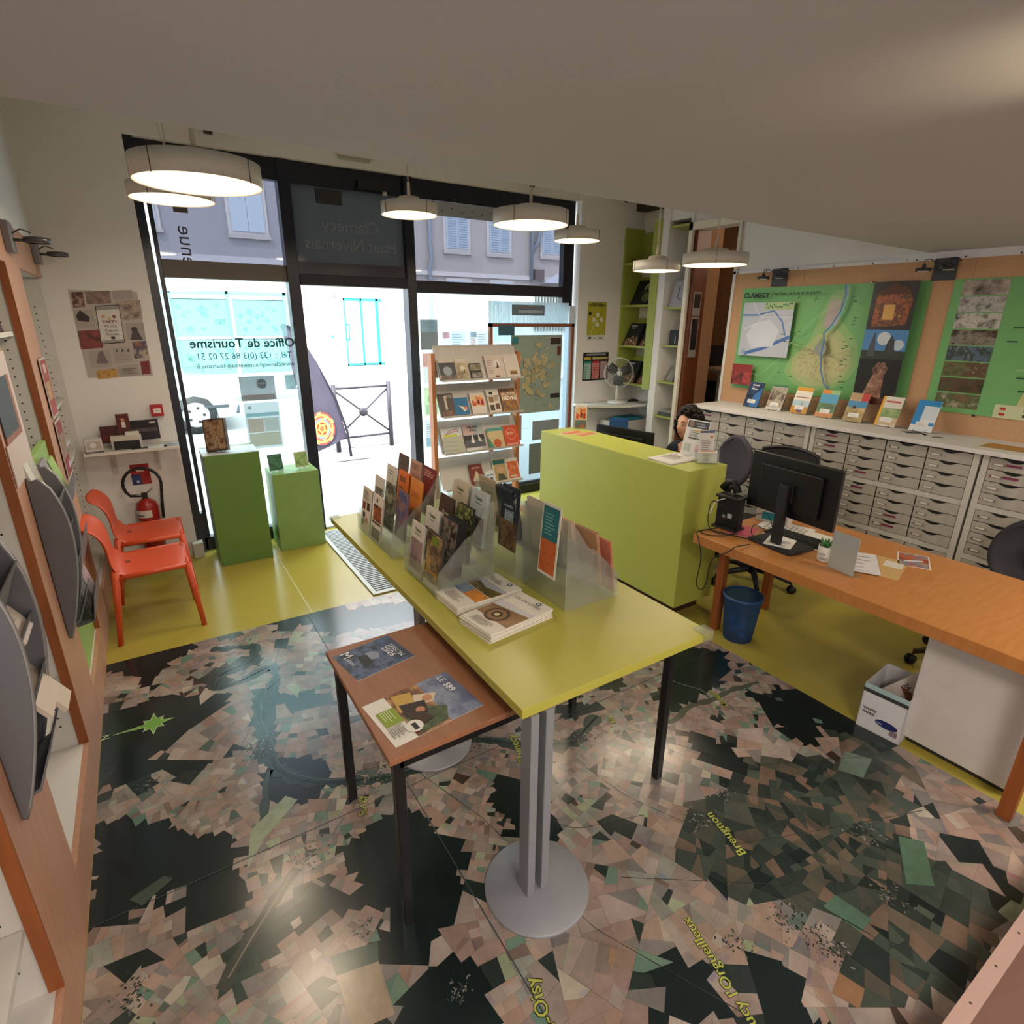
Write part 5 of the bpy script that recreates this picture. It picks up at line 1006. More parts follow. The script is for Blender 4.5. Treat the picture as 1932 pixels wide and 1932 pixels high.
for k in range(32):
    a = k*math.pi/16; mb.tube([(.03*math.cos(a), -.07, .36+.03*math.sin(a)), (.1*math.cos(a), -.068, .36+.1*math.sin(a)), (.17*math.cos(a), -.055, .36+.17*math.sin(a)), (.175*math.cos(a), -.02, .36+.175*math.sin(a)), (.15*math.cos(a), .02, .36+.15*math.sin(a)), (.05*math.cos(a), .035, .36+.05*math.sin(a))], .0008, wi, 4, False)
mb.lathe([(0, .004), (.028, .002), (.03, -.004)], wi, X=Matrix.Translation((0, -.07, .36)) @ Matrix.Rotation(R(90), 4, 'X'), seg=16); mb.build('guard', t)
tag(MB().lathe([(0, .03), (.03, .028), (.07, .012), (.075, 0), (0, 0)], '#151519', X=Matrix.Translation((5.12, 5.18, 1.0425)) @ Matrix.Diagonal((1.2, .6, 1, 1))).build('stapler'), 'small black rounded object beside the fan on the corner shelf', 'office item')
desk('document', 'white paper scraps on the corner shelf', 'paper', .1, .12, [], 5.0, 4.97, R(-30), '#d6d4cf', .01, 1.0425)
desk('document', 'reddish brown papers on the corner shelf', 'paper', .12, .12, [('r', .1, .1, .9, .9, 'ph:20:#6a4a40:#b09a90')], 5.13, 4.98, R(10), '#b8a49a', .012, 1.0425)
t = thing('file_shelf', 'white low filing box with sloping sides under the corner shelf', 'shelf', (4.98, 5.02, 0))
MB().box(-.38, .28, -.16, .36, .0, .62, '#d3d1cc').build('lower_box', t); MB().box(-.22, .28, .06, .36, .62, .82, '#d6d4cf').build('upper_box', t)
sheet('folder', .2, .24, .02, '#16508a', [('p', [(0, 0), (.85, 0), (.85, .62), (0, .5)], '#c0ccd8'), ('p', [(.1, .05), (.8, .05), (.6, .5), (.3, .4)], '#7a92ac')], (4.70, 4.96, .625), (R(-8), 0, R(-38)), 'blue brochure with a white ship picture standing on the low filing box', 'brochure')
sheet('folder', .22, .26, .02, '#1f64b0', [], (4.735, 5.0, .622), (R(-6), 0, R(-38)), 'bright blue folder behind the ship brochure', 'folder')
tag(MB().box(4.90, 5.22, 5.1, 5.3, .822, .86, '#2f8da0').build('folder', bevel=.01), 'turquoise folder lying on the upper filing box', 'folder')
# ================================================================ FRONT WALL LEFT OF THE WINDOW
pm = [('r', 0, 0, 1, 1, '#b9aea8')]
cells_ = [(.0, .83, .17, 1, 'ph:20:#1a1214:#5a2a28:#c9b0a0'), (.2, .86, .56, 1, 'ph:20:#5a3028:#a08a80'), (.6, .9, .9, 1, '#a59c98'), (.0, .6, .27, .80, '#aca29c'), (.0, .36, .33, .57, 'ph:16:#2a1814:#8d3a34:#2a3028'), (.63, .66, 1, .88, 'ph:16:#4a3a34:#b09a88:#2a2220'), (.72, .42, 1, .62, '#a79d98'), (.1, .13, .42, .33, '#aaa09b'), (.46, .16, .74, .35, '#b0a69f'), (.78, .2, 1, .4, 'ph:14:#a8683a:#2a3048:#c9b09a'), (.17, .0, .47, .10, 'ph:30:#4a2c10:#c99a4a:#8d5a20'), (.5, .0, .82, .13, '#a9a09a'), (.86, 0, 1, .16, '#7a2a28')]
sx_ = lambda u, v: (u+.06*(v-.5), v+.05*(u-.5))
for a, b, c, d_, m in cells_: pm.append(('p', [sx_(a, b), sx_(c, b), sx_(c, d_), sx_(a, d_)], m))
pm += [('p', [sx_(.31, .40), sx_(.67, .40), sx_(.67, .84), sx_(.31, .84)], '#2a2628'), ('p', [sx_(.32, .41), sx_(.66, .41), sx_(.66, .83), sx_(.32, .83)], '#d8d4cf'), ('p', [sx_(.32, .79), sx_(.66, .79), sx_(.66, .83), sx_(.32, .83)], '#9a9490'), ('p', [sx_(.32, .41), sx_(.66, .41), sx_(.66, .44), sx_(.32, .44)], '#9a9490'),
       ('t', 'VARZY', .5, .635, .030, '#8a3a34', 'CENTER', .0008), ('t', 'MUSÉE', .5, .585, .027, '#5a4a4a', 'CENTER'), ('t', 'Auguste', .5, .54, .026, '#5a4a4a', 'CENTER'), ('t', 'Grasset', .5, .495, .026, '#4a3a3a', 'CENTER'), ('r', .47, .45, .53, .48, '#2a2628'), ('c', .42, .71, .01, '#c98a6a'), ('c', .5, .69, .01, '#c9b06a'), ('c', .58, .71, .012, '#8a4a44'),
       ('p', [(.05, .66), (.2, .65), (.22, .70), (.1, .78), (.03, .71)], '#3a2c2a'), ('p', [(.17, .17), (.36, .17), (.33, .22), (.29, .32), (.23, .29), (.2, .22)], '#7a6a6e'), ('c', .85, .56, .02, '#3a3034'), ('p', [(.76, .44), (.95, .44), (.9, .54), (.82, .55)], '#4a4044'), ('t', 'Cabinet de', .48, .24, .02, '#a08078'), ('t', 'Curiosités', .48, .20, .02, '#a08078')] + lines(.53, .78, .03, .11, 4, '#7a706c', .4) + [('p', [(.5, .30), (.53, .30), (.515, .34)], '#3a3034'), ('p', [(.58, .30), (.62, .30), (.6, .34)], '#3a3034'), ('p', [(.67, .30), (.71, .30), (.69, .34)], '#3a3034')]
sheet('poster', .42, .62, .001, '#dedad6', pm, (-.14, 5.397, 1.555), ZR, 'large museum poster with a grid of object photos on the wall left of the window', 'poster')
t = thing('fire_alarm', 'small red fire alarm call point near the window', 'alarm', (.05, 5.4, 1.285))
MB().box(-.043, .043, -.05, 0, -.045, .045, '#b3202c').build('housing', t, bevel=.004); mb = MB(); mb.box(-.026, .026, -.052, -.05, -.02, .018, '#e6ded8')
for k in (-.012, 0, .012): mb.lathe([(0, .001), (.003, .001), (.003, 0)], '#1c1c1c', X=Matrix.Translation((k, -.052, 0)) @ Matrix.Rotation(R(90), 4, 'X'), seg=8)
mb.build('break_glass', t)
t = thing('wall_shelf', 'white wall shelf on brackets beside the window', 'shelf', (-.15, 5.39, 1.0))
MB().box(-.32, .30, -.22, 0, 0, .022, '#d8d4cd').build('board', t)
for x in (-.16, .14):
    MB().box(x-.016, x+.016, -.006, .004, -.2, 0, '#c9c5be').box(x-.016, x+.016, -.18, 0, -.006, 0, '#c9c5be').prism([(-.006, -.14), (-.006, -.13), (-.15, -.006), (-.16, -.006)], 'x', x-.002, x+.002, '#c9c5be').build('bracket', t)
zs = 1.0225
sheet('postcard', .2, .13, .012, '#4a1a18', [('r', .05, .1, .5, .5, '#6a2a24'), ('r', .55, .2, .95, .8, 'ph:18:#4a1c16:#8d6a5a')], (-.25, 5.33, zs+.04), ZR, 'dark red card at the back of the wall shelf, left one', 'card')
sheet('postcard', .2, .155, .012, '#221a20', [('r', .05, .4, .95, .6, 'ph:18:#2a2028:#6a5a5a'), ('r', .7, .82, .9, .9, '#c9c0c0')], (-.06, 5.35, zs+.04), ZR, 'dark brown card at the back of the wall shelf, right one', 'card')
sheet('postcard', .085, .15, .006, '#5a2420', [('c', .5, .7, .012, '#c98a6a'), ('r', .35, .3, .65, .6, '#d8d0cc')], (-.19, 5.31, zs+.11), ZR, 'small red portrait card standing highest on the wall shelf', 'card')
t = thing('card_box', 'open white box of leaflets on the wall shelf', 'box', (-.19, 5.27, zs)); MB().box(-.1, .1, -.03, .03, 0, .1, '#cfc6ba').build('box_body', t); MB().box(-.085, .085, -.045, -.031, .0, .065, '#1c1b1d').build('smoked_front', t, bevel=.004); MB().box(.0, .09, -.02, .025, .1, .125, '#dedad2').build('leaflets', t)
sheet('card', .11, .095, .05, '#d6ccc6', [('r', .1, .2, .9, .8, '#c0b0a8'), ('c', .45, .5, .02, '#e8e2dc')], (-.40, 5.24, zs), (0, 0, R(8)), 'framed pale card at the left end of the wall shelf', 'card')
desk('booklet', 'grey booklet lying at the front left of the wall shelf', 'booklet', .12, .1, [], -.40, 5.18, R(4), '#4c4a4e', .01, zs)
desk('booklet', 'white leaflets lying in the middle of the wall shelf', 'booklet', .13, .1, lines(.1, .9, .2, .8, 3, '#9a9894'), -.25, 5.18, R(-4), '#d8d4cf', .008, zs)
desk('booklet', 'slate blue booklet lying on the wall shelf', 'booklet', .11, .09, [], -.115, 5.18, R(0), '#4a4e58', .008, zs)
desk('booklet', 'open white booklet lying on the right part of the wall shelf', 'booklet', .12, .1, [], .015, 5.18, R(-10), '#dcd6cf', .012, zs)
desk('booklet', 'pale blue booklet at the right end of the wall shelf', 'booklet', .10, .13, [('r', 0, .5, 1, 1, '#8d9aa4'), ('r', .2, .1, .8, .4, '#a9886e')], .095, 5.18, R(-6), '#b9c0c4', .008, zs)
# fire extinguisher
t = thing('fire_extinguisher', 'red fire extinguisher with a looped black hose hanging on the wall', 'extinguisher', (-.15, 5.30, .12)); rd = M('#9c2019', .3)
MB().lathe([(0, 0), (.07, 0), (.08, .01), (.08, .40), (.07, .44), (.03, .47), (.02, .48), (0, .48)], rd).build('cylinder', t)
mb = MB(); X_ = [(.0805*math.cos(a*math.pi/18), .0805*math.sin(a*math.pi/18)) for a in range(-28, -6)]
for z0, z1, m in ((.33, .39, '#d8d4d0'), (.22, .30, '#d8d4d0')): mb.grid([[(x, y, z0) for x, y in X_], [(x, y, z1) for x, y in X_]], m)
mb.grid([[(x, y, .33) for x, y in X_[:6]], [(x, y, .39) for x, y in X_[:6]]], '#1c2a6a'); mb.grid([[(x*1.01, y*1.01, .34) for x, y in X_[8:18]], [(x*1.01, y*1.01, .355) for x, y in X_[8:18]]], '#7a6a6a'); mb.build('label_band', t)
MB().box(-.02, .02, -.02, .02, .475, .52, '#1a1a1c').tube([(-.01, 0, .50), (-.05, -.03, .52)], .008, '#8d8f92').tube([(.01, 0, .51), (.06, -.03, .56)], .007, '#8d8f92').build('valve', t)
MB().tube([(0, -.01, .50)]+[(-.0+.13*math.cos(a), -.01, .60+.13*math.sin(a)) for a in [3.9-.33*k for k in range(13)]]+[(.11, -.02, .42), (.10, -.03, .30)], .012, '#141417', 8).build('hose', t)
sheet('sign', .13, .17, .002, '#a8221c', [('r', 0, 0, .5, .5, '#28407a'), ('r', .3, .62, .7, .78, '#d8c0b0'), ('c', .3, .15, .012, '#c9d0e0')], (-.15, 5.396, .69), ZR, 'red and blue extinguisher sign framed by the black hose', 'sign')
# ---------------------------------------------------------------- orange chairs
def orange_chair(loc, rz, label):
    t = thing('stacking_chair', label, 'chair', loc, rz, 'orange plastic chairs')          # faces +X
    mb = MB(); hw = .225; G_ = []
    prof = [(.22, .455), (.21, .47), (.10, .47), (-.05, .463), (-.14, .466), (-.185, .49), (-.205, .56), (-.225, .66), (-.26, .74), (-.30, .775), (-.33, .785)]
    for i, (x, z) in enumerate(prof):
        row = []; ww = hw*(1 if i < 6 else 1-.03*(i-6)); 
        for j in range(9):
            u = -1+j/4; row.append((x+(-.02*(u*u) if i < 2 else 0)+(.03*u*u if i > 6 else 0)-.0, ww*u, z-(.012*u*u if i < 5 else 0)))
        G_.append(row)
    mb.grid(G_, ORANGE); o = mb.build('seat_shell', t, solid=.014, subsurf=1)
    MB().box(-.135, -.105, -.02, .02, .4745, .4765, '#8a3a20').build('drain_hole', t)
    mb = MB()
    for s in (-1, 1): mb.tube([(.20, s*.215, .452), (-.17, s*.215, .452)], .017, ORANGE)
    mb.tube([(.205, -.21, .452), (.205, .21, .452)], .016, ORANGE); mb.build('seat_rail', t)
    for sx, sy in ((1, 1), (1, -1), (-1, 1), (-1, -1)):
        a = (.205, sy*.21, .462) if sx > 0 else (-.185, sy*.212, .50); b = (.235, sy*.225, 0) if sx > 0 else (-.245, sy*.225, 0)
        MB().tube([a, tuple(.5*(a[k]+b[k]) for k in range(3)), b], [.023, .019, .016], ORANGE, 10).build('leg', t)
    return t
orange_chair((-.17, 4.22, 0), R(2), 'orange plastic chair nearer the camera beside the left cabinets')
orange_chair((-.16, 4.85, 0), R(0), 'orange plastic chair further back, in front of the fire extinguisher')
# ---------------------------------------------------------------- green plinths
tag(MB().box(.295, .705, 4.98, 5.37, 0, .95, GREEN).build('plinth', bevel=.002), 'tall dark green plinth in the window corner', 'plinth')
po = bpy.data.objects['plinth']; mb = MB()
for x, z in ((.36, .30), (.66, .30), (.36, .72)): mb.box(x-.01, x+.01, 4.9755, 4.98, z-.012, z+.012, '#a9b08a')
mb.build('sticker', po)
tag(MB().box(.79, 1.185, 5.06, 5.39, 0, .71, M('#7f9f56', .4)).build('plinth', bevel=.002), 'lower light green plinth beside the doorway', 'plinth')
desk('document', 'white sheet lying on the tall green plinth', 'paper', .42, .30, [('r', .1, .1, .9, .9, '#cfd6da')], .50, 5.0, 0, '#dfe4e8', .001, .9515)
t = thing('book_stand', 'wire stand on the tall green plinth holding the brown book', 'stand', (.42, 5.12, .954), R(-28)); mb = MB()
for x in (-.05, .05): mb.tube([(x, -.07, .03), (x, -.06, .003), (x, .06, .003), (x, .05, .1)], .0025, '#2c2a28', 6)
mb.tube([(-.05, .03, .003), (.05, .03, .003)], .0025, '#2c2a28', 6); mb.build('wire', t)
sheet('book', .17, .26, .045, '#4a3424', [('r', .05, .05, .95, .95, 'ph:18:#1c1410:#6a4c34:#a08464:#2a1e16'), ('l', [(.4, .1), (.6, .45)], .004, '#c9b8a0'), ('l', [(.7, .1), (.6, .45)], .004, '#c9b8a0')], (.41, 5.09, .966), (R(-14), R(-6), R(-28)), 'thick brown photo book on a wire stand on the tall plinth', 'book')
for k, (x, z_) in enumerate(((.86, 0), (1.08, 0))):
    t = thing('card_stand', 'small wire easel on the low green plinth, '+('left' if k == 0 else 'right')+' one', 'stand', (x, 5.2, .711), R(8)); mb = MB()
    mb.tube([(-.04, -.04, .01), (-.04, -.035, .002), (0, .05, .002), (.04, -.035, .002), (.04, -.04, .01)], .0018, '#5a6458', 6); mb.tube([(-.03, .02, .003), (0, .025, .1), (.03, .02, .003)], .0018, '#5a6458', 6); mb.build('wire', t)
    sheet('postcard', .12, .14, .003, '#c9d2bc' if k else '#2f5a48', [('r', .06, .08, .94, .92, 'ph:16:#3f6a34:#8fae6a:#a9c48a' if k else 'ph:16:#1c3a30:#2f6a50:#4f8a6a')], (x, 5.185, .722), (R(-12), 0, R(8)), ('pale green card' if k else 'dark green card')+' on a wire easel on the low green plinth', 'card')
# ---------------------------------------------------------------- ceiling-side fittings on the front wall
for k, (x, z, lb) in enumerate(((.72, 3.33, 'twin spotlight above the left window'), (3.68, 3.31, 'twin spotlight above the right window'), (4.98, 3.30, 'twin spotlight high in the right corner'))):
    wall_spot(x, 5.398, z, 0, lb)
t = thing('emergency_light', 'white emergency exit light unit above the doorway', 'light', (1.84, 5.4, 3.325))
MB().box(-.16, .16, -.05, 0, -.035, .045, '#dcd8d0').build('housing', t, bevel=.004); MB().box(-.15, .12, -.055, -.01, -.06, -.035, ACR).build('diffuser', t); mb = MB(); mb.box(.02, .05, -.051, -.05, .0, .02, '#2a2a2a'); mb.box(.065, .09, -.051, -.05, .0, .02, '#2a2a2a'); mb.box(-.08, -.04, -.051, -.05, .01, .015, '#6a6a6a'); mb.build('marking', t)
# ================================================================ LEFT WALL CABINETS
hole = M('#2a2624', .8)
def perf(mb, xx, y, z0, z1, m='#d8d5d0'):    # rows of shelf-pin holes on a panel facing the camera
    n = int((z1-z0)/.045)
    for k in range(n):
        z = z0+.045*k
        for x in (-.56, -.86):
            mb.lathe([(0, .0), (.0045, .0)], hole, X=Matrix.Translation((x, y, z)) @ Matrix.Rotation(R(90), 4, 'X'), seg=8)
def cab(y0, y1, label, shelves, post=.22, last=False):
    t = thing('wall_cabinet', label, 'cabinet', (0, 0, 0))
    mb = MB(); mb.box(-.50, -.48, y0, y1, 2.25, 2.468, WOODF); mb.build('lintel', t); mb = MB(); mb.box(-.50, -.48, y0, y1, .0, .19, WOODF); mb.build('kick_board', t); mb = MB()
    mb.box(-.50, -.48, y1-post, y1, .19, 2.25, WOODF)
    if not last: mb.build('front_post', t)
    MB().box(-.93, -.501, y0, y1, 2.25, 2.268, '#d8d5d0').build('top_panel', t)
    
    if not last: MB().box(-.515, -.4801, y1-post-.008, y1-post, .19, 2.25, WOODE).build('edge_strip', t)
    mb = MB(); mb.box(-.93, -.502, y1-post+.0, y1-post+.02, .19, 2.24, '#d8d5d0'); perf(mb, 0, y1-post-.001, .3, 2.1); mb.build('side_panel', t)
    if not last: MB().box(-.93, -.502, y1-.02, y1, .19, 2.24, '#d8d5d0').build('end_panel', t)
    MB().box(-.93, -.5, y0, y1, .0, .19, '#e2dfda').build('base_shelf', t)
    for z in shelves: MB().box(-.93, -.52, y0+.005, y1-post-.004, z, z+.022, '#dedbd4').build('shelf', t)
    return t
cab(4.385, 5.395, 'beech-framed white wall cabinet nearest the shop window', (1.40, 1.02, .2), .02, True)
cab(3.215, 4.38, 'beech-framed white wall cabinet second from the shop window', (1.9,), .46)
cab(2.025, 3.21, 'beech-framed white wall cabinet between the two grey leaflet racks', (.90, .52), .45)
cab(.85, 2.02, 'beech-framed white wall cabinet nearest the camera at the left edge', (.42, 1.0), .42)
# lime back board behind the far cabinet rack
tag(MB().box(-.53, -.505, 3.235, 3.905, .195, 1.36, M('#9cc06a', .4)).build('green_board'), 'pale green board in the lower opening of the second cabinet', 'board')
# small pink display box with wood-lined opening
t = thing('display_panel', 'pale pink panel with a wood-lined dark opening at the left edge', 'panel', (0, 0, 0))
mb = MB(); pk = M('#d3c0ba', .5)
mb.box(-.478, -.474, 2.77, 3.205, 1.37, 1.53, pk); mb.box(-.478, -.474, 2.77, 3.205, 1.77, 1.86, pk); mb.box(-.478, -.474, 3.15, 3.205, 1.53, 1.77, pk); mb.build('front_panel', t)
MB().box(-.478, -.4735, 3.10, 3.15, 1.53, 1.77, WOODE).box(-.478, -.4735, 2.80, 3.10, 1.53, 1.555, WOODE).build('opening_lining', t)
MB().box(-.478, -.4738, 2.80, 3.10, 1.555, 1.77, '#3a3a3e').build('back_pane', t)
# curved grey leaflet racks
GP = M('#74757b', .42, .35)
def grey_rack(y0, y1, zt, zb, label):
    t = thing('curved_leaflet_rack', label, 'rack', (-.478, 0, 0)); H_ = zt-zb
    def side(y):
        P = []
        for k in range(17):
            v = k/16; P.append((.085*math.sin(math.pi*min(1, v**.8))**.8*(1-.2*v)+.03*(1-v)+.008, zt-H_*v))
        P = [(0, zt-.01)] + P + [(0, zb)]; return P
    for y in (y0, y1-.012): MB().prism(side(y), 'y', y, y+.012, GP).build('side_cheek', t, bevel=.003)
    rim = side(0)[1:-1]
    for y in (y0+.006, y1-.006): MB().tube([(x, y, z) for x, z in rim], .006, M('#b0b1b4', .3, .6), 6).build('rim', t)
    for k in range(4):
        z = zt-H_*(.12+.21*k)-.14; MB().prism([(.01, z), (.055, z+.02), (.095, z+.13), (.09, z+.13), (.052, z+.03), (.01, z+.008)], 'y', y0+.012, y1-.012, GP).build('pocket', t)
    MB().box(0, .006, y0+.012, y1-.012, zb+.03, zt, GP).build('back_panel', t)
    return t
grey_rack(2.94, 3.20, 1.36, .62, 'curved grey metal leaflet rack on the far cabinet post')
grey_rack(1.70, 1.98, 1.45, .70, 'curved grey metal leaflet rack nearest the camera')
def lf(y, z, w_, h, base, items, label, x=-.43, lean=-10, rz=90, cat='leaflet', t=.012): return sheet('leaflet', w_, h, t, base, items, (x, y, z), (R(lean), 0, R(rz)), label, cat)
for (y, z, w_, h, c, it, lb) in ((3.01, 1.20, .10, .22, '#d5d0ca', [], 'white leaflets'), (3.13, 1.19, .11, .23, '#b9b2aa', [], 'grey leaflets')):
    lf(y, z, w_, h, c, it, lb+' in the top pocket of the far grey rack', x=-.435)
t = thing('wall_leaflet_pockets', 'grey wire leaflet pockets in front of the pale green board', 'rack', (-.50, 3.55, 0))
for z in (.52, .80, 1.08): MB().prism([(-.004, z), (.09, z+.02), (.11, z+.14), (.106, z+.14), (.086, z+.024), (-.004, z+.006)], 'y', -.3, .12, GP).build('pocket', t)
for (y, z, w_, h, c, it, lb) in ((3.36, 1.11, .17, .25, '#8d8890', [('r', .1, .1, .9, .9, 'ph:18:#3a3438:#8d8488:#c0b8b8')], 'grey photo brochures in the top wire pocket'), (3.56, 1.11, .16, .22, '#a4b884', [('r', 0, .4, 1, 1, '#9fc06a')], 'green topped brochure in the top wire pocket'),
   (3.36, .83, .17, .24, '#6d5a5e', [('r', .1, .1, .9, .9, 'ph:18:#2a2226:#8d6468:#d0b8b8')], 'dark photo brochures in the middle wire pocket'), (3.56, .83, .17, .24, '#c9a8ac', [('r', .1, .1, .9, .9, 'ph:18:#9a5458:#c0a4a8:#d8c8c8')], 'pink brochures in the middle wire pocket'),
   (3.38, .55, .18, .24, '#4a4642', [('r', .1, .1, .9, .9, 'ph:18:#2a2826:#6a6462:#8a8480')], 'dark brochure in the lowest wire pocket'), (3.58, .55, .16, .24, '#b8b0b4', [('r', .1, .4, .9, .9, 'ph:22:#2f5a78:#c0a0a8:#b05a5a')], 'colourful brochures in the lowest wire pocket')):
    lf(y, z, w_, h, c, it, lb, x=-.415, lean=-12)
for (y, z, w_, h, c, it, lb, x) in ((1.76, 1.30, .10, .2, '#a8a49c', [], 'grey papers in the top pocket', -.43), (1.88, 1.16, .13, .21, '#cfc0b8', lines(.1, .9, .1, .9, 6, '#b09a94'), 'bundle of pinkish leaflets fanned out of the upper pocket', -.385), (1.86, .94, .15, .2, '#dcc9ba', [], 'cream folded leaflets sticking out of the lower pocket', -.37), (1.92, .90, .10, .2, '#d6c6b2', [('t', 'Girona', .4, .6, .02, '#8d8070')], 'beige envelope with handwriting in the lower pocket', -.35)):
    lf(y, z, w_, h, c, it, lb+' of the near grey rack', x=x, lean=-30)
# brochures on the cabinets
lf(4.24, 1.44, .25, .33, '#c9c4bd', [('r', .03, .03, .97, .97, '#a8403c'), ('r', .1, .3, .8, .6, 'ph:18:#3a2a20:#c9a06a:#8d4a3a'), ('r', .3, .75, .7, .9, '#d8b8b0')], 'upper red-bordered poster leaflet in a clear sleeve on the far cabinet post', x=-.468, lean=0, t=.004)
lf(4.24, 1.08, .25, .34, '#c9c4bd', [('r', .03, .03, .97, .97, '#93322e'), ('r', .1, .35, .9, .75, 'ph:18:#2a3430:#a8886a:#5a6a8a'), ('r', .6, .12, .85, .24, '#d0c0d8')], 'lower red leaflet in a clear sleeve on the far cabinet post', x=-.468, lean=0, t=.004)
for (y, z, c, lb) in ((4.0-.27, 1.60, '#3a2c30', 'dark book leaning in the second cabinet from the window'), (3.62, 1.60, '#8a9ab4', 'blue and white brochure leaning in the second cabinet from the window')):
    sheet('book', .2, .28, .02, c, [('r', .1, .1, .9, .6, 'ph:16:#5a4a44:#b09a90')], (-.60, y-.1, z+.325), (R(-16), 0, R(40)), lb, 'book')
t = thing('glass_shelf', 'glass shelf with small glass awards in the second cabinet', 'shelf', (-.70, 3.42, 1.22)); MB().box(-.2, .17, -.26, .26, 0, .008, glassy('green_glass', '#b8cfc6', .12, .03, .1)).build('glass_plate', t)
tag(MB().prism([(-.06, 1.2285), (.06, 1.2285), (.03, 1.36), (-.02, 1.36)], 'y', 3.5, 3.56, glassy('award_glass', '#a9c4ba', .15, .05, .3), Matrix.Translation((-.62, 0, 0))).build('glass_award'), 'greenish glass award on the glass shelf', 'award')
tag(MB().box(-.60, -.52, 4.9, 5.1, 1.1425, 1.16, '#e2e2e2').box(-.6, -.55, 4.9, 5.0, 1.16, 1.2, '#d0d2d4').build('papers'), 'white papers on the shelf of the cabinet nearest the window', 'paper')
tag(MB().box(-.75, -.55, 1.2, 1.26, .4425, .78, '#e0c4c0').box(-.7495, -.5495, 1.195, 1.2, .46, .76, '#a8504c').build('box_file'), 'pink and white file standing low in the cabinet nearest the camera', 'file')
# lamps clipped on top of the cabinets
def cab_lamp(y, z, label):
    t = thing('cabinet_lamp', label, 'lamp', (-.48, y, z)); g = M('#5d5e62', .3, .7)
    MB().box(0, .035, -.06, .06, -.075, .075, M('#7d7c80', .4, .3)).build('wall_plate', t, bevel=.005)
    MB().tube([(.035, 0, .02), (.07, .02, .045), (.11, .03, .03)], .004, '#4a4a4c', 6).build('lead', t)
    MB().tube([(.03, 0, -.01), (.1, .02, -.01)], .008, g).build('arm', t)
    MB().lathe([(.055, -.012), (.062, -.01), (.06, .012), (.045, .016), (.0, .016)], g, (.13, .03, -.006), 24).build('lamp_head', t)
    MB().lathe([(0, -.008), (.045, -.006), (.05, .002)], '#c9c8c6', (.13, .03, -.006), 16).build('lens', t)
cab_lamp(5.2, 2.40, 'round dark lamp on the cabinet front further from the camera'); cab_lamp(4.10, 2.38, 'round dark lamp on the cabinet front at the left edge of the photo')
# ================================================================ BROCHURE STAND IN THE WINDOW
t = thing('brochure_display', 'freestanding beech and grey metal brochure stand in front of the right window', 'display stand', (2.80, 5.02, 0))
for x in (-.50, .46): MB().box(x, x+.04, -.02, .06, 0, 1.69, WOODS).build('side_post', t, bevel=.002)
for x in (-.50, .46): MB().box(x, x+.04, -.25, .28, 0, .06, WOODS).build('foot', t)
TR = M('#c3bdb8', .45, .15)
trz = [1.44, 1.10, .74, .37]
for k, z in enumerate(trz):
    MB().prism([(-.17, z), (-.17, z+.02), (-.165, z+.02), (-.165, z+.006), (-.10, z+.006), (.04, z+.30), (.045, z+.298), (-.09, z)], 'x', -.455, .455, TR).build('tray', t)
def br(k, x, w_, h, base, items, label, n=1):
    z = trz[k]+.008
    for q in range(n):
        o = sheet('brochure', w_, h, .004, base, items if q == 0 else [], (2.80+x, 5.02-.128+.005*q, z), (R(-25), 0, 0))
        tag(o, label+' on the '+('top', 'second', 'third', 'lowest')[k]+' tray of the window stand' if q == 0 else 'copy behind the '+label+' on the '+('top', 'second', 'third', 'lowest')[k]+' tray', 'brochure', None if q == 0 else 'copies on the stand behind the '+label)
br(0, -.365, .17, .205, '#c9c0b4', [('r', 0, 0, 1, .85, '#4a4a50'), ('r', 0, 0, 1, .25, 'ph:20:#2a2a2a:#5a5048:#a06a5a'), ('c', .5, .45, .045, '#9aa4ac')], 'grey bridge brochure', 2)
br(0, -.21, .13, .21, '#cfc6b8', [('r', .03, 0, .97, .8, 'ph:14:#6a5a44:#a89878:#c9b89a'), ('r', .4, .45, .75, .65, '#d8d2c4'), ('r', .65, .3, .72, .5, '#4a3a30')], 'sepia farmhouse brochure', 3)
br(0, -.06, .12, .16, '#3a322c', [('r', 0, .55, 1, .95, 'ph:20:#3a342c:#a89c88'), ('r', .05, .1, .95, .4, 'ph:20:#2a2420:#b0a8a0'), ('r', 0, 0, 1, .06, '#d8d4cc')], 'small dark brochure with two pictures', 2)
br(0, .165, .21, .235, '#cfc2b8', [('c', .62, .62, .042, '#ded6ce'), ('p', [(.52, .5), (.72, .5), (.68, .44), (.56, .44)], '#3a2a24'), ('p', [(.6, .5), (.62, .72), (.7, .52)], '#2a1e1a'), ('r', .4, .04, .65, .12, '#8d5a48')] + lines(.08, .4, .2, .85, 6, '#b0a096'), 'cream sheet with a sailing boat', 3)
br(0, .36, .17, .24, '#d3cac0', [('p', [(.3, .12), (.8, .12), (.75, .26), (.3, .28)], '#7a5c3c'), ('r', .3, .24, .8, .3, '#b08a54')], 'cream sheet with a barge', 3)
br(1, -.375, .15, .23, '#544a48', [('r', 0, 0, 1, 1, '#544a48'), ('r', .35, .3, .5, .9, '#c9b8a8'), ('t', 'ETE', .5, .8, .04, '#d8ccc4'), ('r', .1, .05, .9, .25, 'ph:18:#3a2a28:#8d5a44')], 'dark brown brochure', 3)
br(1, -.225, .155, .18, '#2370a0', [('p', [(.2, .6), (.6, .5), (.9, .35), (.65, .2), (.4, .5)], '#d8cfc0'), ('c', .78, .42, .016, '#c86a4a')], 'blue brochure with a white bird', 2)
br(1, -.035, .16, .215, '#d8d0c8', vill, 'village brochure with red gates', 3)
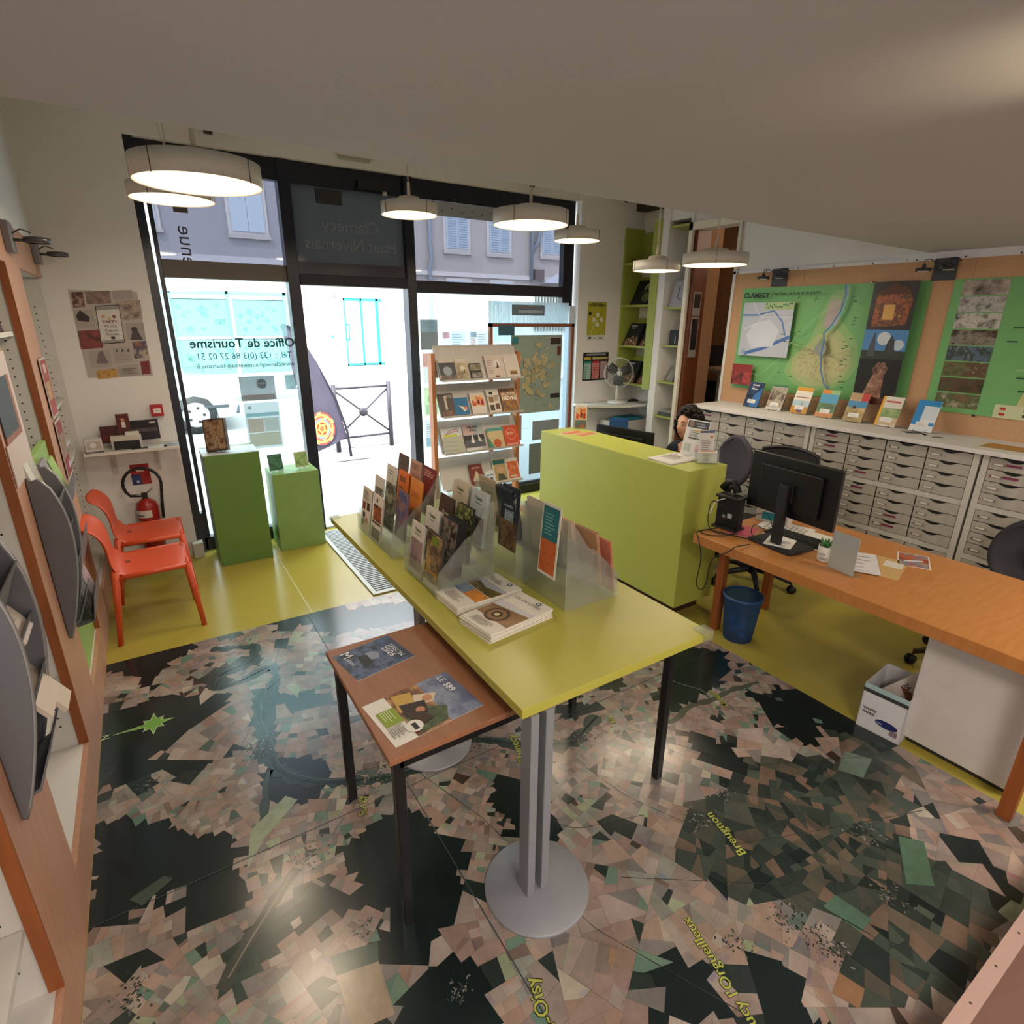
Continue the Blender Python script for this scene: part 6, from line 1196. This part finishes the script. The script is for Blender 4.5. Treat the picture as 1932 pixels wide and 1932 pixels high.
br(1, .15, .14, .235, '#ddd6cc', [('r', .1, .1, .45, .35, '#4a3428'), ('r', .55, .15, .9, .4, '#6a4a34'), ('r', .1, .45, .5, .7, '#8d6a4a'), ('r', .2, .8, .5, .92, '#2a2424'), ('r', .55, .5, .9, .75, '#b0a08c'), ('r', 0, .72, 1, .745, '#3a2c28')], 'white brochure with a mosaic of photos', 4)
br(1, .335, .19, .245, '#a87a3c', [('r', 0, 0, 1, 1, 'ph:16:#3a2614:#8d5c24:#c98a3a'), ('t', 'AGENDA', .04, .86, .04, '#2a1a10', 'LEFT', .002), ('t', 'CULTUREL', .04, .70, .036, '#e6d8c0', 'LEFT', .001), ('t', 'NIÈVRE', .04, .5, .055, '#f0e8dc', 'LEFT', .002)], 'ochre culture diary', 2)
br(2, -.32, .23, .25, '#c6c4ba', [('r', 0, .68, 1, 1, '#d8d8d6'), ('r', .1, .66, .75, .74, '#c9cc30'), ('l', [(.2, .76), (.5, .92), (.85, .95)], .006, '#b04a7a'), ('l', [(.2, .74), (.55, .84), (.85, .86)], .006, '#c0607a'), ('r', 0, 0, 1, .64, '#b9b9aa')] + lines(.0, 1, .1, .6, 3, '#9a9c8c', .12), 'grey green event sheet', 2)
br(2, -.08, .23, .27, '#b9a9b4', [('r', 0, .62, .5, 1, '#c9a8a4'), ('r', .5, .62, 1, 1, '#a9b0b0'), ('t', 'HEURES', .5, .84, .034, '#2a2a2e', 'CENTER', .0016), ('t', "d'été", .5, .72, .04, '#2a2a2e', 'CENTER', .001), ('r', 0, .4, 1, .58, '#2c2a2c'), ('r', 0, .12, 1, .4, '#5a5a62'), ('p', [(.3, .3), (.5, .26), (.42, .62)], '#dedad6'), ('p', [(.68, .34), (.85, .3), (.7, .62)], '#dedad6'), ('r', 0, 0, .8, .1, '#d8d6d4')], 'summer hours magazine with sailing boats', 2)
br(2, .175, .2, .205, '#c9b48a', [('r', 0, .8, 1, 1, '#4f9a94'), ('r', .1, .1, .9, .85, '#cfb88c'), ('c', .5, .22, .045, '#c0582a'), ('p', [(.0, 0), (.3, 0), (0, .6)], '#3f8a7a')], 'sand and teal brochure with a pumpkin', 2)
br(2, .355, .185, .215, '#d0502c', [('c', .5, .58, .06, '#e8a088'), ('c', .5, .58, .055, '#d0502c'), ('t', 'RDV', .5, .55, .04, '#e8b8a8', 'CENTER', .001), ('r', .1, .05, .9, .12, '#e0a090')], 'red orange brochure with a ring', 2)
br(3, -.06, .15, .22, '#7a2820', [('p', [(.1, .2), (.5, .7), (.9, .2)], '#c9b8a0'), ('r', .2, .8, .8, .86, '#c09a90')], 'dark red brochure with a white peak', 2)
br(3, .09, .11, .13, '#d8dde2', [('r', .1, .6, .9, .7, '#5a8ab8'), ('c', .6, .3, .02, '#2a3a6a')], 'small white and blue brochure', 2)
br(3, .225, .16, .25, '#dcd8cc', [('r', .05, .04, .95, .96, '#b59a6a'), ('r', .05, .74, .95, .92, '#1f6a70'), ('c', .5, .5, .04, '#c9a47e'), ('p', [(.2, .04), (.9, .04), (.7, .3), (.3, .34)], '#4a5040')], 'brochure with a face under a teal band', 2)
br(3, .385, .15, .23, '#e4ded6', [('r', .06, .06, .94, .86, 'ph:20:#a8381c:#c9683a:#e0a070'), ('r', .2, .12, .8, .2, '#d8c8b8')], 'white framed brochure with orange stairs', 2)
sheet('header_card', .88, .30, .004, '#c4bbb5', [('r', .55, .76, .95, .79, '#c0705a'), ('r', .5, .68, .97, .72, '#b8665a'), ('r', .52, .62, .9, .65, '#c9a09a')], (2.80, 5.06, 1.46), (R(-6), 0, 0), 'beige header board at the top of the window brochure stand', 'board')
# ---------------------------------------------------------------- wood-framed map display against the right window
t = thing('map_display', 'wood-framed glass map display standing against the right window', 'display', (3.66, 5.30, 0)); fx = M('#8a5034', .45)
for x in (-.555, .52): MB().box(x, x+.035, -.02, .02, .12, 1.96, fx).build('frame_post', t)
MB().box(-.555, .555, -.02, .02, 1.925, 1.96, fx).build('frame_rail', t); MB().box(-.52, .52, -.02, .02, .16, .2, '#3c4650').build('frame_rail', t)
MB().box(-.52, .52, .004, .008, .2, 1.925, glassy('display_glass', '#dde4ea', .06, .08, .15)).build('glass', t)
mp = []
rr = random.Random(21)
for k in range(60): mp.append(('c', rr.gauss(.48, .19), rr.gauss(.5, .17), rr.uniform(.012, .04), rr.choice(['#b9ae84', '#b4a888', '#a9a284', '#c0b48c'])))
for k in range(70): mp.append(('c', rr.gauss(.5, .2), rr.gauss(.5, .2), rr.uniform(.003, .008), rr.choice(['#7a5a4a', '#5a6a5a', '#a06a4a', '#3a4a4a'])))
mp = [m for m in mp if .05 < m[1] < .95 and .05 < m[2] < .95]
sheet('wall_map', .68, .84, .001, '#93a39a', mp + [('r', .0, .9, .0+.11, .98, '#1f7a84')], (3.70, 5.272, 1.0), ZR, 'large folded road map hanging in the wood-framed display', 'map')
for (x, z, w_, h, m, lb) in ((3.30, 1.84, .2, .1, '#2f5a68', 'teal and photo card left of the map top'), (3.95, 1.74, .14, .07, '#3a2a28', 'dark photo strip at the upper right of the map'), (4.0, 1.62, .05, .1, '#6a2f22', 'small red photo at the right of the map'), (3.96, 1.15, .13, .05, '#2a2420', 'dark photo strip at the lower right of the map'), (3.36, .70, .3, .28, '#b0807a', 'pink tiled sheet below the map'), (3.85, .68, .38, .22, '#8f9aa6', 'grey blue sheet below the map'), (3.72, .28, .2, .36, '#7d8a92', 'grey photo sheet low in the wood frame')):
    sheet('notice', w_, h, .001, m, [], (x, 5.268 if z > 1 else 5.276, z), ZR, lb+' in the wood-framed display', 'notice')
mb = MB(); rib = glassy('ribbed_plastic', '#dfe8ee', .06, .2, .5)
mb.box(3.16, 4.22, 5.40, 5.404, 1.95, 2.18, rib)
for k in range(66): mb.box(3.165+.016*k, 3.168+.016*k, 5.395, 5.40, 1.95, 2.18, '#c9d2da')
o = tag(mb.build('ribbed_panel'), 'translucent ribbed panel above the wood-framed display', 'panel')
sheet('notice', .43, .11, .002, '#6f8494', [('r', .2, .25, .95, .5, '#b0bcc6'), ('r', .2, .7, .8, .78, '#a86a6a')], (3.66, 5.392, 2.04), ZR, 'blue grey notice on the ribbed panel', 'notice')
def lift(c):
    if c.startswith('ph'): c = c.split(':')[3]
    v = [int(c[i:i+2], 16) for i in (1, 3, 5)]; return '#'+''.join('%02x' % int(x+(255-x)*.45) for x in v)
# posters stuck to the right window and the door-side window (seen from inside)
for (x, z, w_, h, base, it, lb) in (
 (2.51, 1.70, .19, .29, '#5a6a72', [('r', 0, 0, 1, .6, 'ph:14:#8d7a68:#b0a090:#c9bcae'), ('r', .1, .9, .9, .94, '#c0ccd0'), ('r', .1, .83, .9, .87, '#c0ccd0'), ('r', .2, .76, .9, .8, '#c0ccd0')], 'slate poster with white print at the top of the right window edge'),
 (2.51, 1.36, .17, .31, '#d8dad6', [('r', .02, .55, .98, .98, '#c0665a'), ('r', .02, .02, .98, .52, 'ph:30:#2a2a2a:#d0d0d0')], 'red and black-white poster, second down the right window edge'),
 (2.51, 1.03, .17, .29, '#c4d4a8', [('c', .5, .6, .05, '#7faa7a'), ('r', .1, .05, .9, .4, '#a8c4cc')], 'pale green poster, third down the right window edge'),
 (2.51, .69, .17, .30, '#c9ccce', [('r', .05, .05, .95, .35, '#6fb0c4')] + lines(.1, .9, .4, .9, 6, '#9aa0a4'), 'pale poster with a blue foot, lowest at the right window edge'),
 (2.79, 1.70, .29, .18, '#c3cdd6', [('r', .06, .6, .32, .95, '#c0606a')] + lines(.4, .95, .1, .9, 6, '#98a2ac'), 'pale info sheet with a red corner on the right window'),
 (3.08, 1.70, .24, .18, '#c3cdd6', [('r', .1, .1, .35, .6, '#c9a09a'), ('r', .1, .65, .4, .95, '#5a6a7a')] + lines(.45, .95, .1, .9, 6, '#98a2ac'), 'pale info sheet partly behind the stand on the right window'),
 (.84, 1.30, .29, .21, '#6a747a', [('c', .62, .68, .045, '#7f9aa4'), ('c', .62, .68, .040, '#6a7a82'), ('t', 'OUVERT', .62, .66, .022, '#c0ccd0', 'CENTER'), ('r', .05, .04, .95, .25, '#a8887a')], 'grey opening-hours poster on the left window'),
 (.85, .87, .29, .41, '#a8b4b8', [('r', .03, .70, .97, .78, '#5f9aa4'), ('r', .05, .36, .5, .66, 'ph:14:#6a8a94:#b08a6a:#a0a88a'), ('r', .52, .36, .95, .66, 'ph:14:#7a8a6a:#a8a89a'), ('r', .05, .05, .95, .34, 'ph:12:#7a9a8a:#b0a07a:#5a8a8a'), ('c', .15, .9, .014, '#4a5a60')], 'blue grey poster with landscape photos low on the left window'),
 (1.12, 1.38, .09, .13, '#6f8a90', [], 'small teal card beside the door on the left window')):
    o = sheet('window_poster', w_, h, .001, 'T'+lift(base), [tuple('T'+lift(q) if isinstance(q, str) and (q.startswith('#') or q.startswith('ph')) else q for q in z_) if z_[0] != 't' else z_ for z_ in it], (x, 5.478, z), ZR, lb, 'poster')
for (x, z, w_, h, lb) in ((.50, 1.84, .42, .30, 'left upper'), (.95, 1.84, .42, .30, 'right upper'), (.50, 1.53, .42, .29, 'left lower'), (.95, 1.53, .42, .29, 'right lower')):
    sheet('window_map', w_, h, .001, 'T#d3e9ea', [('l', [(.02, .99), (.98, .99)], .006, '#7f9aa4')]+[('c', random.uniform(.1, .9), random.uniform(.1, .85), random.uniform(.01, .03), 'T#dcebe4') for _ in range(14)], (x, 5.56, z), ZR, lb+' translucent area map stuck outside the left window', 'map').data.materials
# ================================================================ STREET
gz = lambda y: .03*(y-6)
mb = MB(); mb.prism([(5.63, -.02), (8.7, gz(8.7)), (8.7, -.6), (5.63, -.6)], 'x', -14, 26, noisewall('pavement', '#93918e', '#858380', 12)); struct(mb, 'pavement', 'sunlit pavement outside the door')
mb = MB(); mb.prism([(8.7, gz(8.7)-.08), (14.2, gz(14.2)-.05), (14.2, -.6), (8.7, -.6)], 'x', -14, 26, noisewall('asphalt', '#8d8c8c', '#7f7e7e', 12)); struct(mb, 'road', 'pale asphalt street')
mb = MB(); mb.prism([(14.2, gz(14.2)+.04), (18.5, .40), (18.5, -.6), (14.2, -.6)], 'x', -14, 26, noisewall('pavement_far', '#b4b2ae', '#a6a4a1', 12)); struct(mb, 'pavement', 'far pavement below the opposite houses')
mb = MB(); mb.box(-14, 26, 8.62, 8.72, gz(8.7)-.3, gz(8.7)+.005, '#8d8b88'); mb.box(-14, 26, 14.15, 14.27, .1, gz(14.2)+.045, '#8d8b88'); struct(mb, 'kerb')
FY = 18.5
REN = noisewall('facade_render', '#b9b2a9', '#9f988f', .8, .9, .3, 20); REN2 = noisewall('facade_grey', '#a5a2a3', '#949192', .8, .9, .3, 20)
tq = M('#128a88', .5); SH = M('#b9c6cc', .6)
b = thing('townhouse', 'long pale rendered townhouse opposite with a turquoise glazed door', 'building', (4.2, FY, .38))
MB().box(0, 15.0, 0, 7, -.4, 8.2, REN).build('wall', b)
mb = MB(); mb.box(0, 15, -.06, 0, 2.98, 3.12, '#cfcac2'); mb.box(0, 15, -.1, 0, 0, .16, '#a5a09a'); mb.build('string_course', b)
mb = MB()
for x0, x1 in ((1.15, 1.38), (2.63, 2.9)): mb.box(x0, x1, -.08, 0, 0, 2.35, '#c6beb4')
mb.box(1.15, 2.9, -.1, 0, 2.2, 2.4, '#d0c8be'); mb.box(.3, 1.15, -.07, 0, .85, .98, '#c6beb4'); mb.box(2.9, 3.3, -.07, 0, .85, .98, '#c6beb4'); mb.build('door_surround', b)
dr = MB().box(1.38, 2.63, -.04, -.02, .18, 2.2, M('#7f9f9e', .3)).build('door', b)
mb = MB()
for x in (1.38, 1.92, 2.42): mb.box(x, x+.045 if x != 2.42 else x+.08, -.07, -.03, .18, 2.2, tq)
mb.box(1.38, 2.63, -.07, -.03, 2.13, 2.2, tq); mb.box(1.38, 2.63, -.07, -.03, .18, .24, tq); mb.box(1.40, 1.52, -.075, -.03, .95, 1.45, tq); mb.box(1.435, 1.49, -.078, -.07, 1.0, 1.4, '#b9cfcf'); mb.build('door_frame', dr)
mb = MB(); mb.text('accueil', 1.6, 1.6, .07, '#5a6a70', -.045); mb.text('salle', 2.05, 1.6, .07, '#5a6a70', -.045); mb.text("d'attente", 2.1, 1.48, .06, '#5a6a70', -.045); mb.build('door_lettering', dr)
mb = MB(); mb.box(.55, .85, -.03, 0, 1.55, 1.78, '#cdbb8a'); mb.box(.55, .85, -.03, 0, 1.3, 1.52, '#cdbb8a'); mb.build('name_plate', b)
MB().box(.95, 1.03, -.02, 0, 1.02, 1.1, '#3f6f9a').build('blue_plate', b); MB().box(2.98, 3.03, -.03, 0, 1.5, 1.62, '#b0b0b4').build('intercom', b)
mb = MB(); mb.box(3.35, 3.8, -.05, -.0, 1.2, 2.75, '#8fa0a8'); mb.box(3.3, 3.86, -.07, -.03, 1.95, 2.1, '#d0d4d4'); mb.box(3.35, 3.8, -.06, 0, .2, 1.18, '#c3c9c8'); mb.build('side_door', b)
def shutter(par, x, z, h, wd=.82, lou=True):
    f = MB().box(x-.09, x+wd+.09, -.04, 0, z-.1, z+h+.08, '#c9c3bb').box(x-.12, x+wd+.12, -.1, 0, z-.18, z-.08, '#b5afa7').build('window', par)
    for k in (0, 1):
        mb = MB(); xx = x+k*wd/2; mb.box(xx+.005, xx+wd/2-.005, -.07, -.04, z, z+h, SH)
        n = int(h/.075)
        for q in range(n):
            if lou: mb.box(xx+.05, xx+wd/2-.05, -.085, -.07, z+.05+q*.075, z+.08+q*.075, '#94a4ac')
        mb.build('shutter', f)
for x in (5.0, 6.65, 8.9): shutter(b, x, 3.85 if x < 8 else 3.9, 1.35)
shutter(b, 5.05, .85, 2.0); shutter(b, 6.75, .85, 2.0)
MB().tube([(4.35, -.1, .2), (4.35, -.1, 3.3), (4.42, -.12, 3.5), (4.38, -.1, 3.8), (4.38, -.1, 8)], .055, '#8a949c', 10).build('downpipe', b)
MB().tube([(8.4, -.1, 2.95), (8.4, -.1, 7.8)], .06, '#8a949c', 10).tube([(8.6, -.1, 5.5), (8.75, -.16, 4.9), (8.66, -.12, 4.3), (8.4, -.1, 3.9)], .08, '#7d868c', 8).build('downpipe', b)
MB().tube([(-.0+.25, -.06, 3.1), (.27, -.1, 2.0), (.36, -.12, 1.85), (.45, -.1, 1.95)], .015, '#5a5f64', 6).build('hook', b)
mb = MB(); mb.prism([(8.9, 2.9), (9.6, 3.25), (10.3, 2.9)], 'y', -.35, 0, '#c9ced4'); mb.build('porch_pediment', b); MB().box(8.5, 8.9, -.2, 0, 3.0, 3.35, '#6a5a54').build('bracket_lamp', b)
mb = MB()
for k in range(12): mb.box(8.6+.14*k, 8.64+.14*k, -.1, -.05, 1.2, 2.75, '#2a3038')
mb.build('window_bars', b)
b = thing('shop_building', 'grey rendered building opposite with a turquoise shop front on the left', 'building', (-6, FY, .38))
MB().box(0, 10.15, 0, 7, -.4, 8.2, REN2).build('wall', b)
mb = MB(); mb.box(0, 10.15, -.08, 0, 2.98, 3.2, '#c0bdbb'); mb.box(0, 10.15, -.05, 0, 2.3, 2.9, '#c9cdce'); mb.build('fascia', b)
mb = MB(); mb.box(5.4, 9.9, -.05, 0, .3, 2.3, '#9fc9cc'); mb.build('shop_window', b)
mb = MB()
for x in (5.4, 6.9, 8.3, 9.82): mb.box(x, x+.08, -.08, -.02, .3, 2.3, '#6fb9bc')
mb.box(5.4, 9.9, -.08, -.02, 2.22, 2.3, '#6fb9bc'); mb.build('shop_frame', b)
shutter(b, 8.72, 3.85, 1.6, .86, False); shutter(b, 6.1, 3.85, 1.6, .86, False)
# parked car
t = thing('parked_car', 'white hatchback parked across the street behind the left window', 'car', (-.72, 11.8, .09)); cw = M('#c9ccd0', .25); 
Pf = [(-2.0, .28), (-2.0, .8), (-1.8, 1.0), (-1.55, 1.38), (-.3, 1.44), (.35, 1.36), (1.0, .98), (1.75, .86), (2.02, .70), (2.06, .45), (2.0, .25), (1.72, .22), (1.70, .38), (1.58, .56), (1.38, .62), (1.18, .56), (1.06, .38), (1.04, .2), (-1.0, .2), (-1.02, .38), (-1.14, .56), (-1.34, .62), (-1.54, .56), (-1.66, .38), (-1.68, .25)]
MB().prism(Pf, 'y', -.80, .80, cw).build('body_shell', t, bevel=.05)
mb = MB(); mb.prism([(-1.35, .98), (-1.25, 1.3), (-.35, 1.35), (-.35, .98)], 'y', -.81, .81, '#2a3038'); mb.prism([(-.28, .98), (-.28, 1.35), (.3, 1.28), (.82, .98)], 'y', -.81, .81, '#2a3038'); mb.build('side_windows', t)
MB().box(1.72, 2.075, -.78, .78, .3, .46, '#4c5258').box(1.78, 2.03, -.79, -.55, .62, .74, '#b9c4cc').build('bumper', t, bevel=.03)
MB().box(-1.9, 1.9, -.815, -.80, .42, .47, '#3c4248').build('rub_strip', t)
for x in (1.38, -1.34):
    for y in (-.80, .62):
        wl = MB().lathe([(0, 0), (.30, 0), (.32, .03), (.32, .15), (.30, .18), (0, .18)], '#17181a', X=Matrix.Translation((x, y+.18, .32)) @ Matrix.Rotation(R(90), 4, 'X'), seg=32).build('wheel', t)
        mb = MB(); X_ = Matrix.Translation((x, y-.004, .32)) @ Matrix.Rotation(R(90), 4, 'X')
        mb.lathe([(0, .02), (.05, .02), (.19, .012), (.21, 0), (.19, -.004)], '#c9ccd0', X=X_, seg=24)
        for k in range(5): mb.lathe([(0, 0), (.028, 0)], '#2a2c30', X=X_ @ Matrix.Translation((.12*math.cos(k*1.257), .12*math.sin(k*1.257), .0175)), seg=8)
        mb.build('hubcap', wl)
# barrier
t = thing('street_barrier', 'dark steel crossed street barrier on the pavement outside', 'barrier', (2.76, 8.5, gz(8.5)), R(3)); ir = M('#47424a', .5, .4)
for x in (-.44, .42): MB().tube([(x, 0, -.02), (x, 0, 1.0)], .035, ir, 10).build('post', t)
MB().tube([(-.44, 0, .94), (.42, 0, .94)], .018, ir).build('rail', t); MB().tube([(-.44, 0, .2), (.42, 0, .2)], .018, ir).build('rail', t)
MB().tube([(-.42, 0, .9), (.40, 0, .24)], .014, ir).build('cross_bar', t); MB().tube([(-.42, 0, .24), (.40, 0, .9)], .014, ir).build('cross_bar', t)
MB().lathe([(0, .04), (.06, .03), (.07, 0), (.06, -.03), (0, -.04)], ir, X=Matrix.Translation((-.01, 0, .57)) @ Matrix.Rotation(R(90), 4, 'X'), seg=16).build('boss', t)
# feather flag
t = thing('feather_flag', 'dark purple feather flag with a coloured spiral standing outside the door', 'flag', (2.36, 8.1, gz(8.1)))
MB().box(-.22, .26, -.2, .2, 0, .012, '#8f8d96').build('base_plate', t)
pole = [(.03, 0, .0), (0, 0, .4), (-.12, 0, .85), (-.34, 0, 1.35), (-.50, 0, 1.65), (-.62, 0, 1.82), (-.72, 0, 1.86)]
MB().tube(pole, [.02, .018, .015, .013, .011, .009, .006], '#2a2730').build('pole', t)
mb = MB(); G_ = []
for (x, y, z), xl, zl in zip(pole[1:], (-.55, -.60, -.66, -.70, -.74, -.76), (.18, .75, 1.25, 1.6, 1.8, 1.83)):
    G_.append([(x+(xl-x)*u/8, .02*math.sin(u*1.1+z*3), (z-.1 if z < .5 else z)+(zl-z)*u/8) for u in range(9)])
mb.grid(G_, noisewall('flag_cloth', '#5d5668', '#4b4556', 3, .8)); fb = mb.build('flag_cloth', t)
mb = MB()
for k, (r0, r1, c) in enumerate(((.0, .03, '#b03a2c'), (.03, .055, '#d9a24a'), (.055, .08, '#b0402c'), (.08, .105, '#d8b060'), (.105, .13, '#7f8aa8'), (.13, .155, '#d0643a'), (.155, .18, '#d9b060'), (.18, .205, '#b0504a'))):
    for q in range(20):
        a0, a1 = q*math.pi/10, (q+1)*math.pi/10
        mb.face([(-.36+r*math.cos(a)*.9, -.035, .46+r*math.sin(a)*1.15) for r, a in ((r0, a0), (r1, a0), (r1, a1), (r0, a1))], c if (q+k) % 4 else '#e0b870')
mb.build('spiral_print', t); mb = MB(); mb.text('HAUT NIVERNAIS', 0, 0, .13, '#d8d4de', 0, 'LEFT', Matrix.Translation((-.50, -.035, .78)) @ Matrix.Rotation(R(-112), 4, 'Y') @ Matrix.Rotation(0, 4, 'X'), bold=.003)
mb.build('flag_print', t)
# back room seen through the doorway: high table with a laptop and books
t = thing('high_table', 'dark high table with metal legs in the dim back room', 'table', (6.15, 4.95, 0))
MB().box(-.3, .3, -.45, .4, 1.40, 1.43, '#6a625c').build('tabletop', t)
for x in (-.28, .26):
    for y in (-.43, -.02, .37): MB().box(x, x+.025, y, y+.025, 0, 1.40, '#8a8a8c').build('leg', t)
MB().box(.2, .22, -.43, .39, .3, 1.25, '#2a282c').build('back_panel', t)
t = thing('laptop', 'open dark laptop standing on the high table in the back room', 'laptop', (6.12, 4.95, 1.4635), R(-70)); MB().box(-.16, .16, -.12, .10, 0, .015, '#1c1a1c').build('base', t); MB().prism([(.10, .01), (.11, .01), (.18, .24), (.17, .24)], 'x', -.17, .17, '#17151a').build('lid', t)
for k, (y, c) in enumerate(((5.15, '#6a2c24'), (4.78, '#b09a78'))): tag(MB().box(5.95, 6.2, y-.13, y+.1, 1.4305, 1.4605, c).build('book', bevel=.002), ('dark red' if k == 0 else 'tan')+' book lying on the high table in the back room', 'book')
L = bpy.data.lights.new('back_room_fill', 'POINT'); L.energy = 9; L.color = (1, .78, .55); L.shadow_soft_size = .1  # unseen light and bulb added to brighten the dim back room
tb = thing('fill_bulb', 'unseen warm fill bulb added in the back room', 'lamp', (6.1, 3.5, 3.1)); MB().lathe([(0, .1), (.03, .1), (.03, .04), (.045, 0), (.03, -.04), (0, -.05)], emis('bulb', '#ffd9a0', 3)).build('bulb', tb)
lo = bpy.data.objects.new('back_room_fill_light', L); C.objects.link(lo); lo.parent = tb; lo.location = (0, 0, -.15)
# ================================================================ PENDANT LAMPS
DIF = emis('lamp_diffuser', '#ffe4bd', 1.0, '#fff4e0'); BAND = M('#d2ccc2', .45)
def pendant(x, y, z, D, label, top):
    r = D/2; t = thing('pendant_lamp', label, 'lamp', (x, y, z), random.uniform(0, 2))
    hh = .085 if D > .45 else .07
    MB().lathe([(r-.004, 0), (r, .0), (r, hh), (r-.004, hh), (r-.004, 0)], BAND, seg=56).build('shade_band', t)
    for k in range(4):
        a = k*math.pi/2+.5; MB().box(-.0015, .0015, r-.0, r+.002, -.004, hh+.002, '#4a4640', Matrix.Rotation(a, 4, 'Z')).build('clip', t)
    MB().lathe([(0, -.006), (r*.6, -.005), (r-.012, .002), (r-.005, .01)], DIF, seg=48).build('diffuser', t)
    MB().lathe([(r-.005, hh-.004), (r-.01, hh-.001), (r*.42, hh+.006), (r*.36, hh+.035), (r*.1, hh+.045), (0, hh+.046)], M('#d8c9b2', .5), seg=40).build('top_cover', t)
    MB().lathe([(0, hh+.045), (.011, hh+.045), (.009, hh+.12), (0, hh+.122)], '#d8ccb8').build('stem', t)
    MB().tube([(0, 0, hh+.12), (.01, 0, hh+.25), (0, .005, (top-z)*.5+.15), (.0, 0, top-z)], .0035, '#d6cbb8', 6).tube([(.012, 0, hh+.12), (-.015, .01, hh+.3), (.02, 0, (top-z)*.5+.2), (.006, 0, top-z)], .0025, '#d6cbb8', 6).build('cord', t)
    MB().lathe([(0, top-z), (.05, top-z), (.045, top-z-.03), (0, top-z-.035)], '#d8d4cc').build('ceiling_rose', t)
    L = bpy.data.lights.new('pendant_light', 'AREA'); L.shape = 'DISK'; L.size = D*.9; L.energy = LAMP_W*(D/.5)**2; L.color = (1, .82, .6)
    lo = bpy.data.objects.new('pendant_light', L); C.objects.link(lo); lo.parent = t; lo.location = (0, 0, -.012)
for a in ((.34, 3.01, 2.53, .5, 'large round pendant lamp nearest the camera at the left'), (.30, 3.92, 2.60, .42, 'round pendant lamp behind the large left one'), (1.63, 3.79, 2.63, .36, 'small round pendant lamp in front of the doorway'), (2.34, 3.44, 2.59, .5, 'large round pendant lamp in front of the right window'),
          (3.03, 3.81, 2.58, .36, 'small round pendant lamp at the right edge of the window'), (3.52, 3.42, 2.365, .36, 'small round pendant lamp left of the large one by the notice board'), (4.0, 3.26, 2.42, .5, 'large round pendant lamp near the notice board')):
    pendant(*a, 3.70)
# ================================================================ REAR FILL LIGHTS (unseen luminaires added on the low ceiling to brighten the room)
def rear_fill_lamp(x, y, label):
    t = thing('rear_fill_lamp', label, 'lamp', (x, y, 2.485)); MB().lathe([(0, -.05), (.47, -.045), (.5, -.02), (.5, 0)], emis('opal', '#ffe9d0', .5), seg=40).build('diffuser', t)
    L = bpy.data.lights.new('rear_fill_light', 'AREA'); L.shape = 'DISK'; L.size = .95; L.energy = REAR_FILL_W; L.color = (1, .88, .76); lo = bpy.data.objects.new('rear_fill_light', L); C.objects.link(lo); lo.parent = t; lo.location = (0, 0, -.06)
rear_fill_lamp(.6, -1.0, 'large round fill lamp added behind the camera on the left'); rear_fill_lamp(3.6, -.9, 'large round fill lamp added behind the camera on the right')
# wall uplighter just outside the right edge that makes the warm pool on the ceiling
t = thing('uplighter', 'slim floor uplighter to the right of the camera', 'lamp', (1.76, .50-.62, .17)); MB().lathe([(0, 0), (.12, 0), (.12, .02), (.012, .03), (.012, 1.85), (.04, 1.9), (.075, 1.98), (.07, 1.98), (.035, 1.905), (0, 1.9)], '#3a3a3c').build('stem', t)
L = bpy.data.lights.new('uplight', 'SPOT'); L.energy = 70; L.spot_size = R(44); L.spot_blend = 1; L.color = (1, .78, .45); L.shadow_soft_size = .04; lo = bpy.data.objects.new('uplight', L); C.objects.link(lo); lo.parent = t; lo.location = (0, 0, 1.93); lo.rotation_euler = Vector((-.17, .62, .40)).to_track_quat('-Z', 'Y').to_euler()
